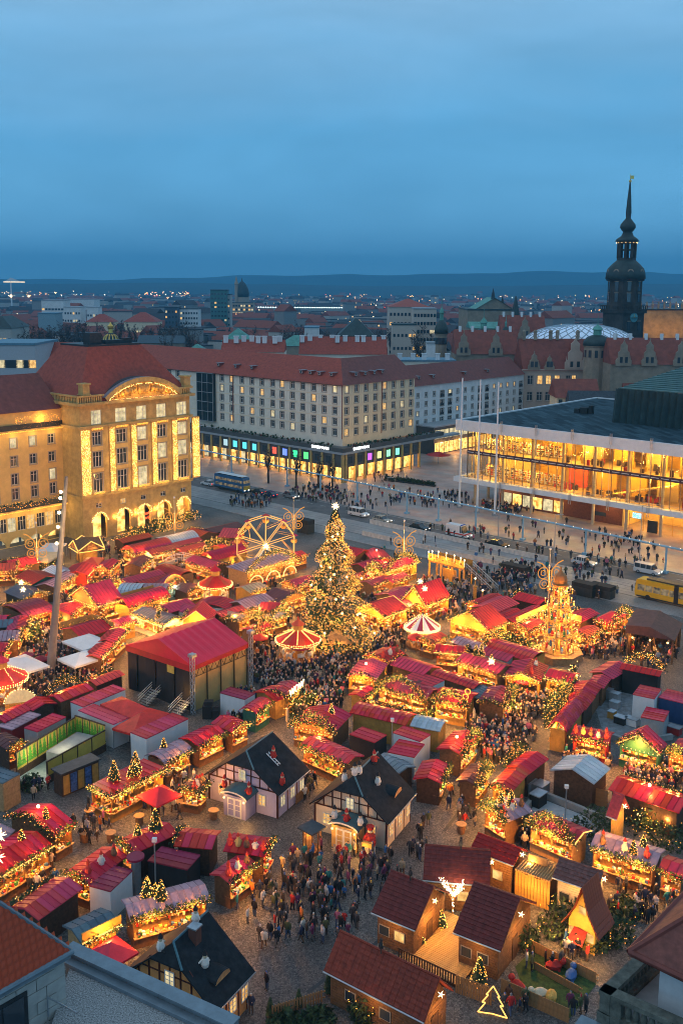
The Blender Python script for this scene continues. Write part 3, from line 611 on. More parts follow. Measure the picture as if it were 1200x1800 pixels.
# corner block with the music shop
BAND = mat('arcade_stone_dark', (0.085, 0.085, 0.085), 0.4, var=0.2, scale=0.5)
SILW = glow('sign_white', (0.95, 0.97, 1.0), 3.2, False)
def corner_block():
 P = at(601, 846); Z = lambda py: zat(P, py); rr = random.Random(9)
 Lr = alongpx(P, V, 727); Ll = 108.0; z1, z2, ze = Z(795), Z(772), Z(677)
 root = thing('apartment_block', 'pale corner apartment block over a dark arcade with coloured shop windows', 'building', P, ANG_U)
 Wd = 17.0; fl = (ze-z2)/5.0; b = MB(); Fl = FM(-Ll, 0); Fr = FM(0, 0, 0, True)
 fpx = [588, 569.5, 551, 532, 514, 496, 479.5, 461, 443.5, 426, 408, 391]
 xl = [Ll+alongpx(P, U, px) for px in fpx]; st = (xl[0]-xl[-1])/(len(xl)-1); xl += [xl[-1]-st*(i+5) for i in range(8)]
 xl = [x for x in xl if x > 1.5]
 n = 8; xr = [1.7+(Lr-3.4)*i/(n-1) for i in range(n)]
 rows = [(z2+fl*k+0.75, z2+fl*k+0.75+fl*0.62) for k in range(5)]
 opl = [(x-0.8, x+0.8, a, c) for x in xl for a, c in rows]; opr = [(x-0.8, x+0.8, a, c) for x in xr for a, c in rows]
 wall_face(b, Fl, Ll, ze, opl, 0.3, 0, z2-2); wall_face(b, Fr, Lr, ze, opr, 0.3, 1, z2-2)
 b.quad((0, Lr, 0), (-Wd, Lr, 0), (-Wd, Lr, ze), (0, Lr, ze)); b.build('wall', [PLAST, PLASTW], root)
 windows(root, Fl, opl, 'cs', 0.13, rr, (PANEW, PANEC)); windows(root, Fr, opr, 'cs', 0.14, rr, (PANEW, PANEC))
 c = MB()
 for k in range(1, 5): c.box(-Ll, 0.05, -0.05, 0, z2+fl*k-0.05, z2+fl*k+0.1); c.box(0, 0.05, 0.05, Lr, z2+fl*k-0.05, z2+fl*k+0.1)
 for x in (-0.05, -Ll*0.42): c.box(x-0.09, x+0.09, -0.2, -0.06, z2, ze, 1)
 c.box(0.0, 0.18, Lr*0.52, Lr*0.52+0.15, z2, ze, 1)
 c.build('string_course', [PLASTW, ROOFB], root)
 x0 = Ll+alongpx(P, U, 352); x1 = Ll+alongpx(P, U, 380); s = MB(); s.box(x0-Ll, x1-Ll, -1.2, -0.02, z2, ze-0.3); tw = s.build('stair_tower', mat('tower_glass', (0.03, 0.05, 0.06), 0.1, 0.3, var=0.3, scale=0.3), root)
 s = MB()
 for k in range(6): s.box(x0-Ll-0.05, x1-Ll+0.05, -1.28, -1.2, z2+fl*k-0.15, z2+fl*k)
 for k in range(4): xx = x0-Ll+(x1-x0)*k/3; s.box(xx-0.06, xx+0.06, -1.30, -1.22, z2, ze-0.3)
 s.build('glazing_bars', GREYP, tw)
 pj = 2.6; b = MB(); b.box(-Ll, pj, -pj, 0, z1-0.25, z1+0.35); b.box(0, pj, 0, Lr+20, z1-0.25, z1+0.35); b.build('canopy', GREYP, root)
 b = MB(); b.box(-Ll, pj-0.2, -pj+0.2, 0, z1+0.35, z1+1.5); b.box(0, pj-0.2, 0, Lr+12, z1+0.35, z1+1.5); b.build('planter_terrace', BAND, root)
 zm = 4.3; b = MB(); b.box(-Ll, pj-0.5, -pj+0.5, -pj+0.9, zm, z1-0.25); b.box(pj-0.9, pj-0.5, -pj+0.9, Lr+1, zm, z1-0.25); b.build('fascia', BAND, root)
 b = MB(); b.box(-Ll, 0, 0.6, 1.0, 0, zm); b.box(-1.2, -0.8, 1.0, Lr, 0, zm); b.build('shop_wall', BAND, root)
 pil = MB(); pil.box(-0.32, 0.32, -0.32, 0.32, 0, z1-0.25); pm = pil.mesh('pillar', [SAND]); nl = len(fpx)+8
 for i in range(20):
  x = -1.2-i*st
  if x > -Ll: put('pillar', pm, root, (x, -pj+0.45, 0))
 for i in range(9):
  put('pillar', pm, root, (pj-0.45, -1.0+i*(Lr+1)/8, 0))
 put('pillar', pm, root, (pj-0.45, -pj+0.45, 0))
 cols = {2: (0.1, 1, 0.2), 3: (0.05, 0.8, 0.3), 4: (0.15, 0.25, 1), 5: (1, 0.1, 0.06), 7: (0.1, 0.6, 0.8), 8: (0.1, 0.65, 0.8), 9: (0.1, 0.6, 0.75), 10: (0.3, 0.45, 0.5)}
 for i in range(19):
  x = -1.2-(i+0.5)*st; p = MB(); p.box(x-st*0.36, x+st*0.36, 0.5, 0.59, 0.25, zm-0.5); p.build('shop_window', PANEG if i < 8 else (PANEC if i % 2 else PANEG), root)
  q = MB(); q.box(x-st*0.2, x+st*0.2, -pj+0.42, -pj+0.49, zm+0.9, z1-1.1)
  q.build('display_window', glow('display_%d' % i, cols[i], 1.6, False) if i in cols else PANE, root)
 colr = {4: (0.5, 0.12, 0.8), 5: (0.8, 0.9, 0.25), 6: (0.25, 0.95, 0.4), 7: (0.2, 1, 0.5)}; sr = (Lr+1)/8
 for i in range(8):
  y = -1.0+(i+0.5)*sr; p = MB(); p.box(-0.79, -0.7, y-sr*0.36, y+sr*0.36, 0.25, zm-0.5); p.build('shop_window', PANEG, root)
  q = MB(); j = i+2; q.box(pj-0.49, pj-0.42, y-sr*0.2, y+sr*0.2, zm+0.9, z1-1.1); q.build('display_window', glow('display_r%d' % j, colr[j], 1.7, False) if j in colr else PANE, root)
 for i in range(0, 16, 2): lamp('arcade_lamp', root, (-1.2-(i+0.5)*st, -0.6, 3.6), 260)
 for i in range(0, 8, 2): lamp('arcade_lamp', root, (0.8, -1.0+(i+0.5)*sr, 3.6), 260)
 sg = thing('shop_sign', 'white illuminated SILBERMANN lettering left of the corner above the arcade', 'sign', P, ANG_U); text('SILBERMANN', 1.15, sg, face_m((-6.2, -pj+0.12, z1+0.95), 0), SILW, 0.05)
 sg = thing('shop_sign', 'white illuminated SILBERMANN lettering right of the corner above the arcade', 'sign', P, ANG_U); text('SILBERMANN', 1.15, sg, face_m((pj-0.12, 5.2, z1+0.95), math.pi/2), SILW, 0.05)
 pl = MB()
 for i in range(260):
  if rr.random() < 0.6: c0 = (-rr.uniform(2, Ll*0.6), -rr.uniform(0.5, 2.2), z1+1.5+rr.uniform(0, 0.7))
  else: c0 = (rr.uniform(0.3, 2.2), rr.uniform(2, Lr+8), z1+1.5+rr.uniform(0, 0.5))
  pl.octa(c0, rr.uniform(0.2, 0.5), 0 if rr.random() < 0.8 else 1)
 pl.build('terrace_plants', [FIR, mat('autumn_leaf', (0.16, 0.05, 0.03), 0.9)], root)
 h = 6.6; ov = 0.7; r = MB(); zz = ze
 A = (ov, -ov); I = (-Wd/2, Wd/2)
 r.quad((-Ll, -ov, zz), (ov, -ov, zz), (-Wd/2, Wd/2, zz+h), (-Ll, Wd/2, zz+h), 0); r.quad((ov, -ov, zz), (ov, Lr+ov, zz), (-Wd/2, Lr+ov, zz+h), (-Wd/2, Wd/2, zz+h), 1)
 r.quad((-Ll, Wd/2, zz+h), (-Wd/2, Wd/2, zz+h), (-Wd, Wd, zz), (-Ll, Wd, zz), 0); r.quad((-Wd/2, Wd/2, zz+h), (-Wd/2, Lr+ov, zz+h), (-Wd, Lr+ov, zz), (-Wd, Wd, zz), 1)
 r.tri((ov, Lr+ov, zz), (-Wd, Lr+ov, zz), (-Wd/2, Lr+ov, zz+h), 1); r.quad((ov, -ov, zz-0.15), (-Ll, -ov, zz-0.15), (-Ll, 0, zz-0.15), (ov, 0, zz-0.15))
 r.build('roof', [ROOFR, ROOFB], root)
 for px in (575, 554, 538, 522, 436, 408, 378):
  x = alongpx(P, U, px); dormer(root, Matrix.Translation((x, 1.6, zz+2.0)))
 for px in (632, 648, 664, 678): dormer(root, Matrix.Translation((-1.6, alongpx(P, V, px), zz+2.0)) @ ROT90)
 foot(P-U*Ll-V*pj, ANG_U, Ll, 20); foot(P, ANG_V, Lr, 12)
 # ---- grey white wing to the right, set back
 D2 = at_d(728, 700, 322); Q = Vector((D2.x, D2.y, 0)); Z2 = lambda py: zat(Q, py); ze2 = Z2(679); L2 = alongpx(Q, V, 918)
 rt = thing('apartment_block', 'grey white apartment wing with paired balconies behind the flagpoles', 'building', Q, ANG_U)
 n = 15; xs = [1.8+(L2-3.6)*i/(n-1) for i in range(n)]; zl = 8.2; fl = (ze2-zl)/4.6; b = MB()
 bal = {3, 4, 8, 9, 14}
 ops = []
 for i, x in enumerate(xs):
  for k in range(4):
   w = 1.0 if i in bal else 0.6; ops.append((x-w, x+w, zl+fl*k+(0.3 if i in bal else 0.9), zl+fl*k+fl*0.8))
 wall_face(b, Fr, L2, ze2, ops, 0.4, 0); b.quad((-14, 0, 0), (0, 0, 0), (0, 0, ze2), (-14, 0, ze2)); b.quad((0, L2, 0), (-14, L2, 0), (-14, L2, ze2), (0, L2, ze2)); b.build('wall', PLASTG, rt)
 windows(rt, Fr, ops, 'cs', 0.16, rr, (PANEW, PANEC))
 rl = MB()
 for o in ops:
  if o[1]-o[0] > 1.5: rl.box(o[0]-0.1, o[1]+0.1, -0.12, -0.05, o[2], o[2]+0.9, 0, Fr)
 rl.build('balcony_railing', DARKM, rt)
 r = MB(); r.extr([(0.7, ze2), (-7, ze2+6.2), (-14.7, ze2)], -0.3, L2+0.3, 0); r.build('roof', ROOFB, rt)
 for y in (4, 12, 30, 44): dormer(rt, Matrix.Translation((-1.4, min(y, L2-3), ze2+1.9)) @ ROT90)
 S = at_d(762, 780, 318); S = Vector((S.x, S.y, 0)); hs = zat(S, 752)
 ro = thing('shop_pavilion', 'low two storey shop building with a golden lit ground floor', 'building', S, ANG_U)
 b = MB(); b.box(-12, 0, 0, 34, 0, hs); b.build('wall', BAND, ro); g = MB(); g.box(-12.3, 0.4, -0.3, 34.3, hs, hs+0.4); g.build('roof', GREYP, ro)
 op = [(0.6+i*2.6, 2.8+i*2.6, 0.4, 3.9) for i in range(12)]+[(0.6+i*2.6, 2.8+i*2.6, 5.2, hs-1.0) for i in range(12)]
 for o in op:
  p = MB(); p.box(0.02, 0.10, o[0], o[1], o[2], o[3]); p.build('window', PANEG if o[2] < 2 else PANEC, ro)
 lamp('shop_glow', ro, (3, 8, 3), 400); lamp('shop_glow', ro, (3, 18, 3), 400); foot(S, ANG_V, 34, 12)
corner_block()
# concert hall with the glowing glass front
def concert_hall():
 P = at(797, 884); Z = lambda py: zat(P, py); rr = random.Random(4)
 zb, zp, zr = Z(836)+0.0, Z(748), Z(737); L = 104.0; W = 72.0
 root = thing('concert_hall', 'flat roofed concert hall with glowing glass front and white fascia', 'building', P, ANG_U)
 RD = slab_mat('roof_felt', [(0.015, 0.032, 0.044), (0.055, 0.10, 0.125)], 7.0, 1.3, 0.7)
 q = RD.node_tree.nodes['Principled BSDF']; q.inputs['Roughness'].default_value = 0.85; q.inputs['Specular IOR Level'].default_value = 0.15; b = MB(); b.box(0.6, L, 0.6, W, zr-0.5, zr-0.3); b.build('roof', RD, root)
 b = MB(); b.box(0, L, 0, 0.6, zp-1.0, zr); b.box(0, 0.6, 0.6, W, zp-1.0, zr); b.box(0.6, L, W-0.6, W, zp-1, zr); b.build('parapet', WHITE, root)
 b = MB(); b.box(0.6, L, 0.6, W, zp-1.0, zp-0.7); b.build('ceiling_slab', WHITE, root)
 b = MB(); b.box(0, L, -0.4, 1.2, zb-1.3, zb-0.1); b.box(0, 1.2, 1.2, W, zb-1.3, zb-0.1); b.build('balcony_fascia', WHITE, root)
 b = MB(); b.box(1.2, L, 1.2, W, zb-1.0, zb-0.6); b.build('floor_slab', mat('hall_floor', (0.50, 0.34, 0.16), 0.4), root)
 zm = (zb+zp)/2; b = MB(); b.box(2.4, L, 2.2, 16, zm-0.45, zm-0.05); b.build('floor_slab', MATS['hall_floor'], root)
 b = MB()
 for z in (0.35, 0.7, 1.0): b.box(0.2, L, -0.3, -0.24, zb-0.1+z-0.03, zb-0.1+z+0.03); b.box(0.1, 0.16, 0.2, W, zb-0.1+z-0.03, zb-0.1+z+0.03)
 for i in range(48): b.box(0.2+i*2.1, 0.26+i*2.1, -0.3, -0.24, zb-0.1, zb+0.95)
 b.build('balcony_railing', STEEL, root)
 OR = mat('hall_wood_orange', (0.62, 0.35, 0.05), 0.5, var=0.2, scale=0.3); YL = mat('hall_wood_yellow', (0.72, 0.52, 0.18), 0.5, var=0.15, scale=0.3); RD2 = mat('hall_red', (0.50, 0.08, 0.03), 0.5)
 b = MB(); b.box(14, L, 15.5, 16, zb-0.6, zp-1.0, 0); b.box(4, 14, 13.5, 14, zb-0.6, zp-1, 1); b.build('back_wall', [OR, YL], root)
 b = MB()
 for i in range(10): b.box(26+i*7.5, 31+i*7.5, 11, 11.4, zb-0.55, zm-0.6, 2 if i < 1 else (0 if i % 3 else 1)); b.box(22+i*8, 27+i*8, 10, 10.5, zm, zp-1.2, i % 2)
 b.build('inner_wall', [OR, YL, RD2], root)
 b = MB()
 for i in range(18): b.box(38+i*0.9, 38.9+i*0.9, 6, 9, zb-0.5+i*0.25, zb-0.3+i*0.25); b.box(76+i*0.9, 76.9+i*0.9, 6, 9, zm-0.5-i*0.25, zm-0.3-i*0.25)
 b.build('staircase', YL, root)
 b = MB()
 for z0 in (zb-0.5, zm):
  for i in range(9):
   x = 4.5+i*2.4
   for k in range(5): b.box(x, x+1.9, 7.5, 8.0, z0+0.35+k*0.55, z0+0.42+k*0.55, 0)
   b.box(x, x+0.06, 7.5, 8, z0, z0+2.9, 0)
   for k in range(5):
    for j in range(6):
     if rr.random() < 0.8: b.box(x+0.1+j*0.3, x+0.32+j*0.3, 7.55, 7.9, z0+0.42+k*0.55, z0+0.42+k*0.55+rr.uniform(0.25, 0.42), rr.choice([1, 2, 3, 0]))
 b.build('bookshelf', [WHITE, YL, mat('book_dark', (0.1, 0.07, 0.06)), RD2], root)['kind'] = 'stuff'
 b = MB()
 for i in range(140):
  x = rr.uniform(24, L-4); z0 = zb-0.55 if rr.random() < 0.5 else zm; y = rr.uniform(4, 10); h = rr.uniform(0.7, 1.5); b.box(x, x+rr.uniform(0.4, 0.9), y, y+0.5, z0, z0+h, rr.choice([0, 0, 1, 2]))
 b.build('lobby_furniture', [mat('lobby_dark', (0.06, 0.04, 0.035)), OR, mat('lobby_red', (0.4, 0.03, 0.02))], root)['kind'] = 'stuff'
 TUB = glow('ceiling_light', (1.0, 0.62, 0.22), 14, True); b = MB()
 for z in (zm-0.5, zp-1.05):
  for i in range(24): b.box(4+i*4.2, 5.6+i*4.2, 4.2, 4.6, z-0.06, z); b.box(5+i*4.2, 6.6+i*4.2, 9.0, 9.4, z-0.06, z)
 b.build('ceiling_lights', TUB, root)
 for i in range(9):
  for z in (zm-1.6, zp-2.2): lamp('hall_lamp', root, (7+i*11.5, 6.0, z), 1450, (1.0, 0.60, 0.10), 0.6)
 G = glass('hall_glass', (0.95, 0.9, 0.8), 0.06); n = 44; st = (L-2.4)/n
 pa = MB(); pa.quad((0.06, 0, 0.05), (st-0.06, 0, 0.05), (st-0.06, 0, zm-zb-0.35), (0.06, 0, zm-zb-0.35)); pme = pa.mesh('pane', [G])
 pb = MB(); pb.quad((0.06, 0, 0.05), (st-0.06, 0, 0.05), (st-0.06, 0, zp-zm-1.3), (0.06, 0, zp-zm-1.3)); pmb = pb.mesh('pane', [G])
 mu = MB(); mu.box(-0.06, 0.06, -0.16, 0.1, 0, zp-zb-0.5); mm = mu.mesh('mullion', [mat('mullion_bronze', (0.30, 0.22, 0.14), 0.4, 0.4)])
 for i in range(n+1):
  x = 2.4+i*st; put('mullion', mm, root, (x, 2.2, zb-0.3))
  if i < n: put('pane', pme, root, (x, 2.2, zb-0.2)); put('pane', pmb, root, (x, 2.2, zm+0.35))
 for i in range(12): put('mullion', mm, root, (2.4, 2.2+i*2.0, zb-0.3)); q = put('pane', pme, root, (2.35, 2.2+(i+0.0)*2.0, zb-0.2)); q.rotation_euler = (0, 0, math.pi/2); q.scale = (2.0/st, 1, 1); q = put('pane', pmb, root, (2.35, 2.2+i*2.0, zm+0.35)); q.rotation_euler = (0, 0, math.pi/2); q.scale = (2.0/st, 1, 1)
 b = MB(); b.box(2.3, L, 1.98, 2.14, zm-0.65, zm+0.3); b.build('spandrel_band', mat('plum_band', (0.055, 0.03, 0.045), 0.4), root)
 b = MB()
 for i in range(n): b.box(2.3+i*st+0.25, 2.3+(i+1)*st-0.25, 1.93, 1.975, zm-0.25, zm-0.12)
 b.build('band_strip', WHITE, root)
 co = MB(); co.cyl((0, 0, 0), (0, 0, zp-0.9), 0.38, n=10); cm = co.mesh('column', [mat('column_stone', (0.55, 0.45, 0.30), 0.6)])
 for i in range(13): put('column', cm, root, (4.2+i*8.2, 3.2, 0.1))
 for i in range(5): put('column', cm, root, (3.0, 11+i*8.2, 0.1))
 b = MB(); b.box(9.0, 43, 6.5, 20, 0.1, zb-1.0, 0); b.build('brick_base', mat('brick_brown', (0.17, 0.06, 0.035), 0.8, var=0.25, scale=2), root)
 for i in range(6):
  p = MB(); p.box(10.4+i*2.9, 12.9+i*2.9, 6.42, 6.48, 0.6, 3.4); p.build('shop_window', PANEG if i % 2 else PANEC, root)
 p = MB(); p.box(35.2, 38.6, 6.42, 6.48, 1.6, 2.5); p.build('ticket_window', PANE, root)
 gw = MB(); gw.quad((0, 0, 0), (3.3, 0, 0), (3.3, 0, zb-1.2), (0, 0, zb-1.2)); gm = gw.mesh('foyer_pane', [G]); bar = MB(); bar.box(-0.06, 0.06, -0.05, 0.05, 0, zb-1.1); bar.box(0, 3.4, -0.04, 0.04, 2.6, 2.7); bm = bar.mesh('foyer_frame', [GOLDY])
 for i in range(17): x = 45+i*3.4; put('foyer_pane', gm, root, (x, 5.2, 0.1)); put('foyer_frame', bm, root, (x, 5.2, 0.1))
 b = MB(); b.box(43, L, 15, 15.4, 0.1, zb-1, 0); b.box(42.9, 43.3, 6, 15, 0.1, zb-1, 0); b.build('foyer_wall', YL, root)
 b = MB()
 for x in (49.5, 61, 74, 76.6): b.box(x, x+2.3, 4.9, 5.1, 0.12, 2.9)
 b.build('entrance_door', DARKM, root)
 for i in range(5): lamp('foyer_lamp', root, (48+i*11, 9, 4.5), 1000, (1.0, 0.58, 0.15), 0.5)
 for i in range(5): lamp('canopy_lamp', root, (12+i*14, 3.5, zb-1.7), 260, (1.0, 0.6, 0.2), 0.2)
 sc_ = MB(); sc_.box(46.0, 48.0, 4.6, 4.75, 2.9, 4.1); sc_.build('info_screen', lit_pane('screen_blue', (0.05, 0.3, 0.5), (0.5, 0.95, 1.0), 2.0, 3.0), root)
 for i in range(9):
  b = MB(); x = 14+i*9.5
  for z in (zr, zb-0.6):
   for dx in (-0.25, 0.25): b.box(x+dx-0.05, x+dx+0.05, -0.75, -0.65, z-1.6, z+0.9)
  b.box(x-0.03, x+0.03, -0.72, -0.66, zb-1.5, zr+0.9); b.build('hoist_rail', STEEL, root)
 b = MB(); M = at_d(1018, 725, 262); d = M-P; x0, y0 = d.dot(U), d.dot(V)
 b.box(x0, x0+2.2, y0, y0+1.4, zr-0.3, zr+1.3); b.box(x0-1.6, x0-0.2, y0, y0+1.2, zr-0.3, zr+0.9); b.box(x0+2.4, x0+3.4, y0+0.4, y0+1.6, zr-0.3, zr+1.9); b.build('roof_vent', BLACK, root)
 Hp = at(1072, 742, zr-0.3)-P; hx, hy = Hp.dot(U), Hp.dot(V); hz = zr+8.0; w = MB(); n = 46; pts = []
 L2 = L-hx+6; ya = hy
 for i in range(n*2+1): pts.append((hx+L2*i/(2*n), ya+(0.0 if i % 2 else 0.9)))
 back = hy+34
 for p, q in zip(pts, pts[1:]): w.quad((p[0], p[1], zr-0.3), (q[0], q[1], zr-0.3), (q[0], q[1]+1.2, hz), (p[0], p[1]+1.2, hz))
 m2 = 30; side = [(hx+(0.0 if i % 2 else 0.9), ya+0.9+(back-ya-0.9)*i/m2) for i in range(m2+1)]
 for p, q in zip(side, side[1:]): w.quad((q[0], q[1], zr-0.3), (p[0], p[1], zr-0.3), (p[0]+0.3, p[1]+0.6, hz), (q[0]+0.3, q[1]+0.6, hz))
 w.build('copper_wall', COPPERD, root); r = MB(); k = 16
 for i in range(k):
  y0, y1 = ya+2.0+(back-ya-2)*i/k, ya+2.0+(back-ya-2)*(i+1)/k; z0 = hz+4.6*i/k; z1 = hz+4.6*(i+1)/k; xx = hx+0.9+4.5*(i/k); x2 = hx+0.9+4.5*((i+1)/k)
  r.quad((xx, y0, z0+0.25), (L+6, y0, z0+0.25), (L+6, y1, z1), (x2, y1, z1)); r.quad((xx, y0, z0), (L+6, y0, z0), (L+6, y0, z0+0.25), (xx, y0, z0+0.25)); r.tri((xx, y0, z0), (x2, y1, z1), (hx+0.4, y1, hz-0.2)); r.tri((xx, y0, z0), (hx+0.4, y1, hz-0.2), (hx+0.4, y0, hz-0.2))
 r.build('copper_roof', mat('copper_seamed', (0.07, 0.145, 0.135), 0.55, var=0.2, scale=0.4), root)
 foot(P+V*5, ANG_U, L, 60)
concert_hall()
# SKYLINE
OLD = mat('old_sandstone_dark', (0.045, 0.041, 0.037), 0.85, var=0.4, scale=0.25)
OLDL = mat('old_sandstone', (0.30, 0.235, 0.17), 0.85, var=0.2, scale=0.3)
TILER = mat('castle_tiles', (0.24, 0.062, 0.04), 0.8, var=0.2, scale=0.5)
def far_block(label, px0, px1, ytop, D, depth, wall, roof=None, rk='flat', rise=3.0, rows=3, cols=8, lit=0.15, ww=1.3, wh=1.7, cat='building', name='city_building', rr=R, z0=None, windows_on=True, pane=None):
 a, c = at_d(px0, 540, D), at_d(px1, 540, D); w = c.x-a.x; P = Vector((a.x, D, 0)); h = zat(P, ytop)-(rise if rk in ('hip', 'gable') else 0)
 o = thing(name, label, cat, P); b = MB(); b.box(0, w, 0, depth, 0, h); b.build('wall', wall, o); r = MB()
 if rk == 'flat': r.box(-0.3, w+0.3, -0.3, depth+0.3, h, h+0.7)
 elif rk == 'gable': r.extr([(-0.6, h), (depth+0.6, h), (depth/2, h+rise)], -w-0.5, 0.5, 0, Matrix.Rotation(math.pi/2, 4, 'Z'))
 else:
  e = min(depth/2, w/2)*0.95; q = [(-0.6, -0.6), (w+0.6, -0.6), (w+0.6, depth+0.6), (-0.6, depth+0.6)]; t = [(e, e), (w-e, e), (w-e, depth-e), (e, depth-e)]
  for i in range(4): j = (i+1) % 4; r.quad((*q[i], h), (*q[j], h), (*t[j], h+rise), (*t[i], h+rise))
  r.quad(*[(*p, h+rise) for p in t])
 r.build('roof', roof or DARKM, o)
 if windows_on and rows*cols:
  k = ('far', ww, wh)
  if k not in _WC:
   m = MB(); m.box(-ww/2, ww/2, -0.12, 0.05, 0, wh); p = MB(); p.box(-ww/2, ww/2, -0.12, 0.05, 0, wh); _WC[k] = m.mesh('window', [PANE])
  zt = h-0.8; zb = max(2.0, (z0 if z0 is not None else h*0.25)); fh = (zt-zb)/rows
  for i in range(cols):
   for j in range(rows):
    x = w*(i+0.5)/cols; put('window', _WC[k], o, (x, 0, zb+fh*j+fh*0.2), 0, [(pane or rr.choice([PANEW, PANEC]))] if rr.random() < lit else None)
 return o, w, h
def spire(b, prof, n=8, mi=0, c=(0, 0, 0), rot=0.39): b.lathe(prof, n, c, mi, rot)
# tall castle tower
def castle_tower():
 D = 420.0; Z = lambda py: zat(Pt, py); p = at_d(1095, 560, D); Pt = Vector((p.x, D, 0)); k = D/FPX
 o = thing('castle_tower', 'tall dark castle tower with dome, lantern, onion and needle spire', 'tower', Pt)
 w = 33*k; b = MB(); zg = Z(541)
 M = Matrix.Rotation(0.5, 4, 'Z'); hw = w*0.74
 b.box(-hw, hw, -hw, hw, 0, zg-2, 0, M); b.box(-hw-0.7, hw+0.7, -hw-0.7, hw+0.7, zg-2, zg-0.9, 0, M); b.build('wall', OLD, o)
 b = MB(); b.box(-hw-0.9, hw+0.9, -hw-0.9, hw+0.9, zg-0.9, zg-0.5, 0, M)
 for i in range(14):
  t = -hw-0.8+(2*hw+1.6)*i/13
  for s in (-1, 1):
   b.box(t-0.15, t+0.15, s*(hw+0.7)-0.12, s*(hw+0.7)+0.12, zg-0.5, zg+0.8, 0, M); b.box(s*(hw+0.7)-0.12, s*(hw+0.7)+0.12, t-0.15, t+0.15, zg-0.5, zg+0.8, 0, M)
 for s in (-1, 1):
  b.box(-hw-0.9, hw+0.9, s*(hw+0.7)-0.2, s*(hw+0.7)+0.2, zg+0.8, zg+1.1, 0, M); b.box(s*(hw+0.7)-0.2, s*(hw+0.7)+0.2, -hw-0.9, hw+0.9, zg+0.8, zg+1.1, 0, M)
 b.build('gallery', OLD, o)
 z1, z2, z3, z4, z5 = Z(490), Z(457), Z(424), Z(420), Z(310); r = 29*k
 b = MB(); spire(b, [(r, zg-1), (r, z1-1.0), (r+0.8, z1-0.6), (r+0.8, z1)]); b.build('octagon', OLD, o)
 wn = MB(); wn.box(-0.75, 0.75, -0.2, 0.1, 0, 3.6); wn.box(-1.0, 1.0, -0.35, -0.1, 3.6, 3.9, 1); wme = wn.mesh('window', [PANE, OLDL])
 for i in range(8):
  a = 0.39+math.pi/8+i*math.pi/4-0.39+0.0; a = i*math.pi/4+0.39+math.pi/8; ra = r*math.cos(math.pi/8)
  for z in (zg+2.5, (zg+z1)/2+1.2): put('window', wme, o, (ra*math.cos(a), ra*math.sin(a), z), a+math.pi/2)
 b = MB(); dr = [(r+1.2, z1), (r+1.0, z1+(z2-z1)*.3), (r+0.4, z1+(z2-z1)*.55), (r*0.8, z1+(z2-z1)*.8), (r*0.55, z2), (0.5, z2+0.4)]
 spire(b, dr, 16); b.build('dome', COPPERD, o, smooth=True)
 cl = MB(); cl.cyl((0, -0.1, 0), (0, 0.1, 0), 1.5, n=16); cme = cl.mesh('dormer_window', [OLDL])
 for i in range(8):
  a = i*math.pi/4+0.39+math.pi/8; q = put('dormer_window', cme, o, ((r+0.5)*math.cos(a), (r+0.5)*math.sin(a), z1+(z2-z1)*.36), a+math.pi/2); q.scale = (0.85, 1, 0.85)
 b = MB(); rl = 14*k
 b.lathe([(rl+0.6, z2-0.2), (rl+0.4, z2+0.9)], 8, (0, 0, 0), 0, 0.39); b.lathe([(rl+0.5, z3-0.9), (rl+0.8, z3-0.3), (rl+0.9, z3)], 8, (0, 0, 0), 0, 0.39)
 for i in range(8): a = 0.39+i*math.pi/4; b.cyl((rl*math.cos(a), rl*math.sin(a), z2+0.8), (rl*math.cos(a), rl*math.sin(a), z3-0.8), 0.62, n=6)
 b.lathe([(rl+0.1, (z2+z3)/2+0.1), (rl+0.1, (z2+z3)/2+0.7)], 8, (0, 0, 0), 0, 0.39); b.build('lantern', OLD, o)
 g = MB()
 for i in range(16): a = i*math.pi/8; g.octa(((rl+0.9)*math.cos(a), (rl+0.9)*math.sin(a), z3-0.6), 0.16)
 g.build('lantern_lights', BULBW, o)
 b = MB(); zo = Z(403); zo2 = Z(386)
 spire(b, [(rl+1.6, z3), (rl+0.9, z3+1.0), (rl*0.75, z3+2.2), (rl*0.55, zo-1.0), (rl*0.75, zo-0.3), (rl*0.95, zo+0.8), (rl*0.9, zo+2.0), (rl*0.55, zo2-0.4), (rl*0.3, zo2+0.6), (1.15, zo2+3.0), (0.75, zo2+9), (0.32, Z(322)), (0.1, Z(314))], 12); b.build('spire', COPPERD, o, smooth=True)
 b = MB(); b.ball((0, 0, Z(318)), 0.6); b.box(0, 1.5, -0.05, 0.05, Z(312)-0.4, Z(312)+0.9); b.cyl((0, 0, Z(318)), (0, 0, Z(306)), 0.1, n=5); b.build('weather_vane', mat('gilt', (0.8, 0.5, 0.12), 0.3, 0.8), o)
 c = MB(); c.cyl((0, 0, 0), (0, 0.3, 0), 2.0, n=24); cf = c.build('clock_face', mat('clock_teal', (0.12, 0.35, 0.38), 0.5), o); q = M @ Vector((0, -hw-0.32, Z(557))); cf.location = q; cf.rotation_euler = (0, 0, 0.5)
 c = MB(); c.box(-0.08, 0.08, -0.06, -0.01, -0.2, 1.5); c.box(-0.1, 1.0, -0.06, -0.01, -0.08, 0.08); c.lathe([(1.85, 0), (2.1, 0)], 24); c.build('clock_hands', mat('gilt', (0, 0, 0)), cf)
 for s in (-0.45, 0.5):
  w_ = put('window', wme, o, M @ Vector((s*hw, -hw-0.02, zg-9)), 0.5)
castle_tower()
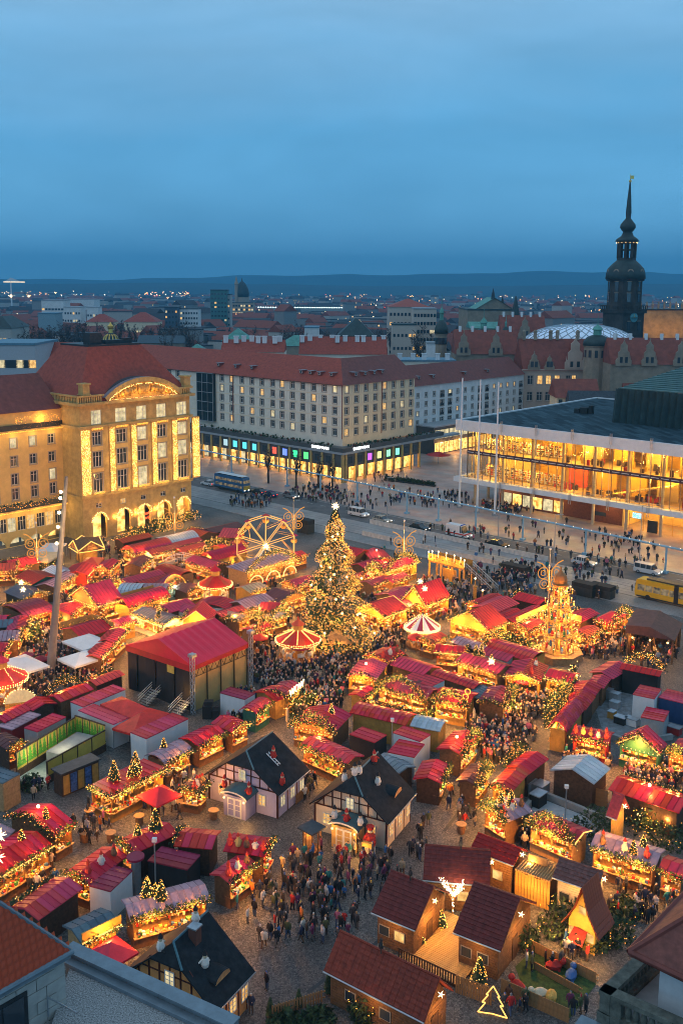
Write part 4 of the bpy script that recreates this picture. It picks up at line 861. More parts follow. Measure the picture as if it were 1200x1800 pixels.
# castle ranges with gables, stair towers and the pale membrane dome
def gable_end(b, M, w, h0, h, mi=0):
 T = lambda x, z, y=0: M @ Vector((x, y, z)); pr = [(-w/2, 0), (-w/2, h*.22), (-w*.36, h*.30), (-w*.36, h*.52), (-w*.22, h*.6), (-w*.22, h*.8), (-w*.08, h*.88), (0, h*1.0)]
 pts = pr+[(-x, z) for x, z in reversed(pr[:-1])]; n = len(pts)
 b.add([tuple(T(x, h0+z, 0)) for x, z in pts]+[tuple(T(x, h0+z, 0.7)) for x, z in pts], [tuple(range(n)), tuple(range(2*n-1, n-1, -1))]+[(i, n+i, n+(i+1) % n, (i+1) % n) for i in range(n)], mi)
 b.ball(tuple(T(0, h0+h*1.04, 0.3)), w*0.05, mi);
 for s in (-1, 1): b.cyl(T(s*w*0.43, h0+h*.22, .3), T(s*w*0.43, h0+h*.42, .3), w*0.03, 0.02, 5, mi)
CASTW = mat('castle_plaster', (0.50, 0.38, 0.30), 0.85, var=0.1, scale=0.3)
def castle():
 D = 372.0; P = at_d(918, 650, D); P = Vector((P.x, D, 0)); ang = ANG_V-0.25; d = Vector((math.cos(ang), math.sin(ang), 0))
 ang = 0.10; d = Vector((math.cos(ang), math.sin(ang), 0)); Z = lambda py: zat(P, py)
 L = alongpx(P, d, 1075); ze = Z(651); zr = ze+11.5
 o = thing('castle_range', 'old castle wing with stepped gables, red roof and tall lit windows', 'castle', P, ang)
 xs = [alongpx(P, d, px) for px in (930, 947, 962, 977)]; xg = alongpx(P, d, 1003); b = MB(); fl = 6.2
 ops = [(x-1.0, x+1.0, ze-fl*k+1.0, ze-fl*k+4.3) for x in xs for k in (1, 2, 3)]+[(xg-1.7+2.2*j-0.6, xg-1.7+2.2*j+1.0, ze-fl*k+1.0, ze-fl*k+4.3) for j in (0, 1) for k in (1, 2, 3)]
 ops = [q for q in ops if q[2] > 1]
 F = Matrix.Identity(4); wall_face(b, F, L, ze, ops, 0.4); b.quad((0, 14, 0), (0, 0, 0), (0, 0, ze), (0, 14, ze)); b.quad((L, 0, 0), (L, 14, 0), (L, 14, ze), (L, 0, ze)); b.build('wall', CASTW, o)
 windows(o, F, ops, 'cs', 0.55, random.Random(2), (PANEW,))
 r = MB(); r.extr([(-0.6, ze), (14.6, ze), (7, zr)], -L, 0, 0, Matrix.Rotation(math.pi/2, 4, 'Z')); r.build('roof', TILER, o)
 c = MB(); c.box(-0.4, L, -0.5, 0, ze-0.3, ze+0.5); c.build('cornice', CASTW, o)
 for px, w, hh in ((935, 4.6, 6.4), (962, 3.8, 5.2), (1006, 7.6, 12.0)):
  x = alongpx(P, d, px); g = MB(); gable_end(g, Matrix.Translation((x, -0.7, 0)), w, ze+0.4, hh); q = g.build('gable', CASTW if w > 7 else OLDL, o)
  m = MB()
  for s in (-1, 1): m.box(x+s*w*0.17-0.55, x+s*w*0.17+0.55, -0.8, -0.68, ze+1.3, ze+3.4)
  m.build('gable_window', PANE, q); m = MB(); m.extr([(-w*.34, ze), (w*.34, ze), (0, ze+hh*0.8)], 0, 7, 0, Matrix.Translation((x, 0, 0))); m.build('gable_roof', TILER, q)
 for px in (925, 945, 972, 984, 1020): x = alongpx(P, d, px); m = MB(); m.box(x-0.5, x+0.5, 6, 7.4, zr-0.5, zr+2.2); m.ball((x, 6.7, zr+2.6), 0.8); m.build('chimney', OLDL, o)
 foot(P, ang, L, 30)
 def stair_tower(px, ybase, yeave, ytop, D2, rad, label):
  p = at_d(px, 600, D2); Q = Vector((p.x, D2, 0)); t = thing('stair_tower', label, 'tower', Q); ze2, zt = zat(Q, yeave), zat(Q, ytop); hgt = zt-ze2; b = MB()
  b.lathe([(rad, 0), (rad, ze2-0.5), (rad+0.4, ze2-0.3), (rad+0.4, ze2)], 12); b.build('wall', OLDL, t)
  wn = MB(); wn.box(-0.55, 0.55, -0.15, 0.1, 0, 2.6); me = wn.mesh('window', [PANE])
  for i in range(12): a = math.pi/12+i*math.pi/6; put('window', me, t, (rad*.97*math.cos(a), rad*.97*math.sin(a), ze2-4.2), a+math.pi/2)
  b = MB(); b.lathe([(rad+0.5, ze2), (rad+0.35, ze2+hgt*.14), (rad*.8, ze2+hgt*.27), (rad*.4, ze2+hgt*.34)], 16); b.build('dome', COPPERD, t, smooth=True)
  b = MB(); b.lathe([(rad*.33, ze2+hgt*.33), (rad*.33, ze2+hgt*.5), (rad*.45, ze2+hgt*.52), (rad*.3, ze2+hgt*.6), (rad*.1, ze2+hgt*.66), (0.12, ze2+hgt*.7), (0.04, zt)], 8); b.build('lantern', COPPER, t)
 stair_tower(1049, 650, 607, 553, 365, 22*365/FPX, 'stair tower with dark onion dome and green lantern before the pale dome')
 stair_tower(849, 640, 596, 540, 395, 16*395/FPX, 'small stair tower with round dark dome and thin green spire left of the castle roof')
 stair_tower(775, 640, 586, 517, 400, 10*400/FPX, 'slim dark turret with a tall needle rising behind the grey wing')
 stair_tower(888, 640, 584, 553, 410, 5*410/FPX, 'thin dark turret between the small stair tower and the pale dome')
 stair_tower(1083, 640, 607, 585, 362, 5*362/FPX, 'narrow stone turret just right of the green lantern tower')
 for (px0, px1, ye, D2, lab, gx) in ((800, 912, 622, 385, 'red roofed castle wing on the left with two stone gables', (812, 868)), (1075, 1215, 640, 350, 'red roofed castle wing at the right edge with pale gables', (1090, 1135, 1190)), (880, 960, 592, 425, 'castle roof behind the pale dome on its left side', (918,))):
  a, c2 = at_d(px0, 600, D2), at_d(px1, 600, D2); Q = Vector((a.x, D2, 0)); w = c2.x-a.x; zz = zat(Q, ye); t = thing('castle_range', lab, 'castle', Q)
  b = MB(); b.box(0, w, 0, 14, 0, zz); b.build('wall', OLDL, t); r = MB(); r.extr([(-0.6, zz), (14.6, zz), (7, zz+9)], -w, 0, 0, Matrix.Rotation(math.pi/2, 4, 'Z')); r.build('roof', TILER, t)
  for g in gx:
   x = alongpx(Q, Vector((1, 0, 0)), g); m = MB(); gable_end(m, Matrix.Translation((x, -0.8, 0)), 5.5, zz-0.5, 9); q = m.build('gable', OLDL, t)
   m = MB()
   for s in (-1, 1): m.box(x+s*0.9-0.45, x+s*0.9+0.45, -0.95, -0.78, zz+0.6, zz+2.6)
   m.build('gable_window', PANE, q)
  m = MB()
  for i in range(5): x = w*(i+0.5)/5; m.box(x-0.5, x+0.5, 6.4, 7.4, zz+8, zz+10.5)
  m.build('chimney', WHITE, t)
 D3 = 398.0; p = at_d(1018, 600, D3); Q = Vector((p.x, D3, 0)); rx = 100*D3/FPX; zb, zt = zat(Q, 606), zat(Q, 569)
 t = thing('court_dome', 'pale blue translucent cushion dome over the castle courtyard', 'dome', Q); b = MB(); g = MB(); nu, nv = 34, 8
 def dp(i, j): a = 2*math.pi*i/nu+(math.pi/nu if j % 2 else 0); f = j/nv; rr_ = rx*math.cos(f*math.pi/2*0.98); return Vector((rr_*math.cos(a), rr_*0.55*math.sin(a), zb+(zt-zb)*math.sin(f*math.pi/2)))
 for j in range(nv-1):
  for i in range(nu):
   s = 0 if j % 2 == 0 else 1; a, c2 = dp(i, j), dp(i+1, j); e = dp(i+s, j+1); m = dp(i+s-1 if False else i+s, j+1)
   b.add([tuple(a), tuple(c2), tuple(e)], [(0, 1, 2)]); b.add([tuple(a), tuple(e), tuple(dp(i+s-1, j+1))], [(0, 1, 2)])
   g.cyl(a, e, 0.22, n=4, cap=False); g.cyl(c2, e, 0.22, n=4, cap=False)
 b.build('membrane', mat('membrane', (0.62, 0.70, 0.80), 0.25, var=0.08, scale=0.1, emit=(0.45, 0.68, 1.0), es=0.22), t); g.build('ribs', STEEL, t)  # faint blue emission stands in for sky reflected by the cushions
castle()
# court church at the right edge, floodlit
o, w, h = far_block('floodlit baroque church with statues along its balustrade right of the tower', 1122, 1215, 545, 470, 30, mat('church_stone', (0.34, 0.22, 0.10), 0.85, var=0.3, scale=0.3), DARKM, 'flat', rows=1, cols=7, lit=0.25, ww=1.8, wh=6.0, cat='church', name='court_church')
b = MB()
for i in range(9):
 x = w*(i+0.4)/9; b.lathe([(0.5, 0), (0.45, 1.2), (0.6, 1.8), (0.35, 2.6), (0.3, 3.1), (0.05, 3.5)], 7, (x, 0.3, h+0.7))
b.build('statues', OLDL, o)
for i in range(4): lamp('floodlight', o, (w*(i+0.5)/4, -7, h-9), 3000, (1.0, 0.5, 0.14), 0.6)
# opera house
o, w, h = far_block('opera house with green copper gable roof and dark arcaded front', 822, 906, 545, 560, 44, OLDL, COPPERD, 'flat', rows=2, cols=11, lit=0.1, ww=1.6, wh=2.6, cat='opera house', name='opera_house')
b = MB(); zz = h+0.7; x0, x1 = w*0.18, w*0.98; b.add([(x0, 4, zz), (x1, 4, zz), ((x0+x1)/2, 4, zz+6), (x0, 34, zz), (x1, 34, zz), ((x0+x1)/2, 34, zz+6)], [(0, 1, 2), (3, 5, 4)], 0); b.add([(x0, 3, zz), (x1, 3, zz), ((x0+x1)/2, 3, zz+6.3), (x0, 35, zz), (x1, 35, zz), ((x0+x1)/2, 35, zz+6.3)], [(0, 2, 5, 3), (2, 1, 4, 5)], 1); b.build('stage_tower_roof', [OLDL, COPPER], o)
b = MB(); b.lathe([(1.2, 0), (1.0, 2), (0.3, 5), (0.05, 6)], 6, (w*0.55, 5, zz+5.5)); b.lathe([(1.0, 0), (0.4, 3), (0.05, 4.5)], 6, (w*0.75, 5, zz+3)); b.build('roof_statues', DARKM, o)
o2, _, _ = far_block('low bright green copper roof before the opera house', 828, 890, 566, 500, 16, OLDL, COPPER, 'gable', 3.0, rows=1, cols=6, lit=0.0)
far_block('dark slim chapel tower right of the opera house', 904, 911, 520, 545, 6, OLD, COPPERD, 'hip', 10, rows=1, cols=1, lit=0, name='chapel_tower', cat='tower')
# domed tobacco palace
o, w, h = far_block('ornate factory palace with lit rows of windows below a dark dome', 404, 445, 532, 1250, 24, mat('palace_wall', (0.38, 0.30, 0.22), 0.85, var=0.1), DARKM, 'flat', rows=5, cols=9, lit=0.55, ww=2.4, wh=2.2, name='domed_palace')
P = Vector((at_d(424, 540, 1250).x, 1262, 0)); k = 1262/FPX; b = MB(); zb = zat(P, 522); zt = zat(P, 494)
x = P.x-o.location.x
b.lathe([(12*k, h), (12*k, zb)], 12, (x, 12, 0)); b.build('drum', MATS['palace_wall'], o); b = MB(); b.lathe([(11.5*k, zb), (12.3*k, zb+(zt-zb)*.25), (10.5*k, zb+(zt-zb)*.55), (6*k, zb+(zt-zb)*.85), (1.5*k, zt), (0.3*k, zt+4)], 16, (x, 12, 0)); b.build('dome', COPPERD, o, smooth=True)
b = MB(); b.lathe([(2.2, h), (2.0, zat(P, 500)), (2.6, zat(P, 499)), (1.6, zat(P, 494)), (0.2, zat(P, 485))], 8, (x-9*k, 6, 0)); b.build('minaret', MATS['palace_wall'], o)
# teal office tower and neighbours
far_block('teal glass office tower standing alone in the middle distance', 370, 399, 510, 900, 16, mat('teal_wall', (0.05, 0.17, 0.17), 0.5), DARKM, 'flat', rows=11, cols=5, lit=0.12, ww=1.9, wh=1.5, z0=6)
far_block('pale annex beside the teal office tower', 399, 405, 518, 905, 14, mat('city_wall_b', (0.2, 0.2, 0.2)), DARKM, 'flat', rows=6, cols=1, lit=0.4)
o, w, h = far_block('long flood lit sports hall with a bright white roof edge', 452, 624, 541, 1500, 40, mat('hall_wall', (0.25, 0.30, 0.30)), WHITE, 'flat', rows=1, cols=30, lit=0.65, ww=3.2, wh=5.0, name='sports_hall')
b = MB()
for i in range(40): b.octa((w*(i+0.5)/40, -0.5, h+1.2), 0.9)
b.build('roof_edge_lights', glow('stadium_light', (0.9, 1.0, 0.9), 4, False), o)
o, w, h = far_block('large white press building with stepped red roof', 684, 755, 525, 640, 30, mat('press_wall', (0.56, 0.46, 0.38), 0.8, var=0.06), mat('press_roof', (0.36, 0.08, 0.05), 0.7), 'hip', 5, rows=5, cols=11, lit=0.12, ww=1.4, wh=1.9, name='press_building')
far_block('white block with regular windows right of the red roofed press building', 727, 767, 543, 610, 20, MATS['press_wall'], GREYP, 'flat', rows=6, cols=7, lit=0.18, ww=1.5, wh=2.0)
far_block('low pale block before the press building', 690, 732, 571, 590, 16, MATS['press_wall'], COPPERD, 'flat', rows=3, cols=6, lit=0.2)
# left middle distance
far_block('grey modern office block with lit strip windows at the left edge', -40, 58, 606, 330, 26, mat('office_grey', (0.40, 0.42, 0.45), 0.7, var=0.05), mat('office_roof', (0.10, 0.22, 0.30), 0.5), 'flat', rows=3, cols=9, lit=0.5, ww=2.4, wh=2.6, z0=8)
far_block('red roofed house with white wall behind the golden store', 48, 140, 603, 345, 16, PLASTG, ROOFR, 'gable', 6, rows=2, cols=6, lit=0.1)
far_block('dark roofed hall at the left edge beside bare trees', -30, 18, 556, 520, 30, mat('city_wall_b', (0, 0, 0)), COPPERD, 'hip', 6, rows=3, cols=6, lit=0.25)
far_block('white cube building far left beyond the bare trees', 73, 112, 528, 900, 22, PLASTG, GREYP, 'flat', rows=3, cols=7, lit=0.1, ww=2.2)
far_block('pale blue roofed warehouse far left', 66, 98, 551, 780, 18, mat('warehouse', (0.24, 0.34, 0.38)), mat('office_roof', (0, 0, 0)), 'flat', rows=1, cols=5, lit=0.1)
far_block('white stepped apartment house left of the lit warehouse', 112, 141, 540, 860, 18, PLASTG, GREYP, 'flat', rows=4, cols=6, lit=0.3)
far_block('wide lit depot with orange glow under its roof', 113, 166, 526, 1300, 30, PLASTG, GREYP, 'flat', rows=1, cols=8, lit=0.7, ww=3, wh=3)
far_block('white house with flat roof in the middle distance', 152, 172, 540, 850, 14, PLASTG, GREYP, 'flat', rows=3, cols=4, lit=0.1)
far_block('long red roofed hall with an orange glowing eave', 217, 275, 549, 760, 22, PLASTW, ROOFR, 'hip', 7, rows=2, cols=9, lit=0.35, ww=1.6)
far_block('smaller red roofed hall left of the glowing eave hall', 150, 198, 552, 780, 18, PLASTW, ROOFR, 'hip', 6, rows=1, cols=6, lit=0.4)
far_block('dark blue slab block left of the teal tower', 289, 312, 540, 820, 16, mat('slab_blue', (0.05, 0.09, 0.13)), DARKM, 'flat', rows=6, cols=4, lit=0.18)
far_block('grey slab block left of the teal tower', 311, 348, 543, 830, 16, PLASTG, DARKM, 'flat', rows=6, cols=8, lit=0.12)
far_block('long dark gallery with arched windows and pale pavilions', 240, 322, 590, 560, 14, OLDL, mat('gallery_roof', (0.06, 0.09, 0.11)), 'gable', 4, rows=2, cols=13, lit=0.06, ww=1.8, wh=2.8, name='baroque_gallery')
far_block('pavilion with bright green copper roof right of the crown gate', 320, 362, 606, 440, 14, OLDL, COPPER, 'hip', 4, rows=1, cols=5, lit=0.0, name='copper_pavilion')
far_block('pavilion with domed green copper roof among bare trees', 390, 440, 578, 520, 16, OLDL, COPPER, 'hip', 6, rows=2, cols=6, lit=0.05, name='copper_pavilion')
far_block('pavilion with long green copper roof before the bare trees', 488, 560, 590, 500, 16, OLDL, COPPER, 'hip', 5, rows=2, cols=9, lit=0.02, name='copper_pavilion')
far_block('long low hall with pale blue roof in the park', 535, 560, 576, 640, 20, PLASTG, mat('office_roof', (0, 0, 0)), 'flat', rows=1, cols=4, lit=0.1)
far_block('theatre with dark curved roof and white lit dormers', 595, 658, 560, 520, 30, OLD, COPPERD, 'hip', 9, rows=2, cols=8, lit=0.15, name='theatre')
far_block('white lit kiosk row at the end of the park', 752, 768, 604, 430, 6, WHITE, GREYP, 'flat', rows=1, cols=3, lit=0.3)
far_block('dark house roofs left of the concert hall top with dormers', 1015, 1110, 690, 330, 14, PLASTG, SLATE, 'gable', 9, rows=3, cols=9, lit=0.12, ww=1.2, wh=1.6, z0=14, name='town_house')
far_block('red roofed town house behind the copper hall', 1110, 1210, 665, 345, 14, PLASTG, TILER, 'gable', 8, rows=2, cols=8, lit=0.1, z0=12, name='town_house')
far_block('town houses with white walls below the castle gables', 985, 1060, 668, 340, 12, PLASTW, TILER, 'gable', 6, rows=2, cols=6, lit=0.2, z0=12, name='town_house')
def rear_range(label, px0, px1, ye, D, rise, nch, flat=False):
 a, c = at_d(px0, 640, D), at_d(px1, 640, D); Q = Vector((a.x, D, 0)); w = c.x-a.x; zz = zat(Q, ye); o = thing('rear_range', label, 'building', Q); b = MB(); b.box(0, w, 0, 14, 0, zz); b.build('wall', PLAST, o); r = MB()
 if flat: r.box(-0.3, w+0.3, -0.3, 14.3, zz, zz+0.6)
 else: r.extr([(-0.6, zz), (14.6, zz), (7, zz+rise)], -w, 0, 0, Matrix.Rotation(math.pi/2, 4, 'Z'))
 r.build('roof', mat('zinc_blue', (0.14, 0.26, 0.34), 0.5) if flat else ROOFR, o); c = MB(); c.box(-0.8, 0.8, -0.6, 0.6, 0, 2.3); c.box(-0.95, 0.95, -0.75, 0.75, 2.3, 2.6); me = c.mesh('chimney', [WHITE])
 for i in range(nch): put('chimney', me, o, (w*(i+0.5)/nch+R.uniform(-1, 1), (2.0 if flat else 5.0)+R.uniform(-1, 2), zz+0.4+(0 if flat else rise*0.6)))
rear_range('red roofed rear range with a row of white chimneys behind the corner block', 388, 500, 618, 352, 4, 8)
rear_range('raised red roof with white chimneys behind the corner block ridge', 525, 680, 622, 360, 6, 10)
rear_range('flat zinc roof strip with chimneys behind the right block', 690, 800, 635, 372, 0, 5, True)
far_block('house with red roof between the grey wing and castle', 700, 800, 632, 375, 12, PLAST, TILER, 'gable', 5, rows=1, cols=8, lit=0.1, z0=14)
# crown gate, crane, bare park trees
P = at_d(195, 600, 470); P = Vector((P.x, 470, 0)); o = thing('crown_gate', 'baroque gate tower with gilded onion crown above the store roof', 'gate', P); k = 470/FPX; Z = lambda py: zat(P, py)
b = MB(); b.lathe([(13*k, 0), (13*k, Z(603))], 8); b.build('wall', OLDL, o); b = MB(); b.lathe([(12*k, Z(603)), (12.5*k, Z(598)), (11*k, Z(592)), (6*k, Z(588)), (4*k, Z(585))], 12); b.build('dome', COPPERD, o, smooth=True)
b = MB()
for i in range(12): a = i*math.pi/6; b.tube([(r*k*math.cos(a), r*k*math.sin(a), Z(y)) for r, y in ((12.6, 601), (12.9, 597), (11.2, 591.5), (6.2, 587.5))], 0.35, 4)
b.lathe([(4*k, Z(585)), (3.6*k, Z(578)), (5*k, Z(576)), (5.5*k, Z(573)), (2*k, Z(569)), (0.2, Z(566))], 10); b.build('crown', mat('gilt', (0, 0, 0)), o)
P = at_d(20, 520, 1700); P = Vector((P.x, 1700, 0)); o = thing('tower_crane', 'lit tower crane on the far left horizon', 'crane', P); b = MB(); z = zat(P, 496); b.box(-1, 1, -1, 1, 0, z+2); b.box(-12, 24, -0.8, 0.8, z, z+1.6); b.tri((-10, 0, z+1.6), (18, 0, z+1.6), (0, 0, z+8)); b.build('mast_and_jib', WHITE, o); g = MB(); g.box(-12, 24, -1.0, -0.82, z+0.2, z+1.2); g.octa((0, -2, zat(P, 520)), 3.0); g.octa((30, -2, zat(P, 520)), 2.5); g.build('work_lights', glow('crane_light', (1, 0.75, 0.45), 2.5, False), o)
def bare_tree(label, px, D, ytop, rpx, rr, n=420, group='bare trees in the park'):
 p = at_d(px, 600, D); Q = Vector((p.x, D, 0)); h = zat(Q, ytop); r = rpx*D/FPX; o = thing('bare_tree', label, 'tree', Q, 0, group); b = MB(); b.cyl((0, 0, 0), (0, 0, h*0.5), h*0.022+0.1, h*0.012+0.05, 6); tips = []
 for i in range(11):
  a = rr.uniform(0, 6.283); z = h*rr.uniform(0.25, 0.5); e = Vector((r*0.75*math.cos(a), r*0.75*math.sin(a), h*rr.uniform(0.6, 0.95))); b.cyl((0, 0, z), e, h*0.008+0.04, 0.03, 4); tips.append((Vector((0, 0, z)), e))
 b.build('trunk', TWIG2, o); c = MB()
 for i in range(n):
  s, e = rr.choice(tips); q = s.lerp(e, rr.uniform(0.35, 1.0)); d = Vector((rr.uniform(-1, 1), rr.uniform(-1, 1), rr.uniform(-0.3, 1))).normalized()*r*rr.uniform(0.15, 0.4); t = Vector((rr.uniform(-1, 1), rr.uniform(-1, 1), 0))*0.26
  c.tri(q, q+d+t, q+d*0.8-t*1.5, 0 if rr.random() < 0.7 else 1)
 c.build('crown', [TWIG, TWIG2], o)
rr = random.Random(21); i = 0
for px in range(35, 350, 9):
 D = rr.uniform(500, 700); bare_tree('bare brown park tree beyond the golden store roof', px+rr.uniform(-4, 4), D, rr.uniform(552, 575), rr.uniform(14, 22), rr, 700)
for px in list(range(440, 600, 11))+list(range(655, 700, 9)): bare_tree('bare brown park tree beyond the corner block roof', px+rr.uniform(-4, 4), rr.uniform(520, 720), rr.uniform(563, 585), rr.uniform(12, 20), rr, 550, 'bare trees beyond the corner block')
bare_tree('large bare tree with a wide grey crown beside the white press building', 745, 480, 568, 33, rr, 900, None)
for lab, (px, py, rp, y) in zip(('second', 'third', 'leftmost', 'rightmost'), ((520, 858, 12, 812), (560, 862, 13, 816), (470, 850, 11, 805), (585, 858, 10, 822))):
 q = at(px, py); bare_tree(lab+' of four slim leafless street trees before the dark arcade', px, q.y, y-22, rp, rr, 160, 'street trees before the arcade')
# MARKET STALLS
def roofm(n, c, rough=0.5, var=0.16, sc=0.9): return mat('roof_'+n, c, rough, var=var, scale=sc, bump=0.08, spec=0.2, rnd=0.16)
ROOF = {'r': roofm('crimson', (0.60, 0.008, 0.028)), 'b': roofm('signal_red', (0.64, 0.008, 0.010), 0.28, 0.1), 'k': roofm('pink_red', (0.60, 0.035, 0.065)), 'l': roofm('lilac', (0.42, 0.27, 0.33), 0.5, 0.2), 'p': roofm('plum', (0.32, 0.025, 0.055)),
  's': roofm('steel', (0.40, 0.50, 0.58), 0.35), 'g': roofm('grey', (0.24, 0.27, 0.30)), 'o': roofm('orange_lamplit_red', (0.55, 0.05, 0.02)), 'w': roofm('white_tarp', (0.66, 0.68, 0.72), 0.6, 0.06), 'n': roofm('brown', (0.15, 0.055, 0.05)), 'd': roofm('slate', (0.10, 0.15, 0.19)), 'e': roofm('beige', (0.55, 0.44, 0.28))}  # orange entry: lamp glow on red stall roofs put into the base colour
WALLM = {'d': WOODD, 'm': WOODM, 'o': OCHRE, 'l': WOODL, 'w': WHITE, 'g': GREYP, 'r': mat('wall_red', (0.30, 0.02, 0.02), 0.6), 'k': BLACK, 'u': mat('wall_blue', (0.02, 0.05, 0.14), 0.5), 'G': GREEN}
RIBM = mat('roof_seam', (0.16, 0.015, 0.03), 0.5, var=0)
GOODS = [mat('goods_red', (0.5, 0.03, 0.02)), mat('goods_gold', (0.65, 0.38, 0.08)), mat('goods_cream', (0.7, 0.6, 0.42)), mat('goods_brown', (0.2, 0.09, 0.03)), mat('goods_green', (0.05, 0.2, 0.06)), mat('goods_white', (0.75, 0.73, 0.68)), mat('goods_blue', (0.06, 0.14, 0.35))]
def leaf_clumps(b, pts, r, per_m, rr, s=0.16):
 for a, c in zip(pts, pts[1:]):
  a = Vector(a); c = Vector(c); n = max(1, int((c-a).length*per_m))
  for i in range(n):
   q = a.lerp(c, rr.random())+Vector((rr.gauss(0, r*.55), rr.gauss(0, r*.55), rr.gauss(0, r*.55))); d = Vector((rr.uniform(-1, 1), rr.uniform(-1, 1), rr.uniform(-0.6, 1)))*s*1.5; e = Vector((rr.uniform(-1, 1), rr.uniform(-1, 1), rr.uniform(-1, 1)))*s
   b.tri(q-e*0.6, q+d, q+e, 0 if rr.random() < 0.7 else 1)
def add_garland(root, pts, rr, r=0.28, per_m=26, lights=5.0, br=0.055, bm=None, name='garland'):
 b = MB(); leaf_clumps(b, pts, r, per_m, rr); g = b.build(name, [FIR, FIR2], root)
 if lights:
  l = MB()
  for a, c in zip(pts, pts[1:]):
   a = Vector(a); c = Vector(c); n = max(1, int((c-a).length*lights))
   for i in range(n):
    q = a.lerp(c, rr.random()); l.octa((q.x+rr.gauss(0, r*.7), q.y+rr.gauss(0, r*.7), q.z+rr.gauss(0, r*.7)), br*rr.uniform(0.7, 1.2), 0 if rr.random() < 0.8 else 1)
  l.build('fairy_lights', [BULB, BULBW] if bm is None else [bm, bm], g)
 return g
def fir_mesh(h, rr, bulbs=True, dense=1.0):
 b = MB(); b.cyl((0, 0, 0), (0, 0, h*0.95), h*0.02+0.03, 0.02, 5, 2); n = int((70+h*26)*dense)
 for i in range(n):
  t = (i+rr.random())/n; z = h*(0.10+0.88*t); rad = h*0.27*(1-t)**0.85+0.05; a = rr.uniform(0, 6.283); q = rad*rr.uniform(0.75, 1.1); w = 0.10+rad*0.22
  d = Vector((math.cos(a), math.sin(a), 0)); s = Vector((-d.y, d.x, 0)); p = Vector((0, 0, z+rad*0.22)); e = d*q+Vector((0, 0, z-rad*0.18))
  b.add([tuple(p*1.0), tuple(p.lerp(e, .6)+s*w), tuple(e), tuple(p.lerp(e, .6)-s*w)], [(0, 1, 2), (0, 2, 3)], 0 if rr.random() < 0.65 else 1)
 l = MB()
 if bulbs:
  for i in range(int(34+h*26)):
   t = rr.random()**1.2; z = h*(0.06+0.9*t); rad = h*0.28*(1-t)**0.85+0.04; a = rr.uniform(0, 6.283); l.octa((rad*math.cos(a), rad*math.sin(a), z), 0.042, 0 if rr.random() < 0.75 else 1)
 return b.mesh('crown', [FIR, FIR2, WOODD]), (l.mesh('fairy_lights', [BULB, BULBW]) if bulbs else None)
_FIRS = {}
def fir(name, label, loc, h, parent=None, bulbs=True, group=None, cat='fir tree'):
 k = (round(h*2)/2, bulbs)
 if k not in _FIRS: _FIRS[k] = fir_mesh(k[0], random.Random(int(h*100)), bulbs)
 me, lm = _FIRS[k]
 o = put('crown' if parent is None else name, me, None if parent is None else parent, (0, 0, 0) if parent is None else loc)
 o.rotation_euler = (0, 0, R.uniform(0, 6))
 if parent is None:
  t = thing(name, label, cat, loc, 0, group); o.parent = t
 if lm: put('fairy_lights', lm, o)
 return o
def star(b, c, r, mi=0, n=14, rr=R):
 c = Vector(c)
 for i in range(n):
  ph = math.acos(1-2*(i+0.5)/n); th = math.pi*(1+5**0.5)*i; d = Vector((math.cos(th)*math.sin(ph), math.sin(th)*math.sin(ph), math.cos(ph))); b.cyl(c, c+d*r, r*0.17, 0.01, 4, mi, False)
STARM = glow('star_white', (1.0, 0.70, 0.34), 5, False)
STALLS = []
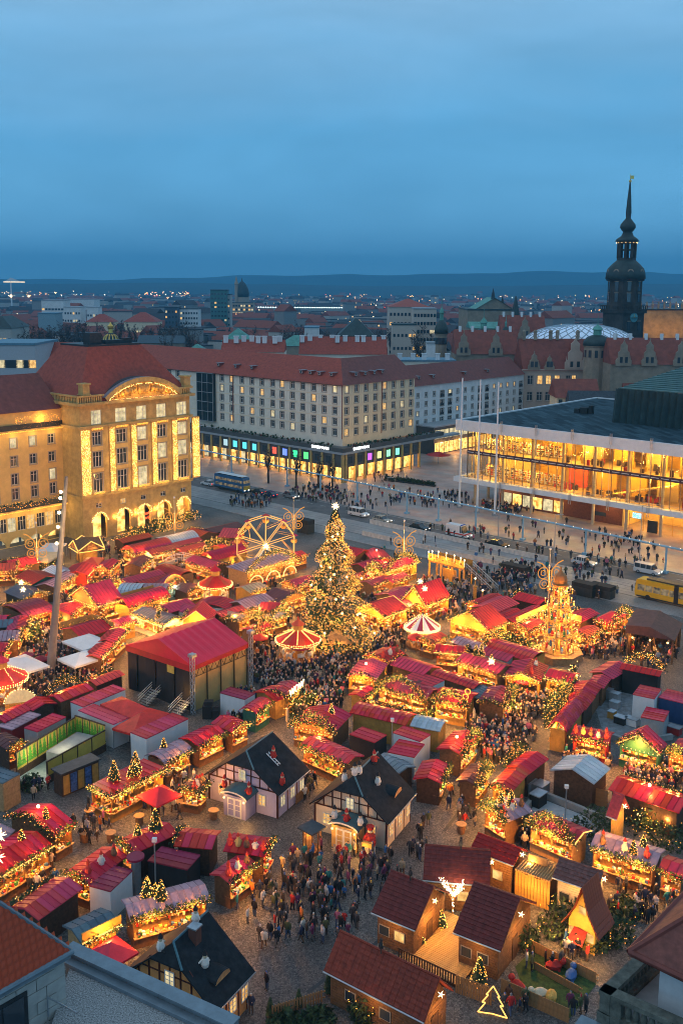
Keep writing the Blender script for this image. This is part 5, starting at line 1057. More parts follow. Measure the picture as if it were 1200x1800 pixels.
def stall(N, W, E, z, ridge, roof, wall, counters, label, deco='', name='market_stall', cat='market stall', rise=None, inset=0.32, group=None, P=1.0, text_s=None, lights=True):
 rr = random.Random(N[0]*7+N[1]*13)
 p0, pw, pe = at(*N, z), at(*W, z), at(*E, z); e1, e2 = pw-p0, pe-p0; e1.z = e2.z = 0
 if e2.length >= e1.length: ang = math.atan2(e2.y, e2.x)
 else: ang = math.atan2(e1.y, e1.x)-math.pi/2
 D = p0.y
 if D > 125:
  best = ANG_V if abs((ang-ANG_V+math.pi) % (2*math.pi)-math.pi) < 0.5 else ang; ang = best
 dx = Vector((math.cos(ang), math.sin(ang), 0)); dy = Vector((-dx.y, dx.x, 0))
 lx = max(2.2, abs(e2.dot(dx))); ly = max(2.2, abs(e1.dot(dy))); lx = min(lx, 16); ly = min(ly, 16)
 gr = 0.0 if inset < .1 else (.65 if D > 150 else .4 if D > 125 else .1); lx += 2*gr; ly += 2*gr; p0 = p0-dx*gr-dy*gr; P0 = Vector((p0.x, p0.y, 0)); root = thing(name, label, cat, P0, ang, group); foot(P0, ang, lx, ly, -0.1 if D > 125 else 0.1); STALLS.append((P0, ang, lx, ly, label))
 near = D < 122; rm, wm = ROOF[roof], WALLM[wall]; i = inset; span = ly if ridge == 'x' else lx
 rs = rise if rise is not None else (0 if ridge in 'fm' else 0.30*span/2)
 # ---- walls
 b = MB(); t = 0.09
 def wallrun(side):
  op = side in counters; zt = z-0.02
  segs = [(0, zt)] if not op else [(0, 1.0), (zt-0.55, zt)]
  for a0, a1 in segs:
   if side == 'a': b.box(i, i+t, i, ly-i, a0, a1)
   if side == 'c': b.box(lx-i-t, lx-i, i, ly-i, a0, a1)
   if side == 'b': b.box(i+t, lx-i-t, i, i+t, a0, a1)
   if side == 'd': b.box(i+t, lx-i-t, ly-i-t, ly-i, a0, a1)
  if op:
   L_ = ly if side in 'ac' else lx; n = max(1, int(L_/2.4))
   for k in range(n+1):
    f = i+(L_-2*i-0.1)*k/n
    if side == 'a': b.box(i+0.01, i+0.1, f, f+0.1, 1.0, zt-.5)
    if side == 'c': b.box(lx-i-0.1, lx-i-.01, f, f+0.1, 1.0, zt-.5)
    if side == 'b': b.box(f, f+0.1, i+.01, i+0.1, 1.0, zt-.5)
    if side == 'd': b.box(f, f+0.1, ly-i-0.1, ly-i-.01, 1.0, zt-.5)
 for s_ in 'abcd': wallrun(s_)
 if ridge == 'x' and rs:
  for x in (i, lx-i-t): b.add([(x, i, z-.02), (x, ly-i, z-.02), (x, ly/2, z+rs-.05), (x+t, i, z-.02), (x+t, ly-i, z-.02), (x+t, ly/2, z+rs-.05)], [(0, 2, 1), (3, 4, 5), (0, 3, 5, 2), (1, 2, 5, 4)])
 if ridge == 'y' and rs:
  for y in (i, ly-i-t): b.add([(i, y, z-.02), (lx-i, y, z-.02), (lx/2, y, z+rs-.05), (i, y+t, z-.02), (lx-i, y+t, z-.02), (lx/2, y+t, z+rs-.05)], [(0, 1, 2), (3, 5, 4), (0, 2, 5, 3), (1, 4, 5, 2)])
 b.build('wall', wm, root)
 # ---- roof with seams; near ones from separate sheets
 def slope(A, B, C, Dv):
  A, B, C, Dv = map(Vector, (A, B, C, Dv)); L_ = (B-A).length; n = max(2, int(L_/0.62)); nn = (B-A).cross(Dv-A).normalized()
  rb = MB(); rb.add([tuple(q-nn*0.07) for q in (A, B, C, Dv)]+[tuple(q) for q in (A, B, C, Dv)], [(0, 3, 2, 1), (4, 5, 6, 7), (0, 1, 5, 4), (1, 2, 6, 5), (2, 3, 7, 6), (3, 0, 4, 7)], 0)
  if not near:
   for k in range(1, n):
    p, q = A.lerp(B, k/n), Dv.lerp(C, k/n); d = (B-A).normalized()*0.035; rb.add([tuple(p-d), tuple(p+d), tuple(q+d), tuple(q-d), tuple(p+nn*0.05), tuple(q+nn*0.05)], [(0, 4, 5, 3), (4, 1, 2, 5), (0, 1, 4)], 1)
  ro = rb.build('roof', [rm, RIBM], root)
  if near:
   w = L_/n; h = (Dv-A).length; pm = MB(); pm.add([(0.02, 0, 0.015), (w-0.02, 0, 0.015), (w-0.02, h, 0.015), (0.02, h, 0.015), (0.02, 0, 0.05), (w-0.07, 0, 0.035), (w-0.07, h, 0.035), (0.02, h, 0.05), (w-0.07, 0, 0.085), (w-0.02, 0, 0.085), (w-0.02, h, 0.085), (w-0.07, h, 0.085)], [(0, 1, 5, 4), (4, 5, 6, 7), (3, 7, 6, 2), (0, 4, 7, 3), (5, 8, 11, 6), (8, 9, 10, 11), (9, 1, 2, 10), (5, 1, 9, 8), (6, 11, 10, 2)]); me = pm.mesh('roof_panel', [rm])
   M = Matrix.Identity(4); ex = (B-A).normalized(); ey = (Dv-A).normalized(); ez = ex.cross(ey)
   for r_ in range(3): M[r_][0], M[r_][1], M[r_][2] = ex[r_], ey[r_], ez[r_]
   for k in range(n):
    M2 = M.copy(); M2.translation = A+ex*(w*k)+nn*0.002; q = put('roof_panel', me, ro); q.matrix_local = M2
 if ridge == 'x': slope((0, 0, z), (lx, 0, z), (lx, ly/2, z+rs), (0, ly/2, z+rs)); slope((lx, ly, z), (0, ly, z), (0, ly/2, z+rs), (lx, ly/2, z+rs))
 elif ridge == 'y': slope((0, ly, z), (0, 0, z), (lx/2, 0, z+rs), (lx/2, ly, z+rs)); slope((lx, 0, z), (lx, ly, z), (lx/2, ly, z+rs), (lx/2, 0, z+rs))
 elif ridge == 'p':
  rb = MB(); ap = (lx/2, ly/2, z+max(rs, 0.9)); c4 = [(0, 0, z), (lx, 0, z), (lx, ly, z), (0, ly, z)]
  for k in range(4): rb.tri(c4[k], c4[(k+1) % 4], ap)
  for k in range(4): q, w_ = c4[k], c4[(k+1) % 4]; rb.quad((q[0], q[1], z-0.28), (w_[0], w_[1], z-0.28), w_, q)
  rb.build('roof', rm, root)
 elif ridge == 'm': slope((0, ly, z), (0, 0, z), (lx, 0, z+0.5), (lx, ly, z+0.5))
 elif ridge in ('A', 'B'):
  n = 6
  for k in range(n):
   f0, f1 = k/n, (k+1)/n; hh = lambda f: z+rs*(1-(2*f-1)**2)
   if ridge == 'A': slope((0, ly*f1, hh(f1)), (0, ly*f0, hh(f0)), (lx, ly*f0, hh(f0)), (lx, ly*f1, hh(f1))) if False else slope((0, ly*f0, hh(f0)), (lx, ly*f0, hh(f0)), (lx, ly*f1, hh(f1)), (0, ly*f1, hh(f1)))
   else: slope((lx*f1, 0, hh(f1)), (lx*f1, ly, hh(f1)), (lx*f0, ly, hh(f0)), (lx*f0, 0, hh(f0)))
 else: slope((0, 0, z), (lx, 0, z), (lx, ly, z), (0, ly, z))
 # ---- counters, goods, lamps
 ends = {'a': ((0, 0), (0, ly)), 'b': ((0, 0), (lx, 0)), 'c': ((lx, 0), (lx, ly)), 'd': ((0, ly), (lx, ly))}; outn = {'a': (-1, 0), 'b': (0, -1), 'c': (1, 0), 'd': (0, 1)}
 if counters:
  cb, gb = MB(), MB()
  for s_ in counters:
   (x0, y0), (x1, y1) = ends[s_]; L_ = math.hypot(x1-x0, y1-y0); nx, ny = outn[s_]; ux, uy = (x1-x0)/L_, (y1-y0)/L_
   def pt(f, o): return (x0+ux*f-nx*o, y0+uy*f-ny*o)
   def slab(f0, f1, o0, o1, z0, z1, bb, mi=0): bb.prism([pt(f0, o0), pt(f1, o0), pt(f1, o1), pt(f0, o1)] if (ux*ny-uy*nx) < 0 else [pt(f0, o1), pt(f1, o1), pt(f1, o0), pt(f0, o0)], z0, z1, mi)
   slab(i, L_-i, 0.05, 0.95, 1.0, 1.07, cb); ins = min(1.5, (lx if s_ in 'ac' else ly)-1.0)
   for k, zz in enumerate((1.35, 1.75, 2.1)): slab(i+0.2, L_-i-0.2, ins+0.1*k, ins+0.32+0.1*k, zz, zz+0.04, cb)
   slab(i+0.1, L_-i-0.1, ins+0.5, ins+0.56, 0.3, z-0.3, cb)
   m = int(L_*(7 if near else 4))
   for k in range(m):
    f = rr.uniform(i+0.2, L_-i-0.3); w = rr.uniform(0.10, 0.3); h = rr.uniform(0.08, 0.3); o_ = rr.uniform(0.1, 0.7); slab(f, f+w, o_, o_+w, 1.07, 1.07+h, gb, rr.randrange(7))
   for k in range(m):
    f = rr.uniform(i+0.2, L_-i-0.4); w = rr.uniform(0.12, 0.28); kz = rr.randrange(3); zz = (1.39, 1.79, 2.14)[kz]; slab(f, f+w, ins+0.02+0.1*kz, ins+0.25+0.1*kz, zz, zz+rr.uniform(0.12, 0.3), gb, rr.choice([0, 1, 2, 3, 5, 1, 2]))
   for k in range(m//2):
    f = rr.uniform(i+0.1, L_-i-0.2); w = rr.uniform(0.08, 0.2); o_ = rr.uniform(0.2, 0.5); slab(f, f+w, o_, o_+0.1, z-0.62-rr.uniform(0.15, 0.35), z-0.62, gb, rr.choice([0, 1, 2, 2, 3, 1]))
   nl = max(1, round(L_/3.6))
   for k in range(nl):
    q = pt(L_*(k+0.5)/nl, 0.75); lamp('stall_lamp', root, (q[0], q[1], z-0.45), 100*P*(L_/nl/3.0), (1.0, 0.43, 0.09))
    q = pt(L_*(k+0.5)/nl, -0.9)
    if lights: lamp('garland_glow', root, (q[0], q[1], z+0.35), 75*P*(L_/nl/3.0), (1.0, 0.37, 0.055))  # added light off the eave, stands in for the garland bulbs' glow
   bl = MB(); n = int(L_/0.45)
   for k in range(n): q = pt(L_*(k+0.5)/n, -0.05); bl.octa((q[0], q[1], z-0.16), 0.06)
   bl.build('bulb_row', BULBW, root)
  cb.build('counter', WOODL, root); g = gb.build('goods', GOODS, root); g['kind'] = 'stuff'
 gs = counters if 'n' not in deco else ''
 toks = deco.split()
 for tk in toks:
  if tk[0] == 'g': gs = tk[1:]
 for s_ in gs:
  (x0, y0), (x1, y1) = ends[s_]; nx, ny = outn[s_]; n = 8; mx = rs if (ridge == 'x' and s_ in 'ac') or (ridge == 'y' and s_ in 'bd') else 0
  pts = [(x0+(x1-x0)*k/n+nx*0.08, y0+(y1-y0)*k/n+ny*0.08, z+0.1+mx*(1-abs(2*k/n-1))) for k in range(n+1)]
  add_garland(root, pts, rr, 0.30, 60 if near else 34, 15.0 if near else 10.0, 0.036 if near else 0.052)
 for tk in toks:
  c, arg = tk[0], tk[1:]
  if c == 'h':
   for s_ in arg:
    (x0, y0), (x1, y1) = ends[s_]; n = 12; hh = min(2.0, 0.22*math.hypot(x1-x0, y1-y0))+0.3
    pts = [(x0+(x1-x0)*k/n, y0+(y1-y0)*k/n, z+0.15+hh*math.sin(math.pi*k/n)) for k in range(n+1)]
    add_garland(root, pts, rr, 0.42, 90, 30, 0.038 if near else 0.055); lamp('crest_lamp', root, ((x0+x1)/2+outn[s_][0]*.6, (y0+y1)/2+outn[s_][1]*.6, z+hh+0.6), 70*P)
  if c == 's':
   sb = MB()
   for s_ in arg:
    (x0, y0), (x1, y1) = ends[s_]; mx = rs if (ridge == 'x' and s_ in 'ac') or (ridge == 'y' and s_ in 'bd') else 0; nx, ny = outn[s_]
    if mx: sb.tube([(x0+nx*.06, y0+ny*.06, z), ((x0+x1)/2+nx*.06, (y0+y1)/2+ny*.06, z+mx), (x1+nx*.06, y1+ny*.06, z)], 0.06, 5)
    else: sb.tube([(x0+nx*.06, y0+ny*.06, z+.03), (x1+nx*.06, y1+ny*.06, z+.03)], 0.06, 5)
   sb.build('light_strip', STRIPW, root)
  if c == 't':
   for k in range(int(arg or 2)): hh = rr.uniform(1.2, 2.4); fx, fy = rr.uniform(0.2, 0.8), rr.uniform(0.25, 0.75); fir('roof_tree', None, (lx*fx, ly*fy, z+rs*0.45), hh, root)
  if c == 'S':
   sb = MB()
   for k in range(int(arg or 2)): star(sb, (lx*(0.12 if k % 2 == 0 else 0.5)+0.1, ly*(0.2+0.6*k/max(1, int(arg or 2)-1 or 1)), z+rs*0.6+0.9), 0.7 if near else 0.6)
   sb.build('star', STARM, root)
  if c == 'F':
   for s_ in arg:
    (x0, y0), (x1, y1) = ends[s_]; nx, ny = outn[s_]; fb = MB(); w_ = 0.06
    fb.prism([(x0-nx*w_-0*ny, y0-ny*w_), (x1-nx*w_, y1-ny*w_), (x1+nx*w_, y1+ny*w_), (x0+nx*w_, y0+ny*w_)] if s_ in 'ad' else [(x0+nx*w_, y0+ny*w_), (x1+nx*w_, y1+ny*w_), (x1-nx*w_, y1-ny*w_), (x0-nx*w_, y0-ny*w_)], z+0.1, z+1.0); fb.build('sign_board', GOLDY, root)
    sb = MB(); sb.tube([(x0+nx*.1, y0+ny*.1, z+.15), (x1+nx*.1, y1+ny*.1, z+.15)], 0.07, 5); sb.build('light_strip', STRIPW, root)
  if c == 'L':
   lb = MB(); lb.ball((lx*0.4, ly*0.5, z+rs+0.5), 0.16); lb.build('roof_lamp', glow('lamp_hot', (1.0, 0.72, 0.35), 12, False), root); lamp('roof_light', root, (lx*0.4, ly*0.5, z+rs+1.0), 110)
  if c == 'o':
   sb = MB()
   for k in range(6): q = (lx*rr.uniform(.05, .3), ly*rr.uniform(.1, .9), z+rs*.5+rr.uniform(.4, 1.3)); sb.tube([(q[0], q[1]+.35*math.cos(t_), q[2]+.35*math.sin(t_)) for t_ in [j*math.pi/5 for j in range(11)]], 0.05, 4)
   sb.build('lit_ornaments', BULB, root)
  if c == 'f':
   cols = [(0.6, 0.05, 0.04), (0.75, 0.7, 0.62), (0.2, 0.1, 0.05), (0.65, 0.45, 0.15)]
   for k in range(int(arg or 4)):
    fb = MB(); h_ = rr.uniform(0.8, 1.3); fb.lathe([(0.24, 0), (0.30, h_*.25), (0.2, h_*.6), (0.12, h_*.68)], 8); fb.ball((0, 0, h_*.8), 0.17); fb.lathe([(0.19, h_*.88), (0.02, h_*1.2)], 7, (0, 0, 0), 1)
    for s2 in (-1, 1): fb.cyl((0.2*s2, 0, h_*.55), (0.34*s2, -0.12, h_*.3), 0.07, 0.05, 5)
    q = fb.build('roof_figure', [mat('figure_%d' % (k % 4), cols[k % 4]), GOODS[0]], root, (lx*(0.25 if ridge == 'y' else (k+0.5)/int(arg or 4)), ly*((k+0.5)/int(arg or 4) if ridge == 'y' else 0.3), z+rs*0.55), rr.uniform(0, 6))
 if text_s:
  body, s_, size = text_s; (x0, y0), (x1, y1) = ends[s_]; nx, ny = outn[s_]; text(body, size, root, face_m(((x0+x1)/2+nx*.2, (y0+y1)/2+ny*.2, z+0.45), {'a': -math.pi/2, 'b': 0, 'c': math.pi/2, 'd': math.pi}[s_]), STARM, 0.04)
 return root
S = stall
# lower left quarter
S((95, 1470), (14, 1434), (125, 1446), 2.9, 'x', 'r', 'm', 'b', 'red roofed stall with star cut fascia and lit fir on top, below the beige box', 't1 L gab')
S((-5, 1545), (-60, 1515), (92, 1488), 2.9, 'x', 'r', 'm', 'b', 'long red stall at the left edge with white stars and trees on top', 'S2 t2 sb', P=1.2)
S((-8, 1492), (-45, 1474), (24, 1461), 2.6, 'x', 'l', 'm', '', 'small lilac roofed stall at the left edge behind the star roofed stall', 'n')
S((158, 1553), (118, 1534), (222, 1506), 2.8, 'x', 'r', 'd', 'a', 'crimson sheet roofed stall with garland front between star roofed stall and white cabin', 'f3')
S((68, 1617), (21, 1596), (143, 1563), 2.9, 'x', 'k', 'd', '', 'pink and orange roofed dark stall just above the tiled roof corner', 'n gd', P=1.0)
S((237, 1500), (216, 1475), (311, 1466), 2.9, 'x', 'r', 'd', 'a', 'crimson roofed dark stall with planted far side, left of the two plain dark huts', 't2')
S((371, 1493), (307, 1487), (385, 1462), 2.9, 'y', 'r', 'd', '', 'bright crimson roofed dark hut with closed back before the violet toy house', 'gd')
S((465, 1506), (394, 1496), (484, 1476), 3.0, 'y', 'r', 'm', 'b', 'crimson roofed stall with carved figures and striped awning before the violet house', 'f5')
S((404, 1553), (373, 1536), (450, 1520), 2.7, 'x', 'k', 'm', 'b', 'striped pink and lilac roofed wooden stall with golden counter beside the crowd', 'f3', P=1.3)
S((230, 1618), (213, 1584), (368, 1581), 2.9, 'x', 'l', 'm', 'b', 'wide lilac roofed stall with fir branches and glowing toys above its counter', 't5 gb', P=1.6)
S((145, 1660), (113, 1628), (210, 1628), 2.6, 'x', 'd', 'l', 'b', 'slate roofed timber snack stall with lit sign boards in the bottom left', 'Fb', P=1.1)
# left middle
S((195, 1402), (150, 1386), (292, 1352), 3.0, 'f', 'b', 'o', 'ab', 'long golden snack stand with three lit firs and a toy house on its roof', 't4 sab', P=1.3)
S((290, 1344), (260, 1327), (338, 1320), 2.6, 'A', 'l', 'm', 'b', 'lilac curved roof stall with one decorated fir, next to the white cabins', 't1', P=1.3)
S((350, 1313), (313, 1300), (397, 1290), 2.7, 'x', 'r', 'm', 'b', 'crimson roofed stall with orange glowing counter left of the violet house roof', '', P=1.4)
S((408, 1287), (372, 1272), (432, 1270), 2.8, 'y', 'r', 'm', 'b', 'red gabled stall with white lit edge right below the small white kiosk', 'sb')
S((484, 1233), (447, 1217), (494, 1213), 2.6, 'x', 'r', 'o', '', 'small red roofed ochre sided stall beside the WOW sign', 'n')
S((450, 1255), (427, 1245), (477, 1237), 2.6, 'A', 'k', 'G', 'b', 'white and red striped curved roof stall below the white kiosk', '', P=1.0)
S((505, 1226), (474, 1214), (530, 1206), 2.7, 'x', 'p', 'o', 'b', 'stall with illuminated WOW lettering on its fir covered roof', 'gab', text_s=('WOW', 'b', 1.4))
S((107, 1234), (86, 1224), (163, 1212), 2.8, 'x', 'r', 'm', 'd', 'red roofed brown stall with thick garland along its far side near the leaning mast', 'hd n')
S((170, 1205), (158, 1200), (218, 1186), 2.6, 'x', 'o', 'd', 'd', 'orange lit roof stall against the left wall of the black stage', '')
S((8, 1270), (-14, 1262), (54, 1247), 2.7, 'x', 'r', 'm', 'd', 'red stall roof at the left edge behind the shell shaped sign', 'n')
S((58, 1249), (45, 1237), (99, 1237), 2.7, 'y', 'r', 'd', '', 'bright red roofed dark hut just right of the shell shaped sign', 'n')
S((21, 1283), (3, 1277), (70, 1257), 2.5, 'f', 'l', 'r', '', 'lilac flat roofed red walled stall at the left edge above the yellow enclosure', 'n')
S((14, 1318), (-20, 1300), (32, 1304), 2.6, 'y', 'n', 'd', 'b', 'brown roofed stall with red lamps at the left edge below the lilac flat roof', '')
S((145, 1120), (108, 1107), (183, 1101), 2.8, 'x', 'r', 'm', 'cd', 'red stall ringed by white lit sign boards right of the leaning mast', 'Fcd', P=1.4)
S((200, 1129), (182, 1120), (220, 1110), 3.0, 'x', 'b', 'm', 'b', 'bright red gable roof edged with white lights, upper one left of the stage', 'sbc', P=1.2)
S((176, 1156), (163, 1148), (198, 1135), 3.0, 'x', 'b', 'm', 'b', 'bright red gable roof edged with white lights, lower one left of the stage', 'sb', P=1.2)
S((173, 1064), (143, 1045), (209, 1054), 3.2, 'x', 'k', 'm', 'ab', 'pink red gable hut with brightly lit white front in the upper left', 'sab', rise=2.6, P=2.0)
S((57, 1026), (26, 1017), (96, 1014), 2.8, 'y', 'o', 'G', 'a', 'orange red roofed stall with green back at the upper left', 'sa')
S((95, 1031), (78, 1024), (128, 1012), 2.7, 'x', 'l', 'm', 'b', 'pink lilac roofed stall with glowing counter behind the leaning mast', '', P=1.6)
S((97, 1011), (82, 1004), (123, 1003), 2.6, 'y', 'w', 'm', '', 'white roofed stall beside the leaning mast in the upper left', 'n', P=1)
S((27, 996), (9, 988), (58, 986), 2.7, 'x', 'b', 'm', '', 'bright red roofed stall below the store arcades at the upper left', 'gd')
S((38, 1000), (26, 996), (57, 989), 2.4, 'f', 'k', 'm', 'b', 'small salmon roofed stall in front of the bright red roof upper left', '')
S((22, 1004), (-14, 1000), (26, 991), 2.6, 'y', 'o', 'm', 'ab', 'orange roofed stall at the left edge below the butterfly lamp', '')
S((150, 1009), (126, 1000), (163, 995), 2.7, 'x', 'r', 'r', 'b', 'red stall with white edge left of the star outlined pavilion', 'h n')
S((168, 992), (158, 984), (176, 982), 2.6, 'p', 'b', 'm', '', 'small bright red tent roof below the star outlined pavilion', 'n')
S((46, 1083), (-20, 1072), (74, 1064), 2.7, 'A', 'p', 'm', 'b', 'broad plum curved roof stall at the left edge with candle ornaments', 'gd', P=1.2)
S((42, 1107), (20, 1103), (48, 1086), 2.6, 'x', 'k', 'd', 'b', 'small pink roofed stall behind golden garlands at the left', '')
S((30, 1124), (2, 1122), (36, 1108), 2.6, 'y', 'l', 'm', 'b', 'lilac roofed stall at the left edge below the plum curved roof', 'gb')
S((17, 1101), (2, 1099), (22, 1089), 2.5, 'y', 'd', 'd', '', 'tiny slate blue roofed hut at the left edge', 'n')
S((4, 1097), (-18, 1092), (14, 1082), 2.5, 'y', 'r', 'd', '', 'red roofed hut cut by the left edge beside the slate blue hut', 'n')
S((6, 1144), (-20, 1138), (16, 1130), 2.5, 'y', 'r', 'm', 'b', 'red edged stall at the left edge below the lilac roof', 'gb')
# upper left rows toward the store
S((218, 953), (208, 949), (246, 939), 2.6, 'x', 'o', 'd', 'd', 'orange red roofed stall close to the right end of the store arcade', '')
S((240, 973), (226, 966), (284, 956), 2.8, 'A', 'k', 'm', 'ab', 'pink curved roof stall with hanging lanterns below the golden store', 'gab', P=1.6)
S((270, 975), (257, 969), (300, 961), 2.7, 'x', 'o', 'w', 'b', 'orange red roof with white side between pink curved roof and steel roof', '')
S((292, 958), (276, 952), (336, 944), 2.7, 'A', 's', 'd', '', 'pale steel curved roof stall below the right edge of the store', 'n')
S((312, 962), (303, 956), (344, 950), 2.6, 'x', 'o', 'w', '', 'orange red roof just behind the pale steel roof', 'gb')
S((322, 971), (310, 965), (345, 957), 2.6, 'x', 'o', 'm', 'b', 'orange red roof before the fir hedge left of the ferris wheel', '')
S((345, 946), (328, 939), (372, 936), 2.6, 'y', 'o', 'm', 'd', 'orange red roof beside the dark flat roof, close to the street', 'gd')
S((375, 936), (362, 931), (414, 923), 2.6, 'x', 'n', 'd', '', 'dark flat roof stall farthest up beside the street', 'n')
S((410, 944), (396, 938), (426, 932), 2.6, 'y', 'k', 'm', 'b', 'pink roofed stall left of the ferris wheel top', '')
S((371, 1000), (336, 986), (392, 990), 2.7, 'y', 'k', 'm', 'a', 'large pink red flat stall left of the ferris wheel cottage', 'gab', P=1.4)
S((375, 984), (351, 981), (411, 966), 2.7, 'A', 'r', 'o', 'd', 'crimson curved roof with ochre end left of the ferris wheel', 'hd')
S((315, 1011), (275, 1001), (335, 1006), 2.7, 'B', 'b', 'm', '', 'bright red curved roof stall below the white footbridge', 'n')
S((226, 1028), (207, 1020), (270, 1007), 2.7, 'x', 'b', 'm', 'a', 'bright red long roof in the upper left between hut and steel roofs', '', P=1.2)
S((255, 1029), (243, 1023), (289, 1008), 2.7, 'x', 'r', 'd', '', 'crimson roof beside the small chimney lamp in the upper left', 'n')
S((292, 1029), (272, 1026), (305, 1016), 2.7, 'x', 'p', 'd', 'b', 'plum roofed stall left of the glowing nativity arch', '')
S((238, 1044), (213, 1042), (252, 1029), 2.6, 'B', 's', 'd', '', 'steel curved roof stall left of the lilac one in the upper left', 'n')
S((285, 1041), (257, 1040), (292, 1029), 2.6, 'B', 'l', 'd', '', 'pale lilac roofed stall beside the steel curved roof', 'n')
S((228, 1066), (210, 1057), (289, 1048), 2.8, 'A', 'r', 'o', 'b', 'crimson curved roof stall with golden board and counter facing the lit kiosk', 'Fd', P=1.6)
S((287, 1098), (233, 1080), (316, 1086), 2.7, 'y', 'g', 'w', 'ab', 'grey roofed kiosk with brilliantly white lit counters behind the stage', 't2 sab', P=2.2)
S((297, 1075), (276, 1067), (329, 1062), 2.7, 'x', 'r', 'm', 'a', 'crimson roofed stall just behind the white lit kiosk', '')
S((335, 1078), (306, 1073), (348, 1068), 2.6, 'y', 'k', 'w', '', 'pink roofed stall left of the small lit gable behind the stage', 'n')
S((367, 1093), (328, 1085), (377, 1077), 3.0, 'x', 'b', 'o', 'a', 'small red gable with glowing pediment right behind the stage roof', 'sa gd', rise=1.8, P=2.0)
S((395, 1069), (347, 1065), (401, 1058), 2.6, 'A', 'r', 'w', '', 'crimson curved roof with white side wall behind the stage', 'n')
S((394, 1084), (382, 1078), (425, 1069), 2.6, 'x', 'k', 'm', 'b', 'pink roofed stall beside beige roof right behind the stage', '')
S((420, 1091), (395, 1081), (429, 1083), 2.6, 'y', 'e', 'm', 'b', 'beige roofed stall right behind the stage ridge', 'gab')
S((437, 1069), (414, 1058), (474, 1056), 2.7, 'x', 'l', 'm', 'b', 'lilac grey roofed stall with round sign left of the big tree', '', P=1.3)
S((492, 1058), (466, 1050), (532, 1045), 2.7, 'y', 'n', 'm', 'b', 'brown red roofed stall left of the big tree below the ferris cottage', '', P=1.4)
S((485, 1073), (467, 1066), (493, 1061), 2.6, 'y', 'k', 'm', 'b', 'small pink roof at the left foot of the big tree', 'gab')
S((470, 1092), (425, 1096), (500, 1080), 2.6, 'x', 'g', 'm', 'ab', 'fir covered stall with golden lights left of the big tree foot', 'hab gab', P=1.4)
S((445, 1112), (428, 1106), (478, 1100), 2.6, 'x', 'r', 'm', 'b', 'dark stall with golden garland right of the stage roof corner', 'hb')
# centre
S((587, 1288), (512, 1274), (612, 1256), 2.8, 'x', 'r', 'm', 'a', 'red stall with heavy lit garlands in the middle above the pink long roof', 'ha t1', P=1.4)
S((607, 1345), (528, 1310), (636, 1328), 2.8, 'y', 'k', 'm', 'a', 'long pink red roof with fir eave and orange counter between the two toy houses', 'ga', P=1.4)
S((712, 1275), (616, 1253), (730, 1256), 3.0, 'B', 'b', 'o', '', 'long glossy red curved roof with bare yellow back wall in the centre', 'gc')
S((772, 1286), (722, 1276), (787, 1268), 2.8, 'B', 's', 'o', 'c', 'pale steel curved roof with ochre front right of the red container roofs', 'n')
S((702, 1359), (661, 1335), (724, 1350), 2.4, 'y', 'g', 'm', '', 'grey corrugated lean-to behind the cream toy house', 'n')
S((775, 1377), (731, 1363), (789, 1346), 2.7, 'x', 'r', 'd', 'b', 'crimson roofed dark stall with small white window fields right of the cream house', '', P=1.2)
S((812, 1328), (772, 1313), (842, 1296), 2.8, 'x', 'r', 'm', 'b', 'crimson roofed stall with lit carved gable right of the steel roof', 'hb L', P=1.4)
S((838, 1382), (790, 1392), (862, 1352), 2.6, 'x', 'n', 'm', 'b', 'wooden stall trimmed with golden ropes of light beside the cobbled lane', 'sb hb', P=1.6)
S((680, 1165), (645, 1152), (694, 1147), 2.7, 'x', 'r', 'm', 'a', 'crimson roof with red flowers right of the big tree foot', 'f3')
S((660, 1195), (613, 1184), (680, 1168), 2.8, 'x', 'k', 'o', 'a', 'pink red roof with wooden name board and garland in the centre', 'ga L', P=1.3)
S((742, 1185), (692, 1168), (764, 1172), 2.8, 'y', 'r', 'm', '', 'crimson ribbed roof beside the orange parasol', 'gd')
S((747, 1231), (662, 1208), (769, 1211), 2.8, 'y', 'p', 'm', 'a', 'long stall with dense fir crest and red goods under strings of light', 'ga ha', P=2.0)
S((832, 1211), (758, 1186), (848, 1201), 2.7, 'B', 'b', 'm', '', 'long glossy red curved roof right of the small white container', 'n')
S((872, 1183), (806, 1162), (889, 1168), 2.8, 'y', 'k', 'l', 'a', 'pink lilac roof with a white star and little firs, left of the red toadstool roof', 't3 S1', P=1.6)
S((930, 1161), (852, 1140), (949, 1146), 2.9, 'B', 'b', 'o', '', 'bright red curved roof with yellow side just below the pyramid', 'gd hd')
S((890, 1161), (843, 1147), (905, 1152), 2.6, 'y', 'k', 'w', '', 'pink flat roof attached in front of the bright red curved roof', 'n')
S((948, 1199), (889, 1183), (963, 1171), 2.8, 'x', 'r', 'o', 'a', 'crimson roof carrying two white toadstools before the pyramid', 'sa f2', P=1.5)
S((1001, 1202), (962, 1187), (1018, 1184), 2.8, 'y', 'r', 'o', 'a', 'crimson roof with white lit edge below the right foot of the pyramid', 'sa', P=1.2)
S((822, 1243), (765, 1228), (841, 1219), 2.8, 'y', 'r', 'o', 'a', 'stall with tall lit garlands and big glowing hearts on its front', 'ha o ga', P=1.8)
S((886, 1243), (842, 1230), (905, 1217), 2.7, 'x', 'p', 'm', 'b', 'plum roofed stall with fir hedges of light beside the slate roof', 'gab hb', P=1.1)
S((850, 1233), (832, 1221), (863, 1212), 2.5, 'x', 'd', 'd', '', 'small slate roof tucked left of the plum roofed stall', 'n')
S((813, 1150), (768, 1146), (815, 1137), 2.8, 'y', 'r', 'm', 'a', 'crimson roof with glowing gable boards below the striped carousel', 'sa gab', P=1.4)
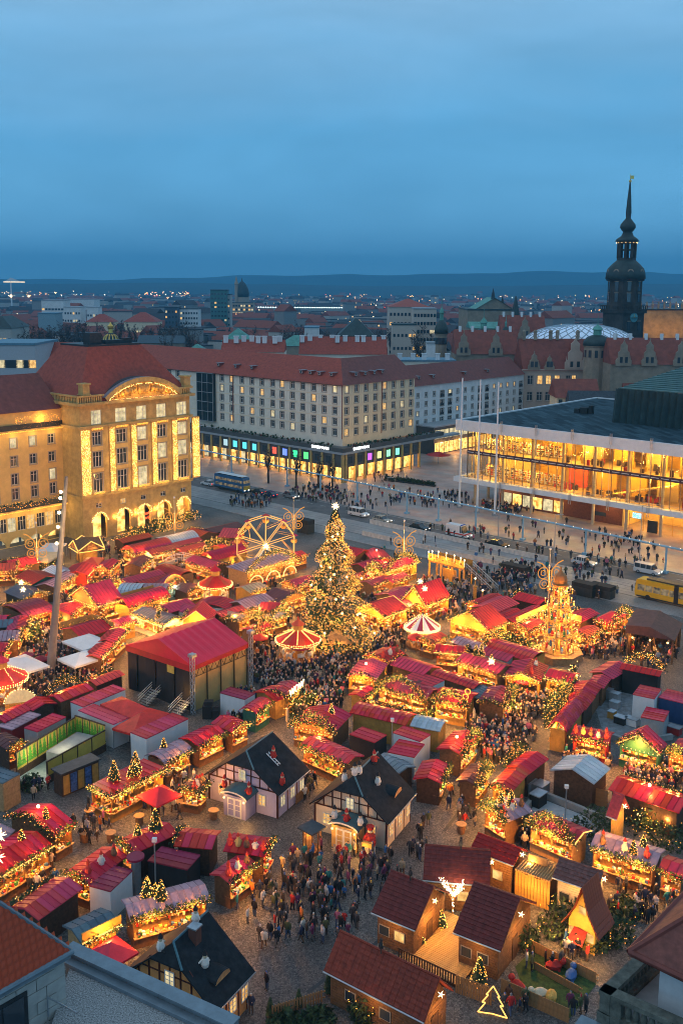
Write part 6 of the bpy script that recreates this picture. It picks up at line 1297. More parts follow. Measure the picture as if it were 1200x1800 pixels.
S((845, 1143), (797, 1129), (851, 1133), 2.7, 'B', 'l', 'k', '', 'lilac grey curved roof on black walls right of the striped carousel', 'gd')
S((760, 1130), (738, 1124), (775, 1118), 2.6, 'x', 'o', 'm', 'ab', 'small wooden booth with golden lights below the striped carousel', 'gab')
# right of the tree
S((625, 976), (614, 969), (636, 966), 2.6, 'y', 'r', 'm', '', 'red roof directly right of the big tree top, nearest the street', 'n')
S((660, 986), (645, 970), (673, 971), 2.7, 'y', 'b', 'm', 'b', 'orange red canted roof with lamp near the concrete wall', 'L')
S((643, 998), (624, 993), (664, 985), 2.7, 'x', 'r', 'd', '', 'crimson roof on dark walls right of the big tree', 'n')
S((632, 1018), (619, 1013), (644, 1008), 2.6, 'x', 'k', 'o', 'b', 'small pink roof with lit round arch right of the big tree', 'hb')
S((675, 1005), (662, 997), (715, 985), 3.2, 'x', 'r', 'o', 'ab', 'golden fronted stall with arched lattice of lights below a butterfly lamp', 'hb ha sb', P=2.0)
S((703, 1056), (671, 1044), (724, 1040), 2.8, 'x', 'k', 'm', '', 'pink striped roof on brown walls left of the red star house', 'n')
S((676, 1084), (638, 1065), (706, 1068), 2.9, 'x', 'o', 'o', 'ab', 'orange glowing stall with white outlined gable at the right foot of the tree', 'sabc gab', rise=1.4, P=2.0)
S((747, 1063), (722, 1052), (778, 1048), 2.9, 'x', 'r', 'o', 'ab', 'two tiered red house stall with a white star on its gable', 'S2 sab', rise=2.8, P=1.8)
S((714, 1066), (700, 1059), (726, 1053), 2.6, 'x', 'k', 'o', 'b', 'small pink roof with garlanded counter below the red star house', 'gb')
S((858, 1108), (792, 1090), (892, 1095), 2.9, 'x', 'o', 'o', 'ab', 'orange glowing stall with white outlined gable left of the pyramid', 'sab', rise=2.2, P=2.0)
S((867, 1076), (838, 1065), (905, 1061), 2.8, 'x', 'k', 'm', '', 'pink grey gable roof behind the orange glowing stall', 'n')
S((888, 1089), (873, 1083), (898, 1072), 2.6, 'x', 'r', 'm', 'b', 'small crimson roof between orange stall and lit fascia stall', 'n')
S((945, 1061), (905, 1053), (951, 1051), 2.7, 'y', 'r', 'd', 'd', 'crimson roof on dark walls left of the pyramid, near the street', 'gd')
S((905, 1094), (896, 1087), (948, 1070), 2.7, 'x', 'r', 'm', 'b', 'long stall with white lit fascia left of the pyramid', 'Fb', P=1.8)
S((1020, 1092), (997, 1083), (1046, 1078), 2.7, 'x', 'r', 'm', 'a', 'stall with white lit fascia right of the pyramid', 'Fa gd', P=1.4)
S((1075, 1096), (1050, 1088), (1096, 1080), 2.8, 'p', 'r', 'm', 'ab', 'round looking pink red tent roof with garlands left of the brown timber pavilion', 'gab hb', P=1.2)
# right side
S((1075, 1191), (1045, 1180), (1087, 1170), 2.6, 'x', 'k', 'd', '', 'uppermost pink red roof of the back to back row beside the service yard', 'n')
S((1060, 1210), (1036, 1200), (1073, 1193), 2.6, 'x', 'r', 'm', '', 'second red roof down in the row beside the service yard', 'n')
S((1043, 1226), (1001, 1214), (1057, 1207), 2.7, 'x', 'r', 'm', 'd', 'third red roof down, long one, in the row beside the service yard', 'gd')
S((1028, 1248), (989, 1238), (1045, 1226), 2.8, 'A', 'r', 'd', 'd', 'fourth curved red roof with white edge in the row beside the yard', 'hd')
S((995, 1287), (967, 1277), (1026, 1247), 2.8, 'A', 'k', 'o', 'd', 'lowest faded red curved roof with yellow end beside fir hedge of lights', 'hd gd')
S((1158, 1189), (1090, 1175), (1167, 1180), 3.4, 'y', 'b', 'k', '', 'black backed stall with red roof and crown of golden lights at the right', 'hc')
S((1068, 1309), (1003, 1296), (1087, 1290), 2.8, 'y', 'k', 'r', 'a', 'pink roofed stall with red counter and white lit Santa figures on top', 'f5 ga', P=2.0)
S((1158, 1326), (1085, 1307), (1172, 1310), 2.8, 'x', 'k', 'G', 'a', 'pink red gable stall with hanging sausages of light and green counter', 'sa', rise=1.7, P=1.8)
S((1212, 1336), (1166, 1328), (1235, 1311), 2.8, 'x', 'k', 'm', 'a', 'pink roofed stall cut by the right edge with a golden counter', 'ha', P=1.8)
S((1043, 1378), (969, 1354), (1070, 1352), 3.0, 'x', 's', 'd', 'c', 'pale steel blue gable roof on dark brown closed hut beside the bin yard', 'n', rise=0.9)
S((1192, 1429), (1071, 1388), (1219, 1404), 3.0, 'y', 'b', 'd', 'c', 'very long glossy red roof with a lamp glowing on it at the right', 'L gc')
S((928, 1361), (893, 1345), (962, 1335), 2.8, 'x', 'r', 'd', 'd', 'bright crimson roof on dark walls under an arch of golden garland', 'hd')
S((897, 1394), (865, 1379), (927, 1361), 2.8, 'x', 'o', 'o', 'a', 'orange red roof with ochre end attached to the crimson garland stall', 'ga')
S((889, 1446), (842, 1422), (935, 1427), 2.8, 'x', 'l', 'm', 'a', 'lilac roof with snowman, wooden arch and white fir on top by the cobbled lane', 'f3 t2 ha', P=1.8)
S((1009, 1482), (927, 1447), (1030, 1458), 2.9, 'y', 'p', 'l', 'a', 'plum roofed stall with brilliant golden counter and blue lanterns', 'ha ga sb', P=2.4)
S((1150, 1526), (1037, 1491), (1180, 1499), 2.9, 'y', 'l', 'm', 'a', 'wide lilac roof with toy cows and fir above a pink lit sweet counter', 't2 f3 ga', P=2.0)
S((1200, 1547), (1170, 1527), (1218, 1520), 2.7, 'y', 'k', 'm', 'a', 'pink red roof cut by the right edge beside the wide lilac roof', '')
S((44, 1052), (-12, 1047), (56, 1034), 2.6, 'y', 'd', 'd', 'b', 'dark stall with two outlined white stars below the orange red roofs at the left edge', 'S2 gb')
S((122, 1078), (98, 1072), (140, 1066), 2.6, 'x', 'r', 'm', 'b', 'red roofed stall between the leaning mast and the pink gable hut', 'gb')
S((206, 1100), (186, 1094), (226, 1088), 2.6, 'x', 'k', 'o', 'b', 'pink roofed ochre booth left of the white lit kiosk', 'gb')
S((186, 1030), (172, 1024), (206, 1018), 2.6, 'x', 'n', 'm', 'ab', 'brown roofed booth with lanterns in the far upper left', 'gab')
S((330, 1040), (312, 1034), (346, 1030), 2.6, 'y', 'n', 'm', 'b', 'brown roofed booth between nativity arch and cone roofed carousel', 'gb')
S((440, 1040), (418, 1034), (452, 1030), 2.6, 'x', 'e', 'o', 'b', 'beige roofed booth in front of the ferris cottage', 'gb')
S((520, 1030), (500, 1024), (540, 1018), 2.6, 'x', 'k', 'm', 'ab', 'pink roofed booth just right of the ferris cottage', 'gab')
S((500, 985), (486, 980), (520, 972), 2.6, 'x', 'r', 'm', 'b', 'red roofed stall behind the ferris cottage near the street', 'gb')
S((395, 965), (380, 960), (416, 953), 2.6, 'x', 'k', 'm', 'b', 'pink roofed stall at the left rim of the ferris wheel', 'gb')
S((190, 1000), (176, 995), (206, 988), 2.6, 'x', 'r', 'm', 'ab', 'red roofed stall right of the star outlined pavilion', 'gab')
S((245, 995), (228, 990), (262, 983), 2.6, 'x', 'n', 'm', 'b', 'brown roofed lantern stall below the pink curved roof', 'gb')
S((655, 1028), (640, 1024), (672, 1018), 2.6, 'x', 'p', 'm', 'b', 'plum roofed booth behind the orange glowing stall by the tree', 'gb')
S((690, 1022), (676, 1018), (706, 1012), 2.6, 'x', 'r', 'm', 'b', 'red roofed booth below the golden lattice front', 'gb')
S((845, 1066), (832, 1058), (866, 1048), 2.6, 'x', 'r', 'm', 'a', 'red roofed booth right of the candle bridge stairs', 'ga')
S((930, 1108), (912, 1102), (948, 1094), 2.6, 'x', 'r', 'm', 'ab', 'red roofed booth in the lane left of the pyramid base', 'gab')
S((1030, 1120), (1012, 1112), (1046, 1106), 2.6, 'x', 'o', 'm', 'ab', 'orange roofed booth right of the pyramid base', 'gab')
S((725, 1215), (700, 1212), (748, 1206), 2.5, 'x', 'n', 'm', '', 'brown roofed shed behind the red goods stall', 'n')
S((640, 1228), (618, 1222), (660, 1214), 2.6, 'x', 'r', 'o', 'b', 'red roofed booth between name board stall and glossy curved roof', 'gb')
S((350, 1395), (330, 1388), (366, 1378), 2.5, 'x', 'n', 'm', 'ab', 'wooden display with carved figures left of the violet house', 'f4 gab')
# containers, cabins and tents
def box_c(N, W, E, z, roof, wall, label, ridge='f', **k): return S(N, W, E, z, ridge, roof, wall, '', label, 'n', 'site_container', 'container', inset=0.03, **k)
box_c((146, 1243), (126, 1233), (221, 1212), 2.7, 'k', 'w', 'white container with pink red ribbed top against the stage, uppermost')
box_c((199, 1274), (137, 1249), (229, 1263), 3.0, 'k', 'w', 'white container with pink red ribbed top right of the yellow enclosure')
box_c((257, 1299), (230, 1287), (331, 1264), 3.0, 'k', 'w', 'white container with pink red ribbed top below the red tents by the stage')
box_c((430, 1230), (386, 1218), (445, 1219), 3.0, 'p', 'w', 'small white kiosk with dark red top at the right foot of the stage')
box_c((66, 1287), (46, 1278), (116, 1261), 2.6, 'r', 'g', 'grey container with red top above the yellow enclosure')
box_c((658, 1306), (614, 1291), (684, 1294), 2.6, 'r', 'k', 'black generator container with red cover left of the white containers')
box_c((738, 1304), (690, 1288), (751, 1290), 2.9, 'r', 'w', 'white container with red top, farther one below the glossy curved roof')
box_c((728, 1332), (686, 1317), (746, 1309), 3.0, 'r', 'w', 'white container with red top, nearer one behind the cream toy house')
box_c((758, 1207), (708, 1190), (773, 1193), 2.8, 'r', 'w', 'small white container with red top and air unit in the centre')
box_c((1150, 1229), (1113, 1219), (1162, 1212), 3.2, 'k', 'w', 'tall pale container with wrinkled red cover in the service yard')
box_c((1222, 1242), (1157, 1226), (1240, 1228), 2.9, 'k', 'u', 'blue container with faded red roof and white door at the right edge')
box_c((1167, 1269), (1127, 1258), (1176, 1251), 2.4, 'b', 'g', 'grey ribbed box with bright red cover in the service yard')
box_c((194, 1568), (165, 1556), (233, 1531), 2.8, 'p', 'w', 'white cabin with plum roof beside the round advertising pillar')
box_c((329, 1530), (259, 1514), (347, 1503), 2.6, 'p', 'k', 'dark open canopy with plum flat roof and white seam')
box_c((5, 1378), (-45, 1362), (33, 1360), 3.2, 'd', 'l', 'beige wooden box with blue glass top at the left edge')
def tent(N, W, E, z, roof, label, rise=1.0):
 r = S(N, W, E, z, 'p', roof, 'w', '', label, 'n', 'canopy_tent', 'tent', rise=rise)
 for ch in list(r.children):
  if ch.name.startswith('wall'): bpy.data.objects.remove(ch)
 FOOT.pop(); P0, ang, lx, ly, _ = STALLS[-1]; p = MB(); p.cyl((0, 0, 0), (0, 0, z-0.05), 0.05, n=6); me = p.mesh('pole', [STEEL])
 for x, y in ((.1, .1), (lx-.1, .1), (lx-.1, ly-.1), (.1, ly-.1)): put('pole', me, r, (x, y, 0))
 return r
tent((232, 1263), (178, 1238), (264, 1247), 2.7, 'r', 'larger crimson pavilion tent between the white containers by the stage')
tent((234, 1290), (199, 1280), (296, 1254), 2.6, 'r', 'smaller crimson pavilion tent before the stage steps')
tent((147, 1141), (137, 1121), (184, 1127), 2.8, 'w', 'white tent roof right of the ringed red stall')
tent((133, 1170), (111, 1157), (173, 1155), 2.7, 'w', 'white flat canopy among the crowd left of the stage', 0.5)
tent((48, 1180), (9, 1162), (59, 1160), 2.7, 'w', 'white canopy beside the round carousel at the left edge', 0.5)
tent((93, 970), (78, 962), (110, 956), 2.6, 'w', 'pale grey square parasol tent before the store arcade', 0.9)
tent((82, 986), (70, 977), (104, 972), 2.6, 'e', 'beige square parasol tent before the store arcade', 0.7)
# LARGE MARKET PIECES
def quad_frame(N, W, E, z):
 p0, pw, pe = at(*N, z), at(*W, z), at(*E, z); e1, e2 = pw-p0, pe-p0
 ang = math.atan2(e2.y, e2.x) if e2.length > e1.length else math.atan2(e1.y, e1.x)-math.pi/2
 dx = Vector((math.cos(ang), math.sin(ang), 0)); dy = Vector((-dx.y, dx.x, 0)); return Vector((p0.x, p0.y, 0)), ang, abs(e2.dot(dx)), abs(e1.dot(dy))
# concert stage
def stage():
 z = 6.2; P, ang, lx, ly = quad_frame((338, 1172), (221, 1134), (437, 1131), z); o = thing('concert_stage', 'big concert stage with crimson tent roof, black front and ochre side', 'stage', P, ang); foot(P, ang, lx, ly); rs = 2.3
 b = MB(); n = 8
 for s, mi in ((0, 0), (1, 0)):
  y0, y1 = (0, ly/2) if s == 0 else (ly, ly/2)
  for k in range(n):
   x0, x1 = lx*k/n, lx*(k+1)/n; xm = (x0+x1)/2; dip = 0.12
   for (a, c, za, zc) in ((x0, xm, 0, -dip), (xm, x1, -dip, 0)): b.quad((a, y0, z+0), (c, y0, z+0), (c, y1, z+rs+zc), (a, y1, z+rs+za))
 b.tri((0, 0, z), (0, ly, z), (0, ly/2, z+rs)); b.tri((lx, ly, z), (lx, 0, z), (lx, ly/2, z+rs))
 b.build('roof', mat('stage_roof', (0.62, 0.007, 0.045), 0.45, var=0.1, scale=0.4), o)
 b = MB(); b.box(-0.03, 0.0, 0, ly, z-0.8, z); b.box(0, lx, -0.03, 0, z-0.6, z); b.box(lx, lx+.03, 0, ly, z-0.7, z); b.build('valance', mat('stage_valance', (0.40, 0.012, 0.02), 0.6), o)
 b = MB()
 for k in range(7): y = 0.1+(ly-0.2)*k/7; b.quad((0.2, y, 0), (0.2+0.15*(k % 2), y+(ly-.2)/7, 0), (0.2+0.15*(k % 2), y+(ly-.2)/7, z-0.7), (0.2, y, z-0.7))
 b.build('front_curtain', BLACK, o)
 b = MB(); b.box(0.1, 0.18, ly*0.28, ly*0.38, z-1.9, z-0.8); b.build('lit_gap', mat('gap_cloth', (0.55, 0.42, 0.08), 0.7), o)
 b = MB(); b.box(0.3, lx-0.1, 0.25, 0.3, 0, z-0.5); b.box(lx-0.2, lx-0.1, 0.3, ly, 0, z-0.5); b.box(0.3, lx, ly-.2, ly-.1, 0, z-0.5); b.build('side_tarpaulin', mat('tarp_ochre', (0.48, 0.33, 0.12), 0.7, var=0.12, scale=0.5, bump=0.3), o)
 b = MB()
 for k in range(5):
  x = 0.2+(lx-0.4)*k/4; b.cyl((x, 0.12, 0), (x, 0.12, z), 0.1, n=5)
  if k < 4:
   x2 = 0.2+(lx-0.4)*(k+1)/4; b.cyl((x, 0.12, z-1.6), (x2, 0.12, z-1.6), 0.05, n=4)
   for j in range(4): a, c = x+(x2-x)*j/4, x+(x2-x)*(j+1)/4; b.cyl((a, .12, z-1.6 if j % 2 else z-.3), (c, .12, z-.3 if j % 2 else z-1.6), 0.04, n=4)
 b.build('side_truss', mat('truss_dark', (0.10, 0.07, 0.03), 0.6), o)
 for x, y in ((-0.2, -0.2), (lx+0.2, -0.2)):
  t = MB()
  for dx in (-.2, .2):
   for dy in (-.2, .2): t.cyl((x+dx, y+dy, 0), (x+dx, y+dy, z+1.6), 0.05, n=4)
  for k in range(9):
   zz = k*0.9
   for dx in (-.2, .2): t.cyl((x+dx, y-.2, zz), (x+dx, y+.2, zz+.45), 0.03, n=3)
   for dy in (-.2, .2): t.cyl((x-.2, y+dy, zz+.45), (x+.2, y+dy, zz+.9), 0.03, n=3)
  t.box(x-.4, x+.4, y-.4, y+.4, z+1.4, z+1.8); t.build('lattice_tower', STEEL, o)
 for f, nm in ((0.47, 0), (0.92, 1)):
  y = ly*(1-f); st = MB()
  for k in range(7): st.box(-2.4+k*0.32, -2.1+k*0.32, y-0.8, y+0.8, 0.1+k*0.2, 0.16+k*0.2)
  for s in (-.8, .8):
   for k in range(3): st.cyl((-2.6, y+s, 0.5+k*.35), (-.1, y+s, 1.6+k*.35), 0.04, n=4)
  st.build('stair', STEEL, o)
 lamp('stage_lamp', o, (-1.0, ly*0.1, 2.4), 130)
 pl = thing('speaker_stack', 'dark equipment boxes standing at the right foot of the stage', 'equipment', at(372, 1262)); b = MB(); b.box(-1.1, 0, -.5, .8, 0, 1.7); b.box(0.1, 0.9, -.6, .5, 0, 1.2); b.box(-.9, .2, -.3, .6, 1.71, 2.2); b.build('box', BLACK, pl)
stage()
# the big fir
def big_tree():
 P = at(588, 1138); h = zat(P, 892); rr = random.Random(77); o = thing('christmas_tree', 'huge Christmas fir covered in golden lights with a star on top', 'Christmas tree', P); b = MB(); b.cyl((0, 0, 0), (0, 0, h*.97), 0.42, 0.05, 8); b.build('trunk', WOODD, o)
 rmax = 6.0; b = MB(); l = MB(); prof = lambda t: rmax*((1-t)**0.80)*(0.80+0.20*math.sin(t*30))+0.12
 for i in range(5200):
  t = rr.random()**1.35; z = h*(0.085+0.9*t); a = rr.uniform(0, 6.283); r = prof(t)*(1+0.13*math.sin(a*7+t*23)); q = r*rr.uniform(0.5, 1.02); d = Vector((math.cos(a), math.sin(a), 0)); s = Vector((-d.y, d.x, 0)); c = d*q+Vector((0, 0, z-0.10*q)); L_ = rr.uniform(0.45, 1.0)*(0.5+0.5*(1-t)); w = L_*0.33
  e = c+d*L_*0.8+Vector((0, 0, -0.32*L_)); m = c.lerp(e, .5)
  b.add([tuple(c), tuple(m+s*w), tuple(e), tuple(m-s*w+Vector((0, 0, .1)))], [(0, 1, 2), (0, 2, 3)], 0 if rr.random() < 0.6 else 1)
 b.build('crown', [FIR, FIR2], o)
 for i in range(9500):
  t = rr.random()**1.3; z = h*(0.075+0.9*t); a = rr.uniform(0, 6.283); r = prof(t)*(1+0.13*math.sin(a*7+t*23))*rr.uniform(0.86, 1.12); l.octa((r*math.cos(a), r*math.sin(a), z-0.12*r), rr.uniform(0.03, 0.052), 0 if rr.random() < 0.88 else 1)
 l.build('fairy_lights', [BULB, BULBW], o)
 s = MB()
 for i in range(26): t = rr.random(); a = rr.uniform(2.6, 6.8); r = prof(t*.9)*1.06; star(s, (r*math.cos(a), r*math.sin(a), h*(0.1+0.85*t*.9)), 0.26, 0, 9)
 s.build('lit_ornaments', STARM, o); s = MB(); star(s, (0, 0, h+0.2), 0.65, 0, 18); s.build('top_star', STARM, o)
 for k in range(10): a = k*2.4; t = k/10; r = prof(t)+0.9; lamp('tree_glow', o, (r*math.cos(a), r*math.sin(a), h*(.12+.8*t)), 70, (1, .5, .1), 0.5)
 q = MB(); q.box(-3.2, -0.4, -3.9, -3.7, 0, 2.3); q.extr([(-3.4, 2.3), (3.6, 2.3), (0.2, 4.0)], -4.8, -3.2, 0); q.box(2.6, 3.0, -4.4, -3.4, 0, 2.3); q.build('crib_hut', WOODL, o)
 for s_ in (-1.8, 0.6): lamp('crib_lamp', o, (s_, -5.2, 1.7), 160)
big_tree()
# ferris wheel with its cottage
def ferris():
 P = at(467, 1003); zc = zat(P, 957); r = 55*(P.y/FPX)*0.98; o = thing('ferris_wheel', 'small lit ferris wheel with ten spokes and pink gondola roofs', 'ferris wheel', P, 0.12); n = 10; b = MB(); g = MB()
 for y in (-0.8, 0.8):
  pts = [(r*math.cos(2*math.pi*k/n+.3), y, zc+r*math.sin(2*math.pi*k/n+.3)) for k in range(n)]
  for k in range(n):
   g.cyl(pts[k], pts[(k+1) % n], 0.09, n=5); g.cyl((0, y, zc), pts[k], 0.075, n=5)
   m = Vector(pts[k])*0.5+Vector(pts[(k+1) % n])*0.5; b.cyl(pts[k], Vector((0, y, zc)).lerp(Vector(pts[(k+1) % n]), .55), 0.05, n=4)
 for k in range(n): b.cyl((r*math.cos(2*math.pi*k/n+.3), -.8, zc+r*math.sin(2*math.pi*k/n+.3)), (r*math.cos(2*math.pi*k/n+.3), .8, zc+r*math.sin(2*math.pi*k/n+.3)), 0.06, n=4)
 g.build('lit_rim_and_spokes', glow('wheel_light', (1.0, 0.48, 0.12), 1.3, False), o); b.build('rim_braces', GOLDY, o)
 f = MB()
 for y in (-1.3, 1.3):
  for s in (-1, 1): f.cyl((s*3.2, y, 0), (0, y, zc), 0.16, n=6)
 f.cyl((0, -1.4, zc), (0, 1.4, zc), 0.3, n=8); f.build('support_frame', WHITE, o)
 s = MB(); star(s, (0, -1.5, zc), 0.8, 0, 14); s.build('hub_star', STARM, o)
 gd = MB(); gd.lathe([(0.35, -1.5), (0.6, -1.35), (0.62, -.8)], 8, (0, 0, 0), 0); gd.lathe([(0.85, -.05), (0.05, .35)], 8, (0, 0, 0), 1); gd.cyl((0, 0, -.8), (0, 0, .1), 0.05, n=4, mi=0); me = gd.mesh('gondola', [GOLDY, ROOF['k']])
 for k in range(n): a = 2*math.pi*k/n+.3; put('gondola', me, o, (r*math.cos(a), 0, zc+r*math.sin(a)))
 for k in range(5): a = k*1.256; lamp('wheel_glow', o, (r*.7*math.cos(a), -1.6, zc+r*.7*math.sin(a)), 90, (1, .6, .2), .4)
 rt = S((434, 1004), (421, 992), (529, 986), 3.8, 'm', 'l', 'l', 'b', 'long fairground cottage with pink shingle roof and arches of light below the ferris wheel', 'sb hb', 'arched_pavilion', 'pavilion', P=1.6); lx = STALLS[-1][2]
 g = MB()
 for k in range(3):
  xc = lx*(k+.5)/3; rad = lx/7.5
  for q in range(3): bulbs_line(g, [(xc-rad*math.cos(math.pi*j/12), -.15, 1.2+1.6*math.sin(math.pi*j/12)) for j in range(13)], 0.2, 0.075)
 g.build('arch_lights', BULBW, rt)
ferris()
# round rides and tents
def carousel(label, px, py, rpx, zr, cols, lit, cup=True, rise=1.6, strip=False, tiers=0):
 P = at(px, py); r = rpx*P.y/FPX*0.98; o = thing('carousel', label, 'carousel', P); n = 16; b = MB()
 for k in range(n):
  a0, a1 = 2*math.pi*k/n, 2*math.pi*(k+1)/n; b.tri((r*math.cos(a0), r*math.sin(a0), zr), (r*math.cos(a1), r*math.sin(a1), zr), (0, 0, zr+rise), k % len(cols))
  b.quad((r*math.cos(a0), r*math.sin(a0), zr-.4), (r*math.cos(a1), r*math.sin(a1), zr-.4), (r*math.cos(a1), r*math.sin(a1), zr), (r*math.cos(a0), r*math.sin(a0), zr), 0)
 b.build('roof', [ROOF[c] for c in cols], o); g = MB()
 for j in range(2): bulbs_line(g, [(r*1.02*math.cos(2*math.pi*k/32), r*1.02*math.sin(2*math.pi*k/32), zr-.12-.25*j) for k in range(33)], 0.26, 0.085)
 if lit:
  for k in range(0, n, 2): bulbs_line(g, [(r*math.cos(2*math.pi*k/n), r*math.sin(2*math.pi*k/n), zr+.08), (0.3*math.cos(2*math.pi*k/n), .3*math.sin(2*math.pi*k/n), zr+rise)], 0.3, 0.075)
 g.build('rim_lights', [BULBW], o)
 if strip:
  t = MB()
  for k in range(0, n, 2): t.tube([(r*math.cos(2*math.pi*k/n), r*math.sin(2*math.pi*k/n), zr+.06), (0, 0, zr+rise+.05)], 0.08, 4)
  t.build('light_strip', STRIPW, o)
 b = MB(); b.lathe([(r*.92, 0), (r*.92, .35)], 20, mi=0); b.cyl((0, 0, .3), (0, 0, zr+.3), 0.8, n=10, mi=1)
 for k in range(12): a = k*math.pi/6; b.cyl((r*.8*math.cos(a), r*.8*math.sin(a), .3), (r*.8*math.cos(a), r*.8*math.sin(a), zr), 0.05, n=5, mi=1)
 b.build('platform', [WOODM, GOLDY], o); h = MB()
 h.lathe([(0.0, .25), (.3, .4), (.3, .8), (0, .95)], 7, sx=1.9); h.cyl((.45, 0, .75), (.75, 0, 1.25), .14, .1, 5); h.box(.65, 1.0, -.08, .08, 1.12, 1.32)
 for s in (-.35, .35): h.cyl((s, .1, .45), (s*1.4, .1, 0), .06, n=4); h.cyl((s, -.1, .45), (s*1.4, -.1, 0), .06, n=4)
 hm = h.mesh('wooden_horse', [GOODS[5]])
 for k in range(8): a = k*math.pi/4+.2; put('wooden_horse', hm, o, (r*.68*math.cos(a), r*.68*math.sin(a), .7), a+math.pi/2)
 if cup:
  c = MB(); z = zr+rise*.8; c.lathe([(.75, z), (.75, z+.9)], 8, mi=0); c.lathe([(1.05, z+.9), (.15, z+1.6), (.03, z+2.1)], 8, mi=1); c.build('cupola', [GOLDY, ROOF[cols[0]]], o)
 for k in range(4): a = k*1.57+.4; lamp('ride_lamp', o, (r*.5*math.cos(a), r*.5*math.sin(a), zr-.5), 110); lamp('rim_glow', o, ((r+.7)*math.cos(a), (r+.7)*math.sin(a), zr+.4), 45)
 foot(P-Vector((r, r, 0)), 0, 2*r, 2*r, 0); return o
carousel('bright orange star roofed carousel left of the big tree foot', 524, 1158, 42, 3.2, ['o', 'b'], True, True, 1.5, True)
carousel('carousel with white and violet striped roof right of the big tree', 741, 1135, 33, 3.2, ['w', 'p'], True, False, 1.7)
carousel('carousel with plum and orange cone roof left of the ferris cottage', 379, 1058, 31, 3.4, ['r', 'r', 'o', 'r'], False, True, 1.7)
carousel('round carousel with crimson cone and ring of bulbs at the left edge', 6, 1228, 46, 3.0, ['r', 'r', 'k'], True, True, 1.6)
def parasol(label, px, py, w, z, roof, square=False, group=None):
 P = at(px, py); o = thing('parasol', label, 'parasol', P, ANG_V if square else 0.3, group); b = MB(); n = 4 if square else 8
 b.lathe([(w, z), (0.03, z+w*0.42)], n, mi=0, rot=math.pi/4 if square else 0); b.lathe([(w, z-.18), (w, z)], n, mi=0, rot=math.pi/4 if square else 0)
 b.build('canopy', ROOF[roof], o); p = MB(); p.cyl((0, 0, 0), (0, 0, z+.3), .04, n=6)
 for k in range(n): a = 2*math.pi*k/n+(math.pi/4 if square else 0); p.cyl((0, 0, z-.2), (w*.95*math.cos(a), w*.95*math.sin(a), z), .02, n=4)
 p.build('pole', WOODM, o); return o
parasol('large square red parasol over tables beside the golden snack stand', 281, 1440, 2.3, 2.6, 'b', True)
parasol('small round red parasol before the toadstool roof', 918, 1225, 1.2, 2.4, 'r')
parasol('plum red parasol in front of the orange star carousel', 528, 1165, 1.5, 2.5, 'p')
parasol('crimson parasol right of the stage roof', 457, 1147, 1.3, 2.4, 'r')
parasol('crimson parasol below the striped carousel', 731, 1148, 1.4, 2.5, 'r')
parasol('dark plum parasol among the crowd, left of the leaning mast', 48, 1178, 1.1, 2.3, 'p')
parasol('dark plum parasol among the crowd, touching the leaning mast', 73, 1185, 1.1, 2.3, 'p')
parasol('orange parasol between pink roofs in the centre', 704, 1192, 1.0, 2.2, 'o')
parasol('crimson parasol lying low behind the gravel roof parapet', 196, 1716, 2.2, 2.0, 'r', True)
for i, (px, py, lab) in enumerate(((355, 1272 + 0, 0), (505, 1281, 'folded cream parasol beside the garland stall in the middle'), (832, 1282, 'folded cream parasol before the hearts stall'))):
 if lab:
  o = thing('folded_parasol', lab, 'parasol', at(px, py)); b = MB(); b.lathe([(.04, 0), (.05, .9), (.22, 1.0), (.16, 2.4), (.03, 2.8)], 8); b.build('cloth', ROOF['e'], o)
